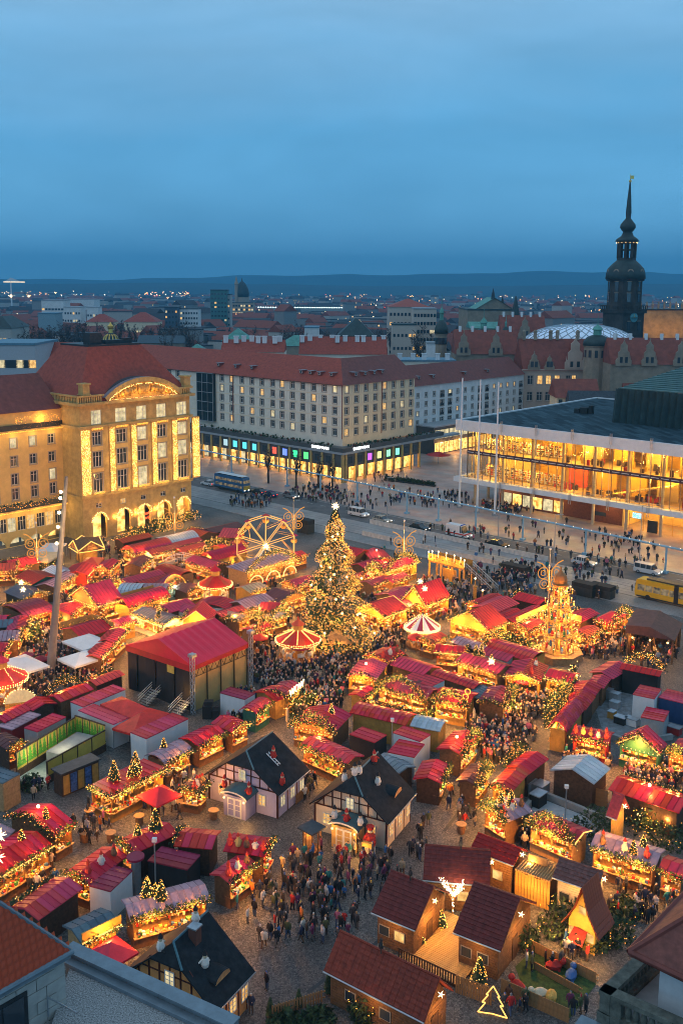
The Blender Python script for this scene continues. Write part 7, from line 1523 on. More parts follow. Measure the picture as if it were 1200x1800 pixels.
# candle arch bridge
def candle_arch():
 A, B = at(752, 1015), at(816, 1032); d = (B-A); d.z = 0; L_ = d.length; ang = math.atan2(d.y, d.x); o = thing('candle_arch_bridge', 'giant wooden candle arch with a walkway and stairs near the street', 'candle arch', A, ang); zd = 3.4; zt = zat(A+d*.5, 986)
 b = MB(); b.box(0, L_, 0, 2.6, zd-.3, zd); b.build('deck', WOODM, o)
 b = MB()
 for i in range(int(L_/1.4)):
  x = i*1.4; b.box(x+.05, x+1.35, -.12, 0, zd, zd+1.4); b.box(x+.05, x+1.35, 2.6, 2.7, zd, zd+1.1)
 b.build('parapet_panels', OCHRE, o); b = MB()
 for i in range(int(L_/1.4)): x = i*1.4+.7; b.box(x-.14, x+.14, -.16, -.125, zd+.5, zd+.95)
 b.build('heart_cutouts', WOODD, o)
 b = MB(); n = 20; hh = zt-zd
 for k in range(n):
  a0, a1 = math.pi*k/n, math.pi*(k+1)/n; f = lambda a, s: (L_/2-L_/2*s*math.cos(a), zd+.2+hh*s*math.sin(a))
  p = [f(a0, 1), f(a1, 1), f(a1, .82), f(a0, .82)]
  b.add([(q[0], -.2, q[1]) for q in p]+[(q[0], .1, q[1]) for q in p], [(0, 1, 2, 3), (7, 6, 5, 4), (0, 4, 5, 1), (2, 6, 7, 3)])
 b.build('arch', GOLDY, o); c = MB(); g = MB()
 for k in range(7):
  a = math.pi*(k+.5)/7; x, z = L_/2-L_/2*math.cos(a), zd+.2+hh*math.sin(a); c.cyl((x, -.05, z), (x, -.05, z+1.0), .1, n=6); g.octa((x, -.05, z+1.25), .22)
 c.build('candle', WHITE, o); g.build('candle_flames', STARM, o)
 for x in (0.2, L_*.35, L_*.65, L_-.2):
  for y in (.1, 2.4): b = MB(); b.box(x-.14, x+.14, y-.14, y+.14, 0, zd-.3); b.build('post', OCHRE, o)
 b = MB(); b.box(L_*.35, L_*.7, .6, .8, 0, 2.4); b.build('lower_panel', OCHRE, o)
 s = MB(); r_ = MB()
 for k in range(14): s.box(L_+k*.42, L_+.42+k*.42, .3, 2.3, zd-.35-k*.24, zd-.25-k*.24)
 for y in (.3, 2.3):
  r_.cyl((L_, y, zd+1), (L_+5.9, y, 1.0), .06, n=5); r_.cyl((L_, y, zd+.5), (L_+5.9, y, .5), .04, n=5)
  for k in range(6): x = L_+k*1.15; zz = zd-.3-k*.62; r_.cyl((x, y, max(0, zz)), (x, y, zz+1.2), .05, n=5)
 s.build('stair', WOODM, o); r_.build('handrail', STEEL, o)
 for x in (1, L_/2, L_-1): lamp('arch_lamp', o, (x, -1.3, zd+.8), 120); lamp('arch_lamp', o, (x, 1.2, zd-.8), 120)
 foot(A, ang, L_+5, 2.6)
 for j, (px, py) in enumerate(((834, 1058), (847, 1075))):
  p = at(px, py); q = thing('candle_post', ('tall wooden candle figure at the top of the stairs', 'shorter wooden candle figure below the stairs')[j], 'candle', p); b = MB(); b.lathe([(.6, 0), (.35, .5), (.3, 2.6-.5*j), (.5, 2.8-.5*j), (.12, 2.9-.5*j), (.1, 4.0-.5*j)], 8); b.build('post', OCHRE, q); g = MB(); g.octa((0, 0, 4.2-.5*j), .22); g.build('candle_flame', STARM, q)
candle_arch()
# tiered candle pyramid
def pyramid():
 P = at(979, 1156); H = zat(P, 996); o = thing('christmas_pyramid', 'tall golden tiered Christmas pyramid with figures, candles and onion cap', 'Christmas pyramid', P); b = MB(); b.lathe([(3.6, 0), (3.6, 1.0), (3.75, 1.1)], 8, rot=.39); b.build('base_platform', WOODL, o)
 foot(P-Vector((3.4, 3.4, 0)), 0, 6.8, 6.8, 0)
 z = 1.1; tiers = 5; hT = (H*.80-z); hs = [.24, .22, .2, .18, .16]; rad = 2.25; g = MB(); rr = random.Random(8)
 for t in range(tiers):
  h = hT*hs[t]; r = rad*(1-.135*t); p = MB(); p.lathe([(r+.25, z), (r+.25, z+.16)], 8, rot=.39)
  for k in range(8):
   a = .39+k*math.pi/4; p.cyl((r*math.cos(a), r*math.sin(a), z+.1), (r*.97*math.cos(a), r*.97*math.sin(a), z+h), .09, n=5)
   a2 = a+math.pi/4; p.cyl((r*math.cos(a), r*math.sin(a), z+.55), (r*math.cos(a2), r*math.sin(a2), z+.55), .04, n=4)
   p.tube([((r)*math.cos(a+(a2-a)*j/4), r*math.sin(a+(a2-a)*j/4), z+h*(.78+.2*math.sin(math.pi*j/4))) for j in range(5)], .06, 4)
   e = ((r+.75)*math.cos(a), (r+.75)*math.sin(a), z+.5); p.cyl((r*math.cos(a), r*math.sin(a), z+.3), e, .05, n=4); p.cyl(e, (e[0], e[1], e[2]+.5), .07, n=5); g.octa((e[0], e[1], e[2]+.68), .11)
  p.cyl((0, 0, z), (0, 0, z+h), .3, n=8); p.build('tier', GOLDY, o); f = MB()
  for k in range(9):
   a = k*6.283/9+t; q = r*.68; x, y = q*math.cos(a), q*math.sin(a); hh = min(1.5, h*.55); f.lathe([(.2, z+.16), (.24, z+.16+hh*.3), (.13, z+.16+hh*.65)], 6, (x, y, 0), k % 4); f.ball((x, y, z+.16+hh*.8), .14, (k+1) % 4, 6, 4)
  f.build('carved_figures', [GOODS[0], GOODS[2], GOODS[4], GOODS[6]], o)
  for k in range(22): a = rr.uniform(0, 6.28); g.octa(((r+.1)*math.cos(a), (r+.1)*math.sin(a), z+rr.uniform(.2, h)), .05)
  for k in range(3): a = k*2.1+t-1.5; lamp('tier_lamp', o, ((r+1.1)*math.cos(a), (r+1.1)*math.sin(a), z+h*.5), 75);
  lamp('tier_lamp', o, (0.6, -.6, z+h*.7), 60)
  z += h
 g.build('candle_lights', BULBW, o); c = MB(); r = rad*.42
 c.lathe([(r+.3, z), (r+.3, z+.2), (r, z+.3), (r+.05, z+.9), (r*.9, z+1.5), (r*.35, z+1.95), (.12, z+2.3), (.1, z+2.6), (.2, z+2.75), (.03, H)], 8, rot=.39); c.build('onion_cap', mat('cap_wood', (0.35, 0.15, 0.04), 0.45), o)
pyramid()
# half timbered toy houses
def toy_house(label, N, W, E, z, wallm, wall2, rise, hipf, extras):
 P, ang, lx, ly = quad_frame(N, W, E, z); o = thing('half_timbered_house', label, 'toy house', P, ang); foot(P, ang, lx, ly); ov = 0.45
 b = MB(); b.box(ov, lx-ov, ov, ly-ov, 0, z+.2, 0); ins = hipf; mt = z+rise*(1-ins)
 fx = ov; w2 = ly/2-ov
 g = [(ov, z), (ly-ov, z), (ly/2+(w2)*ins, mt), (ly/2-(w2)*ins, mt)]
 b.add([(fx, y, zz) for y, zz in g]+[(lx-ov, y, zz) for y, zz in g], [(3, 2, 1, 0), (4, 5, 6, 7), (0, 1, 5, 4)], 0); b.build('wall', wallm, o)
 r = MB(); zr = z+rise; y0, y1 = 0.0, ly; c = ly/2; hx = lx*0.26*ins*2; fl = (c-c*ins)
 A, B_, C_, D_ = (0, 0, z), (lx, 0, z), (lx, c, zr), (hx, c, zr); Fm = (0, c-c*ins, z+rise*(1-ins)); Fp = (0, c+c*ins, z+rise*(1-ins))
 r.add([A, B_, C_, D_, Fm], [(0, 1, 2, 3, 4)]); r.add([(0, ly, z), (lx, ly, z), C_, D_, Fp], [(4, 3, 2, 1, 0)]); r.tri(Fm, D_, Fp)
 r.add([tuple(Vector(q)-Vector((0, 0, .14))) for q in (A, B_, C_, D_, Fm, (0, ly, z), (lx, ly, z), Fp)], [(4, 3, 2, 1, 0), (5, 6, 2, 3, 7), (7, 3, 4)])
 r.quad(A, (0, 0, z-.14), (lx, 0, z-.14), B_); r.add([A, (0, 0, z-.14), (0, Fm[1], Fm[2]-.14), Fm], [(0, 3, 2, 1)]); r.add([(0, ly, z), (0, ly, z-.14), (0, Fp[1], Fp[2]-.14), Fp], [(0, 1, 2, 3)]); r.quad(Fm, (0, Fm[1], Fm[2]-.14), (0, Fp[1], Fp[2]-.14), Fp)
 rf = r.build('roof', mat('bitumen_roof', (0.022, 0.027, 0.032), 0.9, var=0.3, scale=1.5, bump=0.2, spec=0.15), o)
 q = MB(); q.cyl(Fm, D_, .09, n=5); q.cyl(D_, C_, .09, n=5); q.build('ridge_cap', mat('ridge_teal', (0.06, 0.16, 0.20), 0.5), rf); q = MB(); q.cyl((0, 0, z-.05), (lx, 0, z-.05), .07, n=5); q.build('gutter', STEEL, rf)
 t = MB(); e = 0.05
 def beam_f(ya, za, yb, zb, w=.13): d = Vector((0, yb-ya, zb-za)).normalized(); n = Vector((0, -d.z, d.y))*w/2; p = [Vector((fx-e, ya, za))-n, Vector((fx-e, ya, za))+n, Vector((fx-e, yb, zb))+n, Vector((fx-e, yb, zb))-n]; t.add([tuple(v) for v in p]+[tuple(v+Vector((e+.02, 0, 0))) for v in p], [(0, 1, 2, 3), (3, 2, 1, 0), (0, 4, 5, 1), (1, 5, 6, 2), (2, 6, 7, 3), (3, 7, 4, 0)])
 beam_f(ov, z, ly-ov, z); beam_f(ly/2-w2*ins, mt-.05, ly/2+w2*ins, mt-.05)
 for k in range(1, 8):
  y = ov+(ly-2*ov)*k/8; top = z+rise*min(1-ins, 1-abs(y-c)/c)-.1
  beam_f(y, z if k != 4 else z, y, top)
 mz = (z+mt)/2; beam_f(ov+w2*.3, mz, ly-ov-w2*.3, mz, .1); beam_f(ov+.2, z+.05, c-w2*.45, mt-.2, .1); beam_f(ly-ov-.2, z+.05, c+w2*.45, mt-.2, .1)
 for y in (ov, ly-ov, c-1.6, c+1.6): beam_f(y, 0, y, z, .2)
 def beam_s(xa, za, xb, zb, w=.14): t.box(min(xa, xb)-w/2 if abs(xa-xb) < .01 else xa, max(xa, xb)+w/2 if abs(xa-xb) < .01 else xb, ov-e, ov, min(za, zb), max(za, zb)+(w if abs(za-zb) < .01 else 0))
 for x in (ov+.1, lx*.38, lx*.68, lx-ov-.1): beam_s(x, 0, x, z-.05)
 beam_s(ov, z-.25, lx-ov, z-.25); t.build('timber_frame', mat('timber_brown', (0.10, 0.028, 0.018), 0.7, var=0.2), o)
 def win(M, lit):
  m = MB(); m.box(-.45, .45, -.06, 0, 0, .08); m.box(-.45, .45, -.06, 0, 1.12, 1.2)
  for x in (-.45, -.04, .37): m.box(x, x+.08, -.06, 0, .08, 1.12)
  for zz in (.42, .76): m.box(-.37, .37, -.05, 0, zz, zz+.05)
  wq = m.build('window', FRAMEW, o); wq.matrix_local = M; p = MB(); p.quad((-.4, -.02, .05), (.4, -.02, .05), (.4, -.02, 1.15), (-.4, -.02, 1.15)); p.build('pane', PANEW if lit else PANEC, wq)
 RF = Matrix.Rotation(-math.pi/2, 4, 'Z')
 for y in (c-2.4, c+2.6): win(Matrix.Translation((fx-.04, y, .95)) @ RF, True)
 win(Matrix.Translation((fx-.04, c, z+.35)) @ RF, False)
 for x in (lx*.22, lx*.53, lx*.83): win(Matrix.Translation((x, ov-.03, .95)), wallm is not VIOL)
 if extras.get('porch', True):
  px_, py_ = -1.5, c-.3; b = MB(); b.box(px_, fx, py_-1.35, py_+1.35, 0, 2.35); b.build('porch_wall', wall2, o); rb = MB(); n = 8
  for k in range(n):
   a0, a1 = math.pi*k/n, math.pi*(k+1)/n; f = lambda a: (py_-1.65*math.cos(a), 2.35+.6*math.sin(a)); p, q2 = f(a0), f(a1); rb.quad((px_-.3, p[0], p[1]), (px_-.3, q2[0], q2[1]), (fx, q2[0], q2[1]), (fx, p[0], p[1])); rb.quad((px_-.3, p[0], p[1]), (px_-.3, p[0], p[1]-.18), (px_-.3, q2[0], q2[1]-.18), (px_-.3, q2[0], q2[1]), 1)
  rb.build('porch_roof', [mat('porch_roof_teal', (0.07, 0.13, 0.14), 0.6), FRAMEW], o); d = MB(); d.box(px_-.07, px_, py_-.85, py_+.85, .05, 2.15, 0)
  for s in (-1, 1):
   for zz in ((.25, .85), (.95, 1.4), (1.5, 1.95)): d.box(px_-.11, px_-.07, py_+s*.42-.27, py_+s*.42+.27, zz[0], zz[1], 1)
  d.build('double_door', [FRAMEW, wall2], o)
  for s in (-1.2, 1.2): l = MB(); l.ball((px_-.15, py_+s, 2.0), .11); l.build('porch_lamp', BULBW, o); lamp('porch_light', o, (px_-.7, py_+s, 2.1), 60)
  lamp('front_wash', o, (px_-1.2, py_-2.2, 1.0), 70);
 lamp('side_wash', o, (lx*.5, -1.3, 2.2), 35)
 for i, (fx_, fy_, kind) in enumerate(extras.get('figs', [])):
  f = MB(); f.lathe([(.26, 0), (.34, .3), (.22, .7)], 8, mi=0); f.ball((0, 0, .88), .19, 1, 7, 5); f.lathe([(.22, .98), (.05, 1.35)], 7, mi=2 if kind else 3); f.cyl((.22, 0, .62), (.5, 0, .42), .08, .06, 5, 0); f.cyl((-.22, 0, .62), (-.4, -.1, .3), .08, .06, 5, 0); f.cyl((.1, -.2, .1), (.15, -.5, 0), .1, .08, 5, 3); f.cyl((-.1, -.2, .1), (-.15, -.5, 0), .1, .08, 5, 3)
  zz = z+rise*min(1-abs(fy_*ly-c)/c, 1) if 0 < fx_ < 1 else 2.9
  f.build('roof_figure', [GOODS[0] if kind else GOODS[5], GOODS[2], GOODS[0], BLACK], o, (fx_*lx if fx_ > 0 else fx_*2, fy_*ly, zz), i*1.3)
 if 'chimney' in extras: x, y = extras['chimney']; m = MB(); zz = z+rise*(1-abs(y*ly-c)/c); m.box(x*lx-.35, x*lx+.35, y*ly-.35, y*ly+.35, zz-.8, zz+1.0, 0); m.box(x*lx-.42, x*lx+.42, y*ly-.42, y*ly+.42, zz+1.0, zz+1.12, 1); m.build('chimney', [mat('chimney_brick', (0.12, 0.05, 0.035), 0.8), STEEL], rf)
 if 'eyebrow' in extras:
  x, y = extras['eyebrow']; m = MB(); zz = z+rise*(1-abs(y*ly-c)/c); n = 8
  for k in range(n): a0, a1 = math.pi*k/n, math.pi*(k+1)/n; p, q2 = (x*lx-.9*math.cos(a0), zz+.5*math.sin(a0)), (x*lx-.9*math.cos(a1), zz+.5*math.sin(a1)); m.quad((p[0], y*ly-.6, p[1]), (q2[0], y*ly-.6, q2[1]), (q2[0], y*ly+1.6, q2[1]+.2), (p[0], y*ly+1.6, p[1]+.2), 0); m.quad((p[0], y*ly-.55, zz-.1), (q2[0], y*ly-.55, zz-.1), (q2[0], y*ly-.55, q2[1]), (p[0], y*ly-.55, p[1]), 1)
  m.build('eyebrow_dormer', [MATS['bitumen_roof'], WOODL], rf)
 if 'ladder' in extras:
  x, y = extras['ladder']; m = MB(); sl = Vector((0, c, rise)).normalized(); p = Vector((x*lx, y*ly, z+rise*(y*ly)/c+.2))
  for s in (-.2, .2): m.cyl(p+Vector((s, 0, 0)), p+Vector((s, 0, 0))+sl*1.8, .05, n=4)
  for k in range(5): m.cyl(p+Vector((-.2, 0, 0))+sl*(.2+k*.35), p+Vector((.2, 0, 0))+sl*(.2+k*.35), .035, n=4)
  m.build('roof_ladder', WHITE, rf)
 return o
VIOL = mat('violet_plaster', (0.48, 0.44, 0.60), 0.8, var=0.06); VIOL2 = mat('violet_deep', (0.30, 0.28, 0.46), 0.75, var=0.06); CREAM = mat('cream_plaster', (0.66, 0.56, 0.42), 0.8, var=0.06); CREAM2 = mat('ochre_door', (0.50, 0.33, 0.13), 0.7); ORNG = mat('orange_plaster', (0.55, 0.25, 0.08), 0.8)
toy_house('violet half timbered house with charcoal half hipped roof and arched white door', (490, 1400), (357, 1362), (534, 1351), 2.8, VIOL, VIOL2, 3.3, .36, {'figs': [(.25, .06, 1), (.55, .30, 1), (-.6, .30, 1), (-.6, .62, 1)], 'ladder': (.5, .2)})
toy_house('cream half timbered house with charcoal half hipped roof and dwarf figures on top', (683, 1451), (543, 1413), (733, 1395), 2.9, CREAM, CREAM2, 3.5, .36, {'figs': [(.18, .62, 0), (.2, .5, 0), (.3, .48, 0), (.45, .3, 0), (.75, .46, 1), (-.6, .28, 0), (-.6, .45, 1), (-.6, .6, 0)], 'eyebrow': (.6, .16)})
toy_house('orange half timbered house with black roof, chimney and bakers on top at the bottom', (378, 1784), (212, 1712), (450, 1709), 2.9, ORNG, CREAM2, 3.6, .34, {'porch': False, 'figs': [(.1, .6, 0), (.7, .5, 0), (.35, .25, 0)], 'chimney': (.5, .42), 'eyebrow': (.42, .16)})
p = at(548, 1497); o = thing('ticket_kiosk', 'small glazed kiosk with dark roof left of the cream house door', 'kiosk', p, ANG_V); b = MB(); b.lathe([(.95, 0), (.95, .35)], 8, mi=0)
for k in range(8): a = k*math.pi/4; b.cyl((.85*math.cos(a), .85*math.sin(a), .3), (.85*math.cos(a), .85*math.sin(a), 2.4), .06, n=4, mi=0)
b.build('frame', WOODM, o); b = MB(); b.box(-1, 1, -1, 1, 2.4, 2.55); b.build('roof', SLATE, o); b = MB(); b.box(-.6, .6, .4, .6, .3, 2.2); b.build('lit_back', WOODL, o); lamp('kiosk_lamp', o, (0, -.2, 2.1), 70)
p = at(650, 1500); o = thing('nutcracker_statue', 'large painted baker figure in red and white beside the cream house', 'statue', p, -.4); b = MB(); b.lathe([(.28, 0), (.3, .8)], 7, (-.25, 0, 0), 1); b.lathe([(.28, 0), (.3, .8)], 7, (.25, 0, 0), 1); b.lathe([(.5, .8), (.62, 1.2), (.5, 1.9), (.3, 2.1)], 9, mi=0); b.ball((0, 0, 2.35), .28, 2); b.lathe([(.32, 2.5), (.42, 2.8), (.1, 3.0)], 8, mi=0); b.cyl((-.5, -.1, 1.7), (-.4, -.6, 1.3), .14, .12, 6, 0); b.cyl((.5, -.1, 1.7), (.4, -.6, 1.3), .14, .12, 6, 0); b.box(-.5, .5, -.9, -.5, 1.1, 1.5, 3); b.build('figure', [GOODS[0], GOODS[5], GOODS[2], GOODS[1]], o)
# red brown timber huts on the lower right
SHING = mat('red_shingle', (0.25, 0.040, 0.020), 0.8, var=0.25, scale=2.5, bump=0.4); SHING2 = mat('plum_shingle', (0.15, 0.026, 0.022), 0.8, var=0.25, scale=2.5, bump=0.4)
def timber_hut(label, W, N, rW, rN, z, rise, roofm, figs=(), walls=WOODM):
 pw, pn = at(*W, z), at(*N, z); q0, q1 = at(*rW, z+rise), at(*rN, z+rise); d = (pn-pw); d.z = 0; lx = d.length; ang = math.atan2(d.y, d.x); dx = d.normalized(); dy = Vector((-dx.y, dx.x, 0)); half = max(1.4, ((q0+q1)/2-(pw+pn)/2).dot(dy)); ly = 2*half
 P = Vector((pw.x, pw.y, 0)); o = thing('timber_hut', label, 'hut', P, ang); foot(P, ang, lx, ly); i = .4; b = MB()
 b.box(i, lx-i, i, ly-i, 0, z-.05, 0)
 for x in (i, lx-i): b.add([(x, i, z-.05), (x, ly-i, z-.05), (x, half, z+rise-.12)], [(0, 1, 2), (2, 1, 0)])
 wl = b.build('wall', walls, o); pb = MB(); pb.box(-.02, .02, 0, .16, 0, 1)
 bm = MB(); n = int((z-.2)/.22)
 for k in range(n): bm.box(i-.03, lx-i+.03, i-.04, i, .05+k*.22, .05+k*.22+.19); bm.box(lx-i, lx-i+.04, i, ly-i, .05+k*.22, .05+k*.22+.19)
 q = bm.build('boarding', walls, o); q['kind'] = 'stuff'
 def slope(y0, z0, y1, z1, nm):
  L_ = math.hypot(y1-y0, z1-z0); nr = max(4, int(L_/.34)); nc = max(4, int(lx/.5)); rb = MB(); n_ = Vector((0, -(z1-z0), (y1-y0))).normalized(); n_ = n_ if n_.z > 0 else -n_
  for r_ in range(nr):
   f0, f1 = r_/nr, (r_+1)/nr; a = Vector((0, y0+(y1-y0)*f0, z0+(z1-z0)*f0)); c2 = Vector((0, y0+(y1-y0)*f1, z0+(z1-z0)*f1))
   for c_ in range(nc):
    x0 = lx*(c_+(.5 if r_ % 2 else 0))/nc-(lx/nc*.5 if r_ % 2 else 0); x1 = min(lx, x0+lx/nc-.03); x0 = max(0, x0); h = .08+R.uniform(-.02, .02)
    p = [a+Vector((x0, 0, 0))+n_*h, a+Vector((x1, 0, 0))+n_*h, c2+Vector((x1, 0, 0))+n_*.012, c2+Vector((x0, 0, 0))+n_*.012]; lo = [a+Vector((x0, 0, 0)), a+Vector((x1, 0, 0))]
    rb.add([tuple(v) for v in p+lo], [(0, 1, 2, 3), (4, 5, 1, 0)])
  deck = MB(); deck.add([(0, y0, z0), (lx, y0, z0), (lx, y1, z1), (0, y1, z1), (0, y0, z0-.12), (lx, y0, z0-.12), (lx, y1, z1-.12), (0, y1, z1-.12)], [(0, 1, 2, 3), (7, 6, 5, 4), (0, 4, 5, 1), (1, 5, 6, 2), (3, 2, 6, 7), (0, 3, 7, 4)]); ro = deck.build('roof', roofm, o); s = rb.build('shingles', roofm, ro); s['kind'] = 'stuff'; return ro
 ro = slope(0, z, half, z+rise, 0); slope(ly, z, half, z+rise, 1); c = MB(); c.cyl((0, half, z+rise+.02), (lx, half, z+rise+.02), .1, n=6); c.cyl((0, -.08, z-.05), (lx, -.08, z-.05), .07, n=6, mi=1); c.build('ridge_cap', [roofm, STEEL], ro)
 for x in (lx*.25, lx*.6): m = MB(); m.box(x-.5, x+.5, i-.09, i-.045, 1.0, 1.9, 0); wq = m.build('window', FRAMEG, o); p = MB(); p.box(x-.42, x+.42, i-.11, i-.092, 1.07, 1.83); p.build('pane', PANEW if R.random() < .4 else PANE, wq)
 dd = MB(); dd.box(lx-i+.045, lx-i+.09, half-.5, half+.5, 0, 2.0); dd.build('door', WOODD, o); st = MB(); star(st, (lx+.1, half, z+rise*.45), .28, 0, 10); st.build('gable_star', STARM, o); lamp('gable_lamp', o, (lx+.9, half, z-.2), 130); lamp('front_lamp', o, (lx*.5, -.8, z-.5), 50)
 for fx in figs: m = MB(); zz = z+rise; m.cyl((fx*lx, half-.3, zz), (fx*lx, half-.3, zz+.5), .07, n=5); m.lathe([(.16, .45), (.2, .7), (.1, 1.0)], 6, (fx*lx, half-.3, zz)); m.ball((fx*lx, half-.3, zz+1.12), .12); m.build('vent_pipe', DARKM, ro)
 return o, P, ang, lx, ly
timber_hut('brick red shingled timber hut at the bottom centre beside the garden fence', (569, 1707), (746, 1798), (597, 1634), (768, 1721), 2.8, 2.2, SHING, (.45,))
timber_hut('dark plum shingled hut left of the white lit tree', (653, 1604), (730, 1636), (686, 1531), (763, 1559), 2.9, 2.2, SHING2, (.5,))
timber_hut('dark plum shingled hut behind the white lit tree', (743, 1547), (861, 1558), (752, 1480), (866, 1502), 2.9, 2.0, SHING2, (.55,))
timber_hut('maroon shingled hut with cookie patterned wall right of the deck', (796, 1639), (880, 1672), (832, 1552), (918, 1581), 3.0, 2.4, SHING2)
timber_hut('moss red shingled hut below the snowman stall', (826, 1493), (903, 1522), (838, 1466), (913, 1490), 3.2, .9, mat('bright_shingle', (0.36, 0.016, 0.012), 0.8, var=0.25, scale=3))
timber_hut('brown plank roofed cottage behind the gingerbread house', (971, 1542), (1049, 1569), (977, 1509), (1062, 1531), 3.2, 1.1, mat('weathered_shingle', (0.16, 0.08, 0.075), 0.85, var=0.3, scale=3), walls=CREAM)
timber_hut('tall narrow half timbered tower hut with red tiled roof', (1065, 1434), (1084, 1441), (1072, 1398), (1091, 1402), 4.6, 1.8, mat('tower_tiles', (0.30, 0.04, 0.06), 0.7, var=0.25, scale=4), walls=GOLDY)
def timber_pavilion():
 z = 3.7; P, ang, lx, ly = quad_frame((1186, 1127), (1102, 1109), (1200, 1096), z); o = thing('timber_pavilion', 'open timber pavilion with dark brown roof beside the tram stop', 'pavilion', P, ang); b = MB()
 b.extr([(0, z), (ly, z+.1), (ly, z+1.3), (ly*.5, z+1.5)], 0, lx, 0, Matrix.Rotation(math.pi/2, 4, 'Z') @ Matrix.Scale(-1, 4, (0, 1, 0))); b.build('roof', mat('pavilion_roof', (0.12, 0.05, 0.045), 0.7, var=.2), o)
 for x in (.3, lx*.5, lx-.3):
  for y in (.3, ly*.5, ly-.3): c = MB(); c.box(x-.12, x+.12, y-.12, y+.12, 0, z); c.build('post', WOODM, o); w = MB(); w.box(.5, lx-.4, ly-.5, ly-.4, 0, z-.2); w.box(lx-.5, lx-.4, .4, ly-.5, 0, z-.2); w.build('back_wall', WOODM, o)
 for y in (1, ly/2, ly-1): l = MB(); l.ball((.1, y, z-.5), .16); l.build('hanging_lamp', BULBW, o); lamp('pavilion_lamp', o, (1.0, y, z-.7), 130)
timber_pavilion()
def log_shed():
 z = 2.9; P, ang, lx, ly = quad_frame((967, 1551), (900, 1527), (975, 1528), z); lx = max(lx, 2.4); o = thing('log_shed', 'golden board shed with a flat roof of round logs and carved bench', 'shed', P, ang); b = MB()
 l = MB(); l.cyl((0, 0, 0), (lx, 0, 0), .1, n=6); lm = l.mesh('log', [WOODL, ])
 bd = MB(); bd.box(-.04, 0, 0, .26, 0, z-.1); bdm = bd.mesh('board', [OCHRE])
 n = int(ly/.24)
 for k in range(n): put('log', lm, o, (0, .12+k*.24, z))
 for k in range(int(ly/.3)): q = put('board', bdm, o, (.25, .1+k*.3, 0)); q.scale = (1, 1, R.uniform(.92, 1.0))
 b.box(.3, lx-.2, .2, ly-.1, 0, z-.15); b.build('wall', WOODD, o); c = MB(); c.box(lx-.6, lx-.5, ly*.3, ly*.8, z+.1, z+.8); c.box(lx-.5, lx, ly*.3, ly*.8, z+.1, z+.25); c.build('carved_bench', WOODL, o); foot(P, ang, lx, ly); lamp('shed_lamp', o, (-1.2, ly*.5, 2.0), 130); lamp('shed_lamp', o, (-1.2, ly*.15, 1.4), 90)
log_shed()
# gingerbread house
def ginger():
 P, ang, lx, ly = quad_frame((1052, 1642), (986, 1612), (1085, 1615), 2.4); ly = min(ly, 4.2); lx = min(max(lx, 3), 4.0); o = thing('gingerbread_house', 'yellow gingerbread house with steep crooked tiled roof', 'gingerbread house', P, ang); foot(P, ang, lx, ly); z, rise = 2.3, 3.4; c = ly/2; b = MB(); b.box(.4, lx-.2, .5, ly-.5, 0, z); b.add([(.4, .5, z), (.4, ly-.5, z), (.4, c, z+rise-.5), (lx-.2, .5, z), (lx-.2, ly-.5, z), (lx-.2, c, z+rise-.5)], [(0, 2, 1), (3, 4, 5)]); b.build('wall', mat('ginger_yellow', (0.62, 0.42, 0.08), 0.7, var=.15), o); t = MB(); t.box(-.17, .17, 0, .36, 0, .05)
 tm = t.mesh('roof_tile', [mat('ginger_tile', (0.33, 0.07, 0.035), 0.6, var=.3)])
 for s in (0, 1):
  r = MB(); prof = [(0, z-.5), (.45, z+.25), (1.1, z+1.4), (c, z+rise)]
  for (y0, z0), (y1, z1) in zip(prof, prof[1:]):
   A = [(0, y0, z0), (lx, y0, z0), (lx, y1, z1), (0, y1, z1)]
   if s: A = [(x, ly-y, zz) for x, y, zz in A][::-1]
   r.quad(*A); r.quad(*[(x, y, zz-.1) for x, y, zz in A[::-1]])
  ro = r.build('roof', MATS['ginger_tile'], o)
  for (y0, z0), (y1, z1) in zip(prof, prof[1:]):
   L_ = math.hypot(y1-y0, z1-z0); m = max(1, int(L_/.32)); sl = math.atan2(z1-z0, y1-y0)
   for k in range(m):
    for j in range(int(lx/.36)):
     f = k/m; y, zz = y0+(y1-y0)*f, z0+(z1-z0)*f; q = put('roof_tile', tm, ro, (.18+j*.36, ly-y if s else y, zz+.03)); q.rotation_euler = (sl-.08, 0, math.pi if s else 0)
 d = MB()
 for s in (-1, 1): d.box(.3, .4, c+s*.8-.3, c+s*.8+.3, 1.0, 1.7)
 d.box(.3, .4, c-.3, c+.3, z+.9, z+1.5); d.build('window', PANEW, o); q = MB(); q.quad((.25, c-.6, 1.9), (.25, c+.6, 1.9), (-.9, c+.7, 1.2), (-.9, c-.7, 1.2)); q.build('awning', mat('awning_red', (0.35, 0.03, 0.02), .7, var=.3, scale=5), o); lamp('house_lamp', o, (-1.3, c, 2.4), 150); lamp('house_lamp', o, (-1, c+2, 1.2), 80); lamp('house_lamp', o, (-1, c-2, 1.2), 80)
ginger()
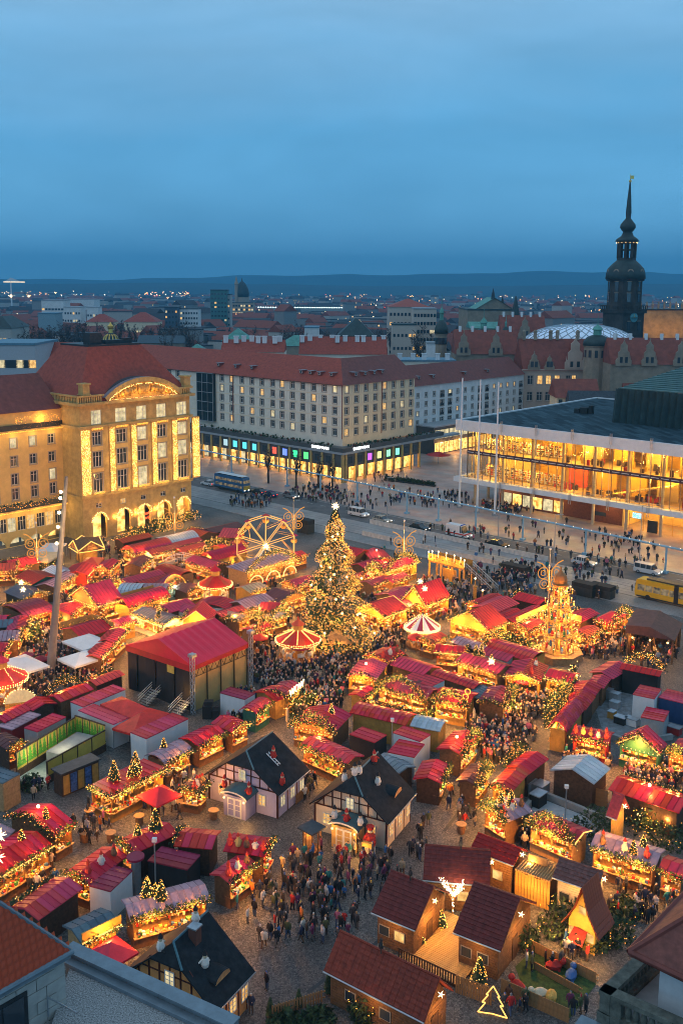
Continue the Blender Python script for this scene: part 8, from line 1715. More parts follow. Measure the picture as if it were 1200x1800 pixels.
# deck with planks, railing and white lit tree
def deck():
 A, B, C_ = at(700, 1690), at(805, 1740), at(770, 1600); o = thing('wooden_deck', 'lit wooden deck of long planks between the plum huts', 'deck', A, math.atan2((B-A).y, (B-A).x)); L_ = (B-A).length; d = (B-A).normalized(); wv = (C_-A).dot(Vector((-d.y, d.x, 0))); n = int(wv/.2); b = MB(); b.box(0, L_, 0, .17, .28, .33); me = b.mesh('plank', [mat('plank_gold', (0.44, 0.27, 0.10), .65, var=.25, scale=2)])
 for k in range(n): put('plank', me, o, (R.uniform(-.05, .05), k*.2, R.uniform(-.006, .006)))
 b = MB(); b.box(.1, L_-.1, .1, wv-.1, 0, .27); b.build('substructure', WOODD, o); r = MB(); r.box(0, L_, -.12, -.04, 1.15, 1.25); r.build('rail', WOODD, o); s = MB(); s.box(-.05, .05, -.1, -.04, .2, 1.15); sm = s.mesh('baluster', [WOODD])
 for k in range(int(L_/.24)): put('baluster', sm, o, (.1+k*.24, 0, 0))
 for x, y in ((L_*.3, wv*.4), (L_*.75, wv*.6), (L_*.5, wv*.9)): lamp('deck_lamp', o, (x, y, 2.4), 110)
 p = at(795, 1612); t = thing('lit_tree', 'small bare tree wrapped in white lights on the wooden deck', 'tree', p); b = MB(); b.cyl((0, 0, .3), (0, 0, 2.2), .08, .05, 6); g = MB(); rr = random.Random(6)
 for k in range(16):
  a = rr.uniform(0, 6.28); e = Vector((rr.uniform(.5, 1.4)*math.cos(a), rr.uniform(.5, 1.4)*math.sin(a), rr.uniform(2.6, 3.9))); b.cyl((0, 0, rr.uniform(1.4, 2.2)), e, .04, .015, 4); bulbs_line(g, [(0, 0, 2), tuple(e)], .12, .045, 0, rr, .1)
 bulbs_line(g, [(0, 0, .4), (0, 0, 2)], .07, .045, 0, rr, .08); b.build('trunk', WOODL, t); g.build('fairy_lights', glow('fairy_white', (1, .8, .5), 16, False), t); lamp('tree_light', t, (0.3, -.4, 3.0), 130, (1, .72, .35), .5)
deck()
# sheltered ramp with yellow walls and painted trees
def enclosure():
 P, ang, lx, ly = quad_frame((81, 1345), (29, 1338), (188, 1288), 2.2); A, B, C_, D_ = at(30, 1368), at(134, 1302), at(186, 1320), at(84, 1378)
 o = thing('ramp_enclosure', 'yellow walled enclosure with painted green fir trees beside the cabins', 'enclosure', A); YW = mat('enclosure_yellow', (0.50, 0.36, 0.06), .7, var=.1); PG = mat('painted_green', (0.10, 0.34, 0.03), .7, var=.3, scale=4)
 def wallseg(p, q, nseg, trees, hh=2.3, inward=1):
  d = (q-p); L_ = d.length; u = d.normalized(); nrm = Vector((u.y, -u.x, 0))*inward; M = Matrix.Translation(p-A) @ Matrix.Rotation(math.atan2(u.y, u.x), 4, 'Z')
  for k in range(nseg):
   b = MB(); x0, x1 = L_*k/nseg, L_*(k+1)/nseg; b.box(x0+.06, x1-.06, -.04, .04, .9, hh+.9, 0, M); pn = b.build('wall_panel', YW, o)
   f = MB(); f.box(x0-.06, x0+.06, -.08, .08, 0, hh+1.0, 0, M); f.box(x0, x1, -.07, .07, hh+.9, hh+1.02, 0, M); f.box(x0, x1, -.07, .07, 0, .9, 0, M); f.build('wall_frame', WOODD, pn)
   if trees:
    for j in range(2):
     xc = x0+(x1-x0)*(.3+.4*j); t = MB(); y = -.05 if inward > 0 else .05
     for m in range(4): w = .55-.12*m; zz = 1.15+.42*m; t.tri(M @ Vector((xc-w, y, zz)), M @ Vector((xc+w, y, zz)), M @ Vector((xc, y, zz+.7)))
     t.build('painted_tree', PG, pn)
 wallseg(A, B, 6, True, 2.0); wallseg(B, C_, 4, True, 2.2); wallseg(D_, C_, 4, False, 1.6, -1)
 fl = MB(); fl.add([tuple(q-A+Vector((0, 0, .012))) for q in (A, D_, C_, B)], [(0, 1, 2, 3)]); fl.build('ramp_floor', mat('ramp_floor', (0.32, 0.36, 0.33), .6, var=.15), o); g = MB(); m = (B+C_)/2-A; u = (A-B).normalized(); v_ = Vector((-u.y, u.x, 0)); g.box(-1.6, 1.6, 0, 5.5, .02, 1.6, 0, Matrix.Translation(m+u*.4) @ Matrix.Rotation(math.atan2(u.y, u.x)-math.pi/2, 4, 'Z')); g.build('ramp_head', CONC, o); lamp('ramp_lamp', o, (A+D_)/2-A+Vector((0, 1.5, 2.2)), 130, (.9, .9, .6)); lamp('ramp_lamp', o, (A+B+C_+D_)/4-A+Vector((0, 0, 2.8)), 130, (1, .85, .5))
 s = thing('mural_shed', 'narrow dark shed with blue painted mural panels next to the yellow walls', 'shed', at(110, 1402), ANG_V); b = MB(); b.box(0, 4.6, 0, 1.6, 0, 2.6); b.build('wall', WOODD, s); m = MB()
 for k in range(5): m.box(.15+k*.9, .9+k*.9, -.05, -.01, .2, 2.3, k % 2)
 m.build('mural_panel', [OCHRE, mat('mural_blue', (0.06, 0.13, 0.35), .6, var=.5, scale=3)], s); r = MB(); r.box(-.2, 4.8, -.2, 1.8, 2.6, 2.75); r.build('roof', SLATE, s); foot(at(110, 1402), ANG_V, 4.6, 1.6)
enclosure()
# leaning light mast
p = at(88, 1192); o = thing('leaning_mast', 'tall grey light mast leaning to the right above the market', 'light mast', p); e = at_d(117, 838, p.y)-p; b = MB(); b.cyl((0, 0, 0), e, .62, .22, 12); b.build('pole', mat('mast_grey', (0.20, 0.18, 0.17), .6, var=.1), o); b = MB(); b.cyl((0, 0, 0), (0, 0, .3), 1.0, .8, 12); b.build('foot_plate', STEEL, o); g = MB()
for f in (.68, .76, .83, .9, .93): q = e*f; b = q+Vector((-.5, -.4, 0)); g.ball(tuple(b), .24, 0, 6, 4)
g.build('floodlights', glow('mast_flood', (1, .75, .4), 8, False), o)
for f in (.7, .84): lamp('mast_light', o, tuple(e*f+Vector((4.5, -4.5, -1))), 1100, (1, .62, .28), .3)
# butterfly lamps
def butterfly(label, px, py, pyc):
 P = at(px, py); zc = zat(P, pyc); o = thing('butterfly_lamp', label, 'street lamp', P, .25); b = MB(); b.cyl((0, 0, 0), (0, 0, zc+4.6), .12, .06, 8); b.build('post', STEEL, o); g = MB()
 for s in (-1, 1):
  for (cx, cz, r) in ((1.15, .75, .95), (.95, -1.1, .8)):
   for rr_ in (r, r*.45): g.tube([(s*cx+rr_*math.cos(2*math.pi*k/16), -.15, zc+cz+rr_*math.sin(2*math.pi*k/16)) for k in range(17)], .065, 5)
  g.tube([(s*.1, -.15, zc-2.2), (s*.25, -.15, zc), (s*.5, -.15, zc+1.4), (s*1.4, -.15, zc+2.3), (s*2.3, -.15, zc+2.7)], .09, 5)
 g.build('lit_wings', glow('wing_light', (1.0, .40, .07), 0.85, False), o); l = MB(); l.ball((0, 0, zc+4.7), .22); l.build('lamp_head', WHITE, o); lamp('wing_glow', o, (0, -1.2, zc), 70)
butterfly('lamp post with glowing golden butterfly wings before the store arcade', 67, 1012, 962); butterfly('lamp post with glowing golden butterfly wings under the store arches', 308, 968, 914); butterfly('lamp post with glowing golden butterfly wings right of the ferris wheel', 516, 962, 914)
butterfly('lamp post with glowing golden butterfly wings right of the big tree', 709, 1012, 958); butterfly('lamp post with glowing golden butterfly wings left of the pyramid cap', 962, 1090, 1014)
# star outlined pavilion at upper left
P = at(153, 985); o = thing('star_pavilion', 'four gabled pavilion outlined with golden light before the store', 'pavilion', P, .6); b = MB(); g = MB(); w = 2.6; z = 2.8
for k in range(4):
 M = Matrix.Rotation(k*math.pi/2, 4, 'Z'); T = lambda x, y, zz: tuple(M @ Vector((x, y, zz))); b.tri(T(-w, -w, z), T(w, -w, z), T(0, -w, z+1.6)); b.tri(T(w, -w, z), T(0, 0, z+1.9), T(0, -w, z+1.6)); b.tri(T(-w, -w, z), T(0, -w, z+1.6), T(0, 0, z+1.9)); b.cyl(T(w-.1, -w+.1, 0), T(w-.1, -w+.1, z), .1, n=5)
 for q in range(2): g.tube([T(-w, -w-.1, z+.05), T(0, -w-.1, z+1.65), T(w, -w-.1, z+.05)], .09, 5)
 g.tube([T(-w, -w-.1, z-.3), T(w, -w-.1, z-.3)], .08, 5); lamp('pavilion_lamp', o, T(0, -w-.9, z-.4), 130)
b.build('roof', WOODM, o); g.build('light_strip', STRIPW, o); b = MB(); b.box(-1.6, 1.6, -1.6, 1.6, 0, 2.2); b.build('stall_core', OCHRE, o)
P = at(310, 1055); o = thing('nativity_arch', 'glowing green lit nativity grotto under an arch of lights', 'grotto', P, -.2); b = MB()
for k in range(12): a0, a1 = math.pi*k/12, math.pi*(k+1)/12; b.quad((-2.6*math.cos(a0), 0, 4.6*math.sin(a0)), (-2.6*math.cos(a1), 0, 4.6*math.sin(a1)), (-2.0*math.cos(a1), 1.5, 3.8*math.sin(a1)), (-2.0*math.cos(a0), 1.5, 3.8*math.sin(a0)))
b.build('arch', WOODM, o); g = MB()
for k in range(3): bulbs_line(g, [(-2.65*math.cos(math.pi*j/16), -.2, 4.65*math.sin(math.pi*j/16)) for j in range(17)], .22, .085)
g.build('arch_lights', [BULB], o); f = MB()
for k in range(7): x = -1.5+k*.5; f.lathe([(.3, .4), (.35, .9), (.2, 1.5+.3*(k % 3))], 7, (x, .6, 0), k % 2); f.ball((x, .6, 1.75+.3*(k % 3)), .2, 2, 6, 4)
f.box(-2, 2, 0, 1.4, 0, .4, 3); f.build('figures', [mat('grotto_green', (0.15, 0.4, 0.3), .6), GOODS[5], GOODS[2], CONC], o); lamp('grotto_lamp', o, (0, -.6, 3.2), 160, (.7, 1, .7))
P = at(37, 1256); o = thing('shell_sign', 'cream shell shaped sign edged with bulbs beside the left carousel', 'sign', P, .35); b = MB(); g = MB(); n = 12
for k in range(n): a0, a1 = math.pi*k/n, math.pi*(k+1)/n; b.add([(0, 0, 1.6), (-1.9*math.cos(a0), -.05 if k % 2 else .05, 1.6+1.7*math.sin(a0)), (-1.9*math.cos(a1), .05 if k % 2 else -.05, 1.6+1.7*math.sin(a1))], [(0, 1, 2), (2, 1, 0)])
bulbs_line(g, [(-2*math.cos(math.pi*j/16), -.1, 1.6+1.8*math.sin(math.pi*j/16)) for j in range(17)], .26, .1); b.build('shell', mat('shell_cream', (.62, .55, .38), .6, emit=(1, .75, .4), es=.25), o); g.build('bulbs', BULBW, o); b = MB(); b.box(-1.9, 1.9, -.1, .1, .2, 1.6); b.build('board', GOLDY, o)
P = at(320, 1002); o = thing('footbridge', 'small white arched footbridge railing behind the bright red curved roof', 'footbridge', P, -.15); b = MB()
for s in (0, 1.2):
 pts = [(-3.6+7.2*k/8, s, 1.8+1.3*math.sin(math.pi*k/8)) for k in range(9)]; b.tube(pts, .06, 4); b.tube([(x, y, z-.9) for x, y, z in pts], .05, 4)
 for q in pts: b.cyl((q[0], q[1], q[2]-1.6), q, .05, n=4)
b.build('railing', WHITE, o)
# STREET, GARDEN, FOREGROUND
def mk(name, label, cat, px, py, parts, rz=0.0, group=None):
 o = thing(name, label, cat, at(px, py), rz, group)
 for n, b, m in parts: b.build(n, m, o)
 return o
def car(label, px, py, col, L=4.6, H=1.5, van=False, flip=False, name='parked_car', cat='car', tail=True, stripe=None):
 o = thing(name, label, cat, at(px, py), ANG_U+(math.pi if flip else 0)); W_ = .9 if not van else 1.0; body = mat('car_'+name+str(px), col, .25, .2, var=0, spec=.6); h = L/2
 pr = [(-h, .3), (h, .3), (h, .62), (h*.93, .8), (h*.45, .9), (-h*.95, .95), (-h, .7)] if not van else [(-h, .3), (h, .3), (h, .8), (h*.72, 1.0), (h*.55, 1.1), (-h*.98, 1.1), (-h, .9)]
 b = MB(); b.extr(pr, -W_, W_); b.build('body', body, o)
 cb = [(h*.42, .9), (h*.12, H), (-h*.55, H), (-h*.9, .93)] if not van else [(h*.62, 1.1), (h*.40, H), (-h*.96, H), (-h*.99, 1.1)]
 g = MB(); g.extr(cb, -W_*.88, W_*.88); g.build('window', PANE, o); r = MB(); t = cb[1][0]; u = cb[2][0]; r.box(u, t, -W_*.86, W_*.86, H, H+.05)
 for f in (.0, .35, .7, 1.0): x = u+(t-u)*f; r.box(x-.05, x+.05, -W_*.9, W_*.9, .9, H)
 if van and stripe: r.box(u, t-.3, -W_*.91, W_*.91, 1.1, H)
 r.build('roof', body, o)
 if stripe: s = MB(); s.box(-h*.99, h*.9, -W_-.01, W_+.01, .7, .98); s.box(-h-.01, -h, -W_*.8, W_*.8, .6, 1.3); s.build('red_stripe', GOODS[0], o); s = MB(); s.box(h*.3, h*.4, -.7, .7, H+.05, H+.2); s.build('light_bar', mat('blue_lens', (.03, .1, .5), .2), o)
 w = MB(); w.cyl((0, -.1, 0), (0, .1, 0), .33, n=12); wm = w.mesh('tyre', [BLACK]); rm = MB(); rm.cyl((0, -.11, 0), (0, .11, 0), .19, n=10); rmm = rm.mesh('rim', [STEEL])
 for x in (-h*.62, h*.62):
  for y in (-W_+.08, W_-.08): q = put('wheel', wm, o, (x, y, .33)); put('rim', rmm, q)
 for y in (-.62, .62):
  l = MB(); l.box(h-.02, h+.03, y-.16, y+.16, .6, .74); l.build('headlight', glow('headlight', (1, .9, .7), 5, False), o); l = MB(); l.box(-h-.03, -h+.02, y-.14, y+.14, .68, .84); l.build('taillight', glow('taillight', (1, .04, .02), 3, False), o)
 return o
car('white passenger van on the street right of the big tree top', 630, 907, (.75, .75, .75), 5.0, 1.95, True); car('silver estate car behind the white passenger van', 671, 918, (.45, .43, .38)); car('black saloon car driving before the ambulance', 737, 932, (.02, .02, .025))
car('white ambulance van with red stripes on the street', 806, 943, (.8, .8, .8), 5.8, 2.6, True, False, 'ambulance', 'ambulance', stripe=1); car('dark saloon car behind the ambulance', 875, 962, (.02, .025, .03)); car('white and blue police estate car near the crossing', 1026, 993, (.6, .65, .7), 4.7, 1.6); car('white van beside the yellow tram', 1138, 1008, (.7, .7, .7), 5, 1.9, True)
car('white car at the left end of the street beside the bus', 366, 853, (.75, .75, .75), flip=True); car('dark car with red tail lights behind the bus', 453, 868, (.03, .03, .03), flip=True); car('blue car between dark car and grey car', 473, 873, (.02, .05, .14), flip=True); car('grey off road car near the street trees', 511, 875, (.3, .3, .3), 4.6, 1.7)
def coach(name, label, cat, px, py, L, H, W_, col, lower, decks, rz):
 o = thing(name, label, cat, at(px, py), rz); b = MB(); b.extr([(-L/2, .35), (L/2-.15, .35), (L/2, 1.2), (L/2-.3, H-.15), (L/2-.6, H), (-L/2+.2, H), (-L/2, H-.2)], -W_, W_); b.build('body', mat(name+'_paint', col, .3, var=0), o); b = MB()
 for z0, z1 in decks:
  n = int(L/1.5)
  for k in range(n): x = -L/2+.4+k*(L-.8)/n; b.box(x, x+(L-.8)/n-.14, -W_-.015, W_+.015, z0, z1)
  b.box(L/2-.25, L/2+.01, -W_*.85, W_*.85, z0, z1)
 b.build('window', lit_pane('coach_pane', (.03, .03, .03), (.55, .4, .2), .5), o); b = MB(); b.box(-L/2+.1, L/2-.4, -W_-.01, W_+.01, .36, lower); b.box(-L/2+1, L/2-2, -W_*.7, W_*.7, H, H+.25); b.build('skirt', DARKM, o)
 for y in (-.7, .7): l = MB(); l.box(L/2-.02, L/2+.06, y-.18, y+.18, .75, .95); l.build('headlight', MATS['headlight'], o)
 w = MB(); w.cyl((0, -.15, 0), (0, .15, 0), .48, n=12); wm = w.mesh('wheel', [BLACK])
 for x in (-L*.3, L*.32):
  for y in (-W_+.1, W_-.1): put('wheel', wm, o, (x, y, .48))
 return o
o = coach('double_decker_bus', 'blue and white double decker bus at the left end of the street', 'bus', 408, 862, 11.5, 4.1, 1.25, (.03, .12, .26), .8, ((1.3, 2.0), (2.7, 3.4)), ANG_U); b = MB(); b.box(-5.4, 5.2, -1.1, 1.1, 4.36, 4.4); b.build('roof_panel_white', WHITE, o); b = MB(); b.box(5.77, 5.8, -1.1, 1.1, .9, 2.0); b.build('poster', mat('poster_yellow', (.6, .42, .05), .6, var=.5, scale=3), o)
o = coach('tram', 'yellow tram with dark joint entering from the right edge', 'tram', 1186, 1062, 14, 3.5, 1.2, (.62, .36, .02), .6, ((1.5, 2.6),), ANG_U+math.pi); b = MB(); b.box(-1.0, -.2, -1.22, 1.22, .4, 3.5); b.build('joint', BLACK, o)
A, B_ = at(407, 833), at(918, 950); d = (B_-A).normalized(); Lp = (B_-A).length; o = thing('elevated_pipe', 'pale blue water pipe carried on blue posts along the street', 'pipe', A, math.atan2(d.y, d.x)); zp = 5.2; PB = mat('pipe_blue', (.22, .42, .58), .4, var=.08); b = MB(); b.cyl((-40, 0, zp), (Lp+70, 0, zp), .22, n=8); b.build('pipe', PB, o); g = MB()
for k in range(90): g.octa((-30+k*(Lp+90)/90, -.3, zp+.3), .075)
g.build('pipe_lamps', STARM, o); b = MB(); b.cyl((0, 0, 0), (0, 0, zp), .2, n=8); b.box(-.5, .5, -.5, .5, 0, .5); pm = b.mesh('post', [PB])
for px, py in ((407, 833), (478, 860), (556, 870), (635, 882), (708, 905), (775, 915), (840, 930), (918, 950), (1038, 972), (1180, 1003)): x = (at(px, py)-A).dot(d); put('post', pm, o, (x, 0, 0))
for (px, py, pt, lab) in ((807, 893, 664, 'left'), (838, 902, 667, 'middle'), (869, 907, 671, 'right')): P = at(px, py); b = MB(); b.cyl((0, 0, 0), (0, 0, zat(P, pt)), .3, .17, 10); f = MB(); f.box(-.6, .6, -.6, .6, 0, .5); mk('flagpole', lab+' one of three tall white flagpoles before the concert hall', 'flagpole', px, py, [('pole', b, WHITE), ('footing', f, CONC)])
for i, (px, py, pt) in enumerate(((972, 1010, 905), (1123, 990, 890), (680, 910, 840), (875, 950, 850))): P = at(px, py); z = zat(P, pt); b = MB(); b.cyl((0, 0, 0), (0, 0, z), .1, .06, 6); b.box(-.1, 1.5, -.08, .08, z, z+.12); mk('street_lamp', 'slim grey street lamp '+('left of the tram near the crossing', 'near the tram stop, tallest on the forecourt', 'behind the silver estate car', 'beside the dark saloon car')[i], 'street lamp', px, py, [('post', b, GREYP)])
for i, (px, py, w, h, lab) in enumerate(((905, 1013, 5, 2.2, 'black wrapped crate block left of the pyramid cap'), (1027, 1046, 4, 2.3, 'black wrapped crate block, left one before the tram'), (1057, 1049, 4.2, 2.2, 'black wrapped crate block, right one before the tram'), (537, 936, 3.4, 3, 'dark cube hut beside the ferris wheel'))): b = MB(); b.box(-w/2, w/2, -1, 1, 0, h); c = MB(); c.box(-w/2-.05, w/2+.05, -1.05, 1.05, h*.7, h+.05); mk('covered_crates', lab, 'crates', px, py, [('crate', b, DARKM), ('tarpaulin', c, BLACK)], ANG_U)
for i, px in enumerate((684, 704, 721, 738, 756)): b = MB(); b.box(-1.6, 1.6, -.5, .5, 0, .5); c = MB(); leaf_clumps(c, [(-1.5, 0, .9), (1.5, 0, .9)], .4, 130, R, .3); mk('planter_hedge', ('first', 'second', 'third', 'fourth', 'fifth')[i]+' from the left in the row of dark hedge planters before the arcade', 'hedge', px, 846+i*2.2, [('planter', b, DARKM), ('foliage', c, [FIR, FIR2])], ANG_U, 'hedge planters before the arcade')
o = thing('cafe_canopy', 'red cafe canopy at the foot of the shop pavilion', 'canopy', at(770, 815)); b = MB(); b.lathe([(4, 2.8), (.1, 3.8)], 8); b.build('roof', ROOF['b'], o); b = MB(); b.cyl((0, 0, 0), (0, 0, 3), .1, n=6); b.build('pole', STEEL, o)
for i, (p, q, h, lab) in enumerate((((345, 978), (425, 950), 2.6, 'tall fir hedge with lights left of the ferris wheel'), ((25, 1014), (108, 995), 2.4, 'fir hedge with lights below the left butterfly lamp'), ((218, 948), (300, 934), 2.4, 'fir hedge with lights before the store arcade'), ((262, 930), (352, 912), 2.2, 'fir hedge with lights at the right corner of the store'), ((868, 1132), (945, 1158), 2.6, 'fir hedge with white lights just before the pyramid'), ((985, 1240), (1010, 1205), 3.2, 'tall fir hedge with lights along the red roof row'), ((958, 1280), (985, 1240), 3.2, 'tall fir hedge with lights before the lowest curved roof'), ((430, 985), (402, 1003), 2, 'short fir hedge with lights under the ferris wheel'), ((880, 1245), (905, 1262), 2, 'low fir hedge beside the plum roofed stall'), ((70, 1120), (50, 1145), 3, 'golden garland hedge left of the leaning mast'), ((505, 1262), (560, 1250), 3, 'fir trees full of lights behind the garland stall in the middle'), ((700, 1285), (770, 1262), 1.6, 'low fir garland behind the glossy curved roof'), ((1110, 1455), (1170, 1462), 2.2, 'fir bushes with lights behind the wide lilac roof'), ((430, 1090), (500, 1076), 2.2, 'fir hedge with golden lights left of the big tree foot'), ((130, 1085), (105, 1110), 2.2, 'fir hedge with lights along the ringed red stall'))):
 a, c = at(*p), at(*q); o = thing('fir_hedge', lab, 'hedge', a); v = c-a; b = MB(); g = MB(); n = int(v.length*h*26)
 for k in range(n): leaf_clumps(b, [tuple(v*R.random()+Vector((0, 0, h*R.random()**.8))), tuple(v*R.random()+Vector((0, 0, h*R.random())))], .4, 0.01, R, .3)
 for k in range(int(v.length*h*6)): w = v*R.random(); g.octa((w.x+R.gauss(0, .4), w.y+R.gauss(0, .4), h*R.random()+.2), .075, 0 if R.random() < .75 else 1)
 b.build('foliage', [FIR, FIR2], o); g.build('fairy_lights', [BULB, BULBW], o)
 for f in (.25, .75): lamp('hedge_glow', o, tuple(v*f+Vector((.5, -1.1, h*.8))), 60)
def mass(name, label, px, py, r, h, n, lights=0, group=None, flat=1.0):
 o = thing(name, label, 'shrub', at(px, py), 0, group); b = MB(); g = MB()
 for k in range(n): a = R.uniform(0, 6.28); q = r*math.sqrt(R.random()); z = h*R.random()*(1-.5*(q/r)**2); w = .3; d = [Vector((R.uniform(-w, w), R.uniform(-w, w), R.uniform(-w, w))) for _ in range(3)]; c = Vector((q*math.cos(a), q*math.sin(a), z)); b.tri(c+d[0], c+d[1], c+d[2], R.randrange(2))
 for k in range(lights): a = R.uniform(0, 6.28); g.octa((r*math.cos(a), r*math.sin(a), h*R.random()), .05)
 b.build('foliage', [FIR, FIR2], o)
 if lights: g.build('fairy_lights', BULB, o)
for i, (px, py, r, h, l, lab) in enumerate(((1000, 1600, 1.6, 2.0, 20, 'shrub left of the gingerbread house'), (985, 1640, 1.8, 2.2, 14, 'shrub with gilded cookie lights before the brown cottage'), (1080, 1650, 1.6, 2.2, 20, 'shrub right of the gingerbread house'), (1100, 1610, 1.4, 1.8, 10, 'shrub beside the small well'), (1045, 1665, 1.2, 1.5, 20, 'shrub before the gingerbread house porch'), (915, 1660, 1.5, 1.8, 40, 'shrub with lights at the cookie wall'), (1050, 1465, 2.4, 2.6, 0, 'dark shrub left of the tower hut'), (1130, 1450, 2.6, 2.0, 60, 'shrub with lit rings right of the tower hut'), (1175, 1480, 2.2, 1.8, 40, 'shrub with lights at the right edge'), (55, 1385, 1.2, 1.6, 0, 'shrub beside the beige box'), (345, 1500, .8, 1, 0, 'shrub between the two dark huts'), (640, 1790, 1.2, 2.2, 20, 'lit shrub at the foot of the brick red hut'), (500, 1798, 1.3, .7, 0, 'low hedge behind the picket fence'), (560, 1795, 1.2, .7, 0, 'low hedge in the picket garden'))): mass('shrub', lab, px, py, r, h, 420, l)
lw = [at(*q, .06) for q in ((905, 1700), (935, 1672), (1048, 1730), (1000, 1792), (930, 1765))]; LAWN = mat('lawn', (.05, .09, .02), .9, var=.4, scale=3); sheet('lawn', lw, .06, LAWN, 'stuff'); FEN = mat('fence_wood', (.30, .17, .07), .7, var=.25, scale=3)
def fence(label, p, q, h, w=.16, gap=.05, cat='fence'):
 a, c = at(*p), at(*q); v = c-a; L = v.length; o = thing('wooden_fence', label, cat, a, math.atan2(v.y, v.x)); b = MB(); b.box(0, w, -.03, .03, 0, h); m = b.mesh('picket', [FEN])
 for k in range(int(L/(w+gap))): put('picket', m, o, (k*(w+gap), 0, 0))
 r = MB(); r.box(0, L, .031, .08, h*.25, h*.25+.1); r.box(0, L, .031, .08, h*.75, h*.75+.1); r.build('rail', FEN, o)
fence('picket fence left of the brick red hut', (478, 1790), (572, 1760), 1.0, .12, .1); fence('golden board wall along the lower side of the garden', (880, 1745), (1000, 1800), 1.2, .3, .01); fence('golden board wall along the upper side of the garden', (932, 1672), (1050, 1732), 1.0, .3, .01); fence('board wall in the middle of the garden terraces', (938, 1705), (1022, 1752), .7, .3, .01); fence('wooden rail fence beside the deck stairs', (800, 1745), (868, 1770), 1.5, .14, .06); fence('grey site fence with red and white board behind the tower hut', (1028, 1412), (1068, 1420), 1.9, .1, .02); fence('wooden fence between the violet and cream houses', (520, 1415), (545, 1392), 1.1, .12, .12)
for i, (px, py, c, lab) in enumerate(((973, 1705, 0, 'orange seal shaped play figure on the lawn'), (1003, 1722, 6, 'blue and orange play figure on the lawn'), (910, 1742, 0, 'red play figure lying on the lawn'), (948, 1755, 2, 'pink pig figure on the lawn'), (968, 1760, 1, 'golden crowned figure on the lawn'))): b = MB(); b.lathe([(0, 0), (.4, .2), (.45, .5), (.2, .8), (0, .9)], 9, sx=1.6); b.ball((.7, 0, .75), .28); b.cyl((-.4, .2, .2), (-.6, .3, 0), .12, n=5); b.cyl((.3, .2, .2), (.4, .3, 0), .12, n=5); b.cyl((.3, -.2, .2), (.4, -.3, 0), .12, n=5); b.cyl((-.4, -.2, .2), (-.6, -.3, 0), .12, n=5); mk('garden_figure', lab, 'figure', px, py, [('body', b, GOODS[c])], i*1.1)
for i, (px, py, h, lab) in enumerate(((775, 1635, 1.9, 'small lit fir in the corner of the deck'), (737, 1665, 1.9, 'small lit fir against the left plum hut'), (842, 1730, 2.4, 'lit fir at the lower corner of the maroon hut'), (475, 1785, 1.6, 'plain little fir at the left end of the picket fence'), (525, 1770, 1.5, 'plain little fir in the picket fence'), (578, 1745, 2.2, 'plain slim fir at the left corner of the brick red hut'))): fir('fir_tree', lab, at(px, py), h, None, i < 3)
p = at(865, 1785); o = thing('tree_outline', 'fir tree outline of light tube standing before the garden wall', 'light figure', p, -.3); g = MB(); pts = [(-1.1, 0, 0), (0, 0, .1), (1.1, 0, 0), (.55, 0, .9), (.8, 0, .9), (.35, 0, 1.6), (.5, 0, 1.6), (0, 0, 2.4), (-.5, 0, 1.6), (-.35, 0, 1.6), (-.8, 0, .9), (-.55, 0, .9), (-1.1, 0, 0)]; g.tube(pts, .05, 5); g.build('light_tube', STRIPW, o)
for i, (px, py) in enumerate(((1163, 1248), (1105, 1235), (1092, 1228))): b = MB(); b.box(-.6, .6, -.5, .5, .1, 1.3); c = MB(); c.box(-.65, .65, -.55, .55, 1.3, 1.42); mk('waste_bin', 'grey wheeled waste bin '+('right of the red covered box', 'nearest the tall pale container', 'beside the row of red roofs')[i], 'bin', px-(25 if i else 0), py, [('bin', b, GREYP), ('lid', c, STEEL)], ANG_U)
for i, (px, py) in enumerate(((878, 1392), (950, 1398), (945, 1415))): b = MB(); b.box(-.8, .8, -.6, .6, .05, 1.3); c = MB(); c.box(-.85, .85, -.65, .65, 1.3, 1.4); mk('site_box', ('grey', 'pale grey', 'black')[i]+' service box behind the ochre ended stall', 'box', px+50*(i == 0), py, [('box', b, (GREYP, STEEL, BLACK)[i]), ('lid', c, STEEL)], ANG_V)
o = thing('stone_surround', 'long pale stone wall around the sunken yard on the right', 'wall', at(920, 1432)); b = MB()
for p, q in (((920, 1432), (945, 1398)), ((945, 1398), (1060, 1445)), ((1040, 1290), (1110, 1310)), ((1110, 1310), (1180, 1300))): a, c = at(*p)-o.location, at(*q)-o.location; M = Matrix.Translation(a) @ Matrix.Rotation(math.atan2((c-a).y, (c-a).x), 4, 'Z'); b.box(0, (c-a).length, -.2, .2, 0, .7, 0, M)
b.build('wall', CONC, o); p = [at(*q) for q in ((945, 1402), (1060, 1448), (1020, 1480), (925, 1440))]; sheet('yard_paving', p, .02, mat('yard_pale', (.38, .40, .42), .7)); p = [at(*q) for q in ((1040, 1225), (1110, 1200), (1230, 1250), (1180, 1300), (1060, 1290))]; sheet('yard_floor', p, .012, mat('yard_grey', (.20, .22, .24), .8, var=.3))
for i, (px, py, pt, lab) in enumerate(((274, 1580, 1480, 'grey camera mast behind the lilac roofed stall'), (688, 1340, 1268, 'grey camera mast among the white containers'), (993, 1440, 1386, 'grey camera mast in the sunken yard'))): P = at(px, py); z = zat(P, pt); b = MB(); b.cyl((0, 0, 0), (0, 0, z), .07, n=6); c = MB(); c.box(-.2, .2, -.15, .15, z, z+.35); mk('camera_mast', lab, 'mast', px, py, [('pole', b, STEEL), ('camera', c, WHITE)])
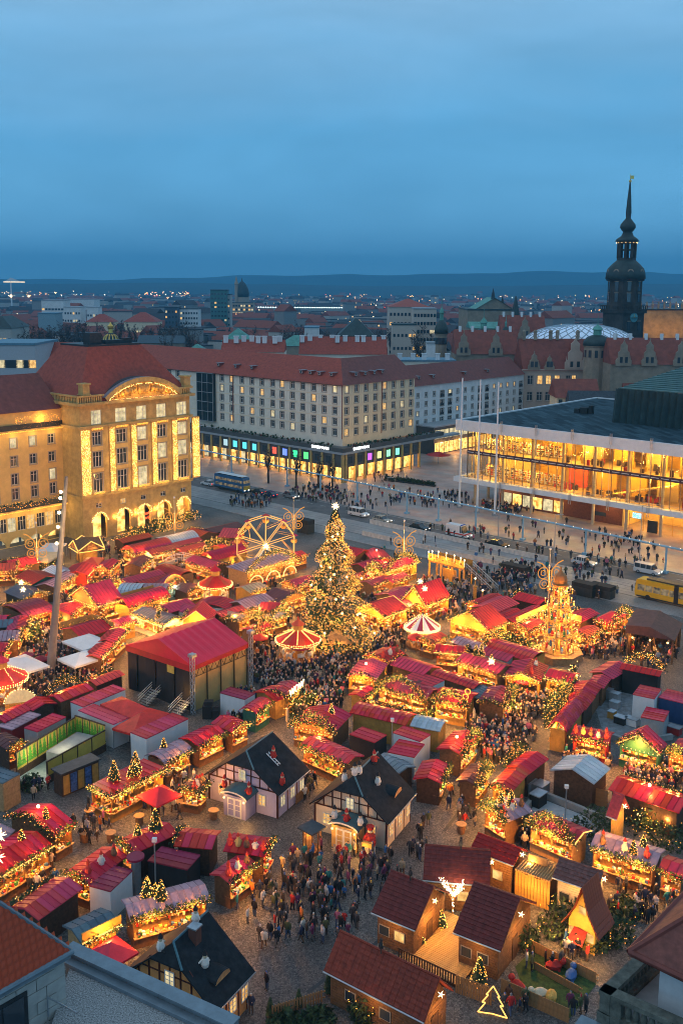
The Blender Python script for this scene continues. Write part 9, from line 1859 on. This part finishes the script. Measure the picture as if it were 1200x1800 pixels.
b = MB(); b.cyl((0, 0, 0), (0, 0, 3.3), .45, n=14); c = MB(); c.cyl((0, 0, 3.3), (0, 0, 3.5), .8, n=16); mk('ad_pillar', 'round grey pillar with plum cap beside the white cabin', 'pillar', 240, 1568, [('pillar', b, STEEL), ('cap', c, ROOF['p'])])
for i, (px, py, lab) in enumerate(((158, 1440, 'pale round standing table left of the golden snack stand front'), (150, 1480, 'round wooden barrel table before the star fascia stall'), (172, 1425, 'barrel table nearest the golden snack stand'), (195, 1480, 'barrel table alone on the cobbles on the left'), (318, 1425, 'barrel table right of the square red parasol'), (262, 1418, 'barrel table left under the square red parasol'), (810, 1465, 'wooden collection box by the snowman stall'), (1100, 1560, 'small round well with roof near the wide lilac stall'), (375, 1440, 'barrel table beside the violet house porch'), (70, 1560, 'barrel table before the long star roofed stall'), (245, 1450, 'planter barrel above the planted crimson stall'))): b = MB(); b.lathe([(.34, 0), (.42, .4), (.36, .95)], 10); c = MB(); c.lathe([(.55, .95), (.55, 1.02)], 12); mk('barrel_table', lab, 'table', px, py, [('barrel', b, WOODM), ('tabletop', c, WOODL)])
for i, (px, py, w, lab) in enumerate(((1090, 1272, 1.4, 'two dark gas bottle crates in the service yard'), (1075, 1262, .8, 'yellow barrier box lying in the service yard'), (1110, 1275, 1.6, 'low white box in the middle of the service yard'), (1080, 1245, 1.2, 'grey crate near the brown end of the red roof row'), (1185, 1290, 1.5, 'dark red covered pallet at the right edge of the yard'))): b = MB(); b.box(-w/2, w/2, -.5, .5, .05, .9); c = MB(); c.box(-w/2-.04, w/2+.04, -.54, .54, .9, .98); mk('yard_crate', lab, 'crate', px, py, [('crate', b, (BLACK, OCHRE, WHITE, GREYP, WALLM['r'])[i]), ('lid', c, STEEL)], ANG_U)
# foreground roofs
STONE = mat('facing_stone', (.40, .38, .35), .7, var=.15, scale=1.2); ZINC = mat('zinc_sheet', (.20, .25, .29), .45, .3, var=.15)
GZ = 21.2; E1, E0, T1 = at(123, 1670, 24), at(-90, 1790, 24), at(-2, 1588, 27.6); o = thing('stone_house', 'stone faced house with red tiled roof in the bottom left corner', 'house', E0, math.atan2((E1-E0).y, (E1-E0).x)); Mi = o.matrix_basis.inverted(); l1, lt = Mi @ E1, Mi @ T1; Lx = l1.x; sl = Vector((0, lt.y, lt.z)); sL = sl.length
b = MB(); b.box(-1, Lx-.1, .35, 9, -24, -.15, 0); b.build('wall', STONE, o); st = MB(); st.box(.02, .98, 0, .06, .02, .58); sm = st.mesh('stone', [STONE])
for r_ in range(6):
 for k in range(int(Lx)+1):
  x = Lx-1.1-k+(.5 if r_ % 2 else 0)
  if x+.98 < Lx and not (x < Lx-2.2 and r_ > 1): q = put('stone', sm, o, (x, .28+R.uniform(-.012, .012), -.75-.6*r_))
b = MB(); b.box(Lx-4.6, Lx-2.1, .2, .3, -4, -1.0); wq = b.build('window', DARKM, o); b = MB(); b.box(Lx-4.4, Lx-3.4, .16, .195, -4, -1.15); b.box(Lx-3.3, Lx-2.3, .16, .195, -4, -1.15); b.build('pane', PANE, wq)
b = MB(); b.add([(-2, 0, 0), (Lx, 0, 0), (Lx+lt.x-Lx, lt.y, lt.z), (-2, lt.y, lt.z), (-2, 0, -.15), (Lx, 0, -.15), (lt.x, lt.y, lt.z-.15), (-2, lt.y, lt.z-.15)], [(0, 1, 2, 3), (0, 4, 5, 1), (1, 5, 6, 2), (7, 6, 5, 4)]); rf = b.build('roof', ROOFR, o); b = MB(); b.cyl((-2, -.08, -.1), (Lx+.1, -.08, -.1), .13, n=8); b.tube([(Lx, 0, .05), (lt.x, lt.y, lt.z+.05)], .1, 6); b.box(-2, Lx, -.06, .3, -.4, -.12); b.build('gutter', ZINC, rf)
tb = MB(); n = 5; w, L = .30, .44
for k in range(n): x0, x1 = w*k/n, w*(k+1)/n; h0, h1 = .05*math.sin(math.pi*k/n), .05*math.sin(math.pi*(k+1)/n); tb.add([(x0, 0, h0+.05), (x1, 0, h1+.05), (x1, L, h1), (x0, L, h0), (x0, 0, 0), (x1, 0, 0)], [(0, 1, 2, 3), (4, 5, 1, 0)])
tm = tb.mesh('tile', [mat('pantile', (.56, .075, .026), .6, var=.25, scale=3)]); ey = sl.normalized(); ta = math.atan2(ey.z, ey.y)
for r_ in range(int(sL/.38)):
 f = r_*.38/sL; xr = Lx+(lt.x-Lx)*f
 for k in range(17): q = put('tile', tm, rf, (xr-.32-k*.3, lt.y*f, lt.z*f+.02)); q.rotation_euler = (ta, 0, 0)
g0, g1, g2, g3 = at(126, 1690, GZ), at(408, 1822, GZ), at(330, 1990, GZ), at(60, 1900, GZ); o = thing('gravel_roof', 'flat gravel roof with blue zinc parapet at the bottom left', 'roof', g0); L = lambda p, z=0: tuple(p-g0+Vector((0, 0, z))); b = MB(); b.prism([L(g0)[:2], L(g3)[:2], L(g2)[:2], L(g1)[:2]], -GZ, 0); b.build('gravel', mat('gravel', (.33, .33, .33), .9, var=.6, scale=14, bump=.15), o)
dv = (g1-g0).normalized(); nv = Vector((-dv.y, dv.x, 0)); M = Matrix.Rotation(math.atan2(dv.y, dv.x), 4, 'Z'); b = MB(); b.box(-.4, (g1-g0).length, 0, .5, -3, .45, 0, M); b.box(-.5, (g1-g0).length, -.12, .62, .45, .52, 0, M); b.box(-.4, (g1-g0).length, -.45, -.02, .02, .2, 0, M); b.build('parapet', ZINC, o); b = MB(); q = at(85, 1788, GZ)-g0; b.tube([tuple(q), tuple(q+Vector((0, 0, 1.0))), tuple(q+Vector((1.6, -1.0, 1.0)))], .04, 6); b.build('rail', STEEL, o)
K, A, B_ = at(1068, 1740, 24), at(1156, 1656, 24), at(1230, 1812, 24); OS = mat('mossy_stone', (.13, .135, .11), .85, var=.4, scale=2, bump=.4); o = thing('stone_balustrade', 'weathered stone balustrade of the tower terrace in the bottom right', 'balustrade', K); bl = MB(); bl.lathe([(.13, 0), (.1, .08), (.16, .3), (.12, .5), (.07, .66), (.12, .76)], 10); bm = bl.mesh('baluster', [OS])
for Q in (A, B_):
 v = Q-K; M = Matrix.Rotation(math.atan2(v.y, v.x), 4, 'Z'); Lv = v.length; b = MB(); b.box(-.28, Lv, -.28, .28, -.22, 0, 0, M); b.build('rail', OS, o); b = MB(); b.box(-.3, Lv, -.3, .3, -24, -1.0, 0, M); b.build('plinth', OS, o); b = MB(); b.box(-.24, .7, -.24, .24, -.999, -.22, 0, M); b.build('pier', OS, o)
 for k in range(int((Lv-.9)/.34)): put('baluster', bm, o, M @ Vector((.95+k*.34, 0, -1.0)))
b = MB(); t = [at(*q, 22.9)-K for q in ((1075, 1790), (1160, 1710), (1300, 1800), (1240, 1870))]; b.add([tuple(q) for q in t], [(0, 1, 2, 3)]); b.build('terrace_floor', CONC, o); b = MB(); v = B_-K; M = Matrix.Rotation(math.atan2(v.y, v.x), 4, 'Z'); b.box(-1.0, v.length, -1.3, -.31, -1.6, -1.5, 0, M); b.build('ledge', ZINC, o)
C0 = at(1155, 1778, 22.9); o = thing('church_annex', 'white walled annex with brown tiled roof at the right edge', 'house', C0, ANG_U); zt = zat(C0, 1672)-22.9; b = MB(); b.box(0, 9, 0, 5, -1, zt); b.build('wall', mat('annex_wall', (.52, .54, .56), .8, var=.1), o); e = Mi = None; b = MB(); A0 = [(-1, -1, zt), (10, -1, zt), (10, 6, zt), (-1, 6, zt)]; T0 = [(2.5, 2.5, zt+3.2), (10, 2.5, zt+3.2)]; b.quad(A0[0], A0[1], T0[1], T0[0]); b.tri(A0[3], A0[0], T0[0]); b.quad(A0[2], A0[3], T0[0], T0[1]); b.quad(*[(x, y, z-.2) for x, y, z in A0[::-1]]); rf = b.build('roof', mat('annex_tiles', (.20, .06, .045), .7, var=.25, scale=3, bump=.3), o); b = MB(); b.tube([A0[3], A0[0], A0[1]], .13, 6); b.tube([A0[0], T0[0]], .14, 6); b.build('gutter', ROOFB, rf)
# PEOPLE
def body_mesh(pose, lv=1):
 J = {'pel': (0, 0, .92, .155), 'ch': (0, .0, 1.22, .17), 'sh': (0, 0, 1.42, .13), 'nk': (0, -.01, 1.51, .06), 'hd': (0, -.03, 1.62, .105), 'tp': (0, -.01, 1.74, .075)}
 st = {0: (.0, .0), 1: (.22, -.2), 2: (.05, -.05), 3: (.0, .0)}[pose]
 for s, k, f in ((-1, 'l', st[0]), (1, 'r', st[1])):
  J['hip'+k] = (s*.1, 0, .86, .115); J['kn'+k] = (s*.11, -f*.6, .48, .085); J['an'+k] = (s*.11, -f+(.12 if f < 0 else 0), .09, .058); J['to'+k] = (s*.12, -f-.14, .045, .045); J['ud'+k] = (s*.21, 0, 1.39, .085)
  if pose == 2 or (pose == 3 and s > 0): J['el'+k] = (s*.29, -.03, 1.13, .07); J['ha'+k] = (s*.14, -.30, 1.16, .048)
  else: J['el'+k] = (s*.30, .03+f*.4, 1.13, .068); J['ha'+k] = (s*.29, -.06+f*.8, .86, .048)
 E = [('pel', 'ch'), ('ch', 'sh'), ('sh', 'nk'), ('nk', 'hd'), ('hd', 'tp')]
 for k in 'lr': E += [('pel', 'hip'+k), ('hip'+k, 'kn'+k), ('kn'+k, 'an'+k), ('an'+k, 'to'+k), ('sh', 'ud'+k), ('ud'+k, 'el'+k), ('el'+k, 'ha'+k)]
 N = list(J); me = bpy.data.meshes.new('body'); me.from_pydata([J[n][:3] for n in N], [(N.index(a), N.index(c)) for a, c in E], []); o = bpy.data.objects.new('body', me); COL.objects.link(o); md = o.modifiers.new('skin', 'SKIN'); md.use_smooth_shade = True
 for i, n in enumerate(N): sv = me.skin_vertices[0].data[i]; sv.radius = (J[n][3]*(1.25 if n in ('ch', 'pel', 'sh') else 1), J[n][3]*(.85 if n in ('ch', 'pel', 'sh') else 1)); sv.use_root = n == 'pel'
 sd = o.modifiers.new('sub', 'SUBSURF'); sd.levels = lv; sd.render_levels = lv; bpy.context.view_layer.update(); m2 = bpy.data.meshes.new_from_object(o.evaluated_get(bpy.context.evaluated_depsgraph_get())); bpy.data.objects.remove(o)
 m2.materials.clear(); [m2.materials.append(BLACK) for _ in range(5)]; ha = [Vector(J['ha'+k][:3]) for k in 'lr']
 for p in m2.polygons:
  c = p.center; i = 0
  if c.z < .12: i = 4
  elif c.z < .80 and abs(c.x) < .24 and min((c-h).length for h in ha) > .12: i = 1
  elif c.z > 1.52: i = 3 if (c.z > 1.69 or c.y > .0) else 2
  elif min((c-h).length for h in ha) < .07: i = 2
  p.material_index = i
 return m2
BODY = [body_mesh(k) for k in range(4)]
COAT = [('black', (.015, .015, .018)), ('dark navy', (.02, .03, .07)), ('charcoal', (.05, .05, .055)), ('dark brown', (.07, .04, .025)), ('beige', (.42, .33, .22)), ('red', (.42, .025, .02)), ('olive green', (.08, .09, .035)), ('pale grey', (.38, .38, .40)), ('blue', (.03, .12, .32)), ('cream white', (.62, .58, .52)), ('pink', (.45, .12, .2)), ('orange', (.55, .16, .03)), ('teal', (.03, .2, .2)), ('plum', (.14, .03, .09))]
LEG = [('black trousers', (.015, .015, .018)), ('blue jeans', (.06, .09, .17)), ('grey trousers', (.12, .12, .12)), ('brown trousers', (.12, .07, .04))]
HEAD = [('dark hair', (.03, .02, .015)), ('a white bobble hat', (.65, .63, .6)), ('fair hair', (.34, .21, .09)), ('a red hat', (.45, .03, .03)), ('a grey cap', (.2, .2, .21)), ('a black hood', (.02, .02, .02)), ('a blue hat', (.05, .12, .35)), ('a yellow hat', (.6, .42, .05))]
cm = [mat('coat_'+a.replace(' ', '_'), c, .8, var=.15, scale=4) for a, c in COAT]; lm_ = [mat('legs_'+a.replace(' ', '_'), c, .85, var=.1) for a, c in LEG]; hm_ = [mat('head_'+a.replace(' ', '_'), c, .8, var=.1) for a, c in HEAD]; SKIN = mat('skin', (.50, .31, .22), .6, var=.05)
CROWD = [(600, 1545, 110, 52, 88, 'in the dense crowd before the cream house'), (560, 1630, 72, 40, 34, 'in the lower part of the cobbled clearing'), (470, 1600, 55, 70, 24, 'beside the golden counter'), (467, 1740, 3, 3, 1, 'alone behind the black bakers roof'), (440, 1782, 4, 3, 1, 'at the door of the orange house'), (735, 1480, 28, 45, 10, 'right of the cream house'), (1125, 1592, 62, 34, 26, 'queuing before the wide lilac roofed stall'), (955, 1700, 45, 10, 6, 'beside the upper garden wall'), (1020, 1672, 35, 20, 7, 'in front of the gingerbread house'), (905, 1775, 35, 12, 6, 'sitting near the lower garden wall'), (1010, 1785, 22, 10, 4, 'at the lower end of the garden'), (305, 1400, 60, 42, 26, 'near the large square red parasol'), (525, 1385, 32, 30, 18, 'in the lane between the two timbered houses'), (60, 1395, 45, 20, 7, 'in front of the yellow enclosure'), (165, 1455, 40, 32, 14, 'near the barrel tables on the left'), (820, 1420, 36, 40, 16, 'in the golden lane beside the snowman stall'), (60, 1545, 45, 25, 9, 'before the star roofed stall'),
 (878, 1300, 62, 42, 80, ''), (1030, 1345, 45, 20, 14, ''), (1145, 1375, 50, 30, 40, ''), (950, 1480, 40, 20, 12, ''), (540, 1205, 78, 60, 150, ''), (470, 1165, 35, 50, 40, ''), (430, 1255, 40, 30, 26, ''), (640, 1160, 60, 40, 40, ''), (700, 1115, 60, 30, 50, ''), (775, 1055, 50, 38, 70, ''), (860, 1030, 60, 35, 60, ''), (1060, 1130, 60, 30, 50, ''), (1150, 1150, 40, 30, 20, ''), (90, 1130, 45, 50, 60, ''), (140, 1185, 55, 30, 50, ''), (150, 1070, 60, 25, 60, ''), (260, 1020, 90, 40, 60, ''), (70, 1210, 30, 20, 18, ''), (330, 1100, 60, 25, 26, ''), (430, 1030, 60, 30, 40, ''), (230, 970, 80, 20, 30, ''), (660, 1030, 40, 40, 30, ''), (930, 1225, 40, 40, 40, ''), (760, 1220, 80, 30, 20, ''), (560, 1100, 60, 30, 30, ''), (790, 1250, 60, 20, 26, ''),
 (765, 880, 80, 14, 60, ''), (700, 850, 60, 20, 20, ''), (905, 890, 60, 14, 60, ''), (1000, 965, 190, 45, 70, ''), (640, 885, 60, 14, 34, ''), (440, 885, 40, 10, 20, ''), (560, 870, 50, 14, 40, ''), (1090, 955, 40, 10, 18, ''), (1100, 990, 70, 8, 16, ''), (850, 935, 100, 20, 24, ''), (1000, 1030, 120, 30, 30, ''), (730, 970, 70, 20, 12, ''), (920, 1010, 50, 16, 26, '')]
rp = random.Random(99); people = []; used = set()
for cx, cy, rx, ry, n, ph in CROWD:
 for k in range(n if ph else int(n*(1.9 if cy > 1000 or cx < 600 else 1.1))):
  for t in range(12):
   a = rp.uniform(0, 6.283); q = math.sqrt(rp.random()); P = at(cx+rx*q*math.cos(a), cy+ry*q*math.sin(a))
   if not blocked(P.x, P.y) and all((P.x-o[0].x)**2+(P.y-o[0].y)**2 > .16 for o in people[-60:]): people.append((P, ph)); break
people.sort(key=lambda t: (t[1] == '', t[0].y)); SH = mat('shoe', (.03, .025, .02), .7, var=0); sv, sf, smi = [], [], []
BV = [(np.array([v.co[:] for v in m.vertices]), [tuple(p.vertices) for p in m.polygons], [p.material_index for p in m.polygons]) for m in [body_mesh(k, 0) for k in range(4)]]
lw_ = [16, 12, 12, 8, 3, 2.2, 5, 3, 2.2, 2, 1, 1, 1.2, 3]; GR = 'people strolling over the market'
for i, (P, ph) in enumerate(people):
 pose = rp.choice([0, 0, 1, 2, 3]); h = rp.uniform(.92, 1.06)*(.72 if rp.random() < .1 else 1); rz = rp.uniform(0, 6.283); c, l, hd = rp.choices(range(14), lw_)[0], rp.randrange(4), rp.randrange(8)
 if ph and i < 300:
  for t in range(80):
   w = COAT[c][0]; lab = 'person in %s coat, %s, %s, %s' % (w, LEG[l][0], HEAD[hd][0].replace('a ', ''), ph)
   if len(lab.split()) > 16: lab = 'person in %s coat, %s' % (w, ph)
   if lab not in used: break
   c, l, hd = rp.choices(range(14), lw_)[0], rp.randrange(4), rp.randrange(8)
  used.add(lab); o = put('person', BODY[pose], None, P, rz, [cm[c], lm_[l], SKIN, hm_[hd], SH]); o.scale = (h, h, h); tag(o, lab, 'person', GR)
 else:
  vs, fs, ms = BV[pose]; ca, sa = math.cos(rz), math.sin(rz); off = len(sv); sv.extend([(h*(x*ca-y*sa)+P.x, h*(x*sa+y*ca)+P.y, h*z) for x, y, z in vs.tolist()]); sf.extend([tuple(q+off for q in f) for f in fs]); mp = (c, 14+l, 18, 19+hd, 27); smi.extend([mp[m] for m in ms])
me = bpy.data.meshes.new('crowd'); me.from_pydata(sv, [], sf); [me.materials.append(m) for m in cm+lm_+[SKIN]+hm_+[SH]]; me.polygons.foreach_set('material_index', smi); me.update(); tag(put('crowd', me), 'dense crowd of visitors filling the far lanes and plaza', 'crowd', None, 'stuff')
# AIR
hz = MB(); hz.box(-11500, 11500, -300, 13500, -1.5, 420); m = bpy.data.materials.new('haze'); m.use_nodes = True; nt = m.node_tree; nt.nodes.clear(); out = nt.nodes.new('ShaderNodeOutputMaterial'); pv = nt.nodes.new('ShaderNodeVolumePrincipled'); pv.inputs['Color'].default_value = (.14, .62, 1.0, 1); pv.inputs['Density'].default_value = 0.00017; pv.inputs['Anisotropy'].default_value = 0.0; nt.links.new(pv.outputs[0], out.inputs['Volume'])
tag(hz.build('haze', m), 'thin blue evening haze over the whole city', 'haze', None, 'stuff')
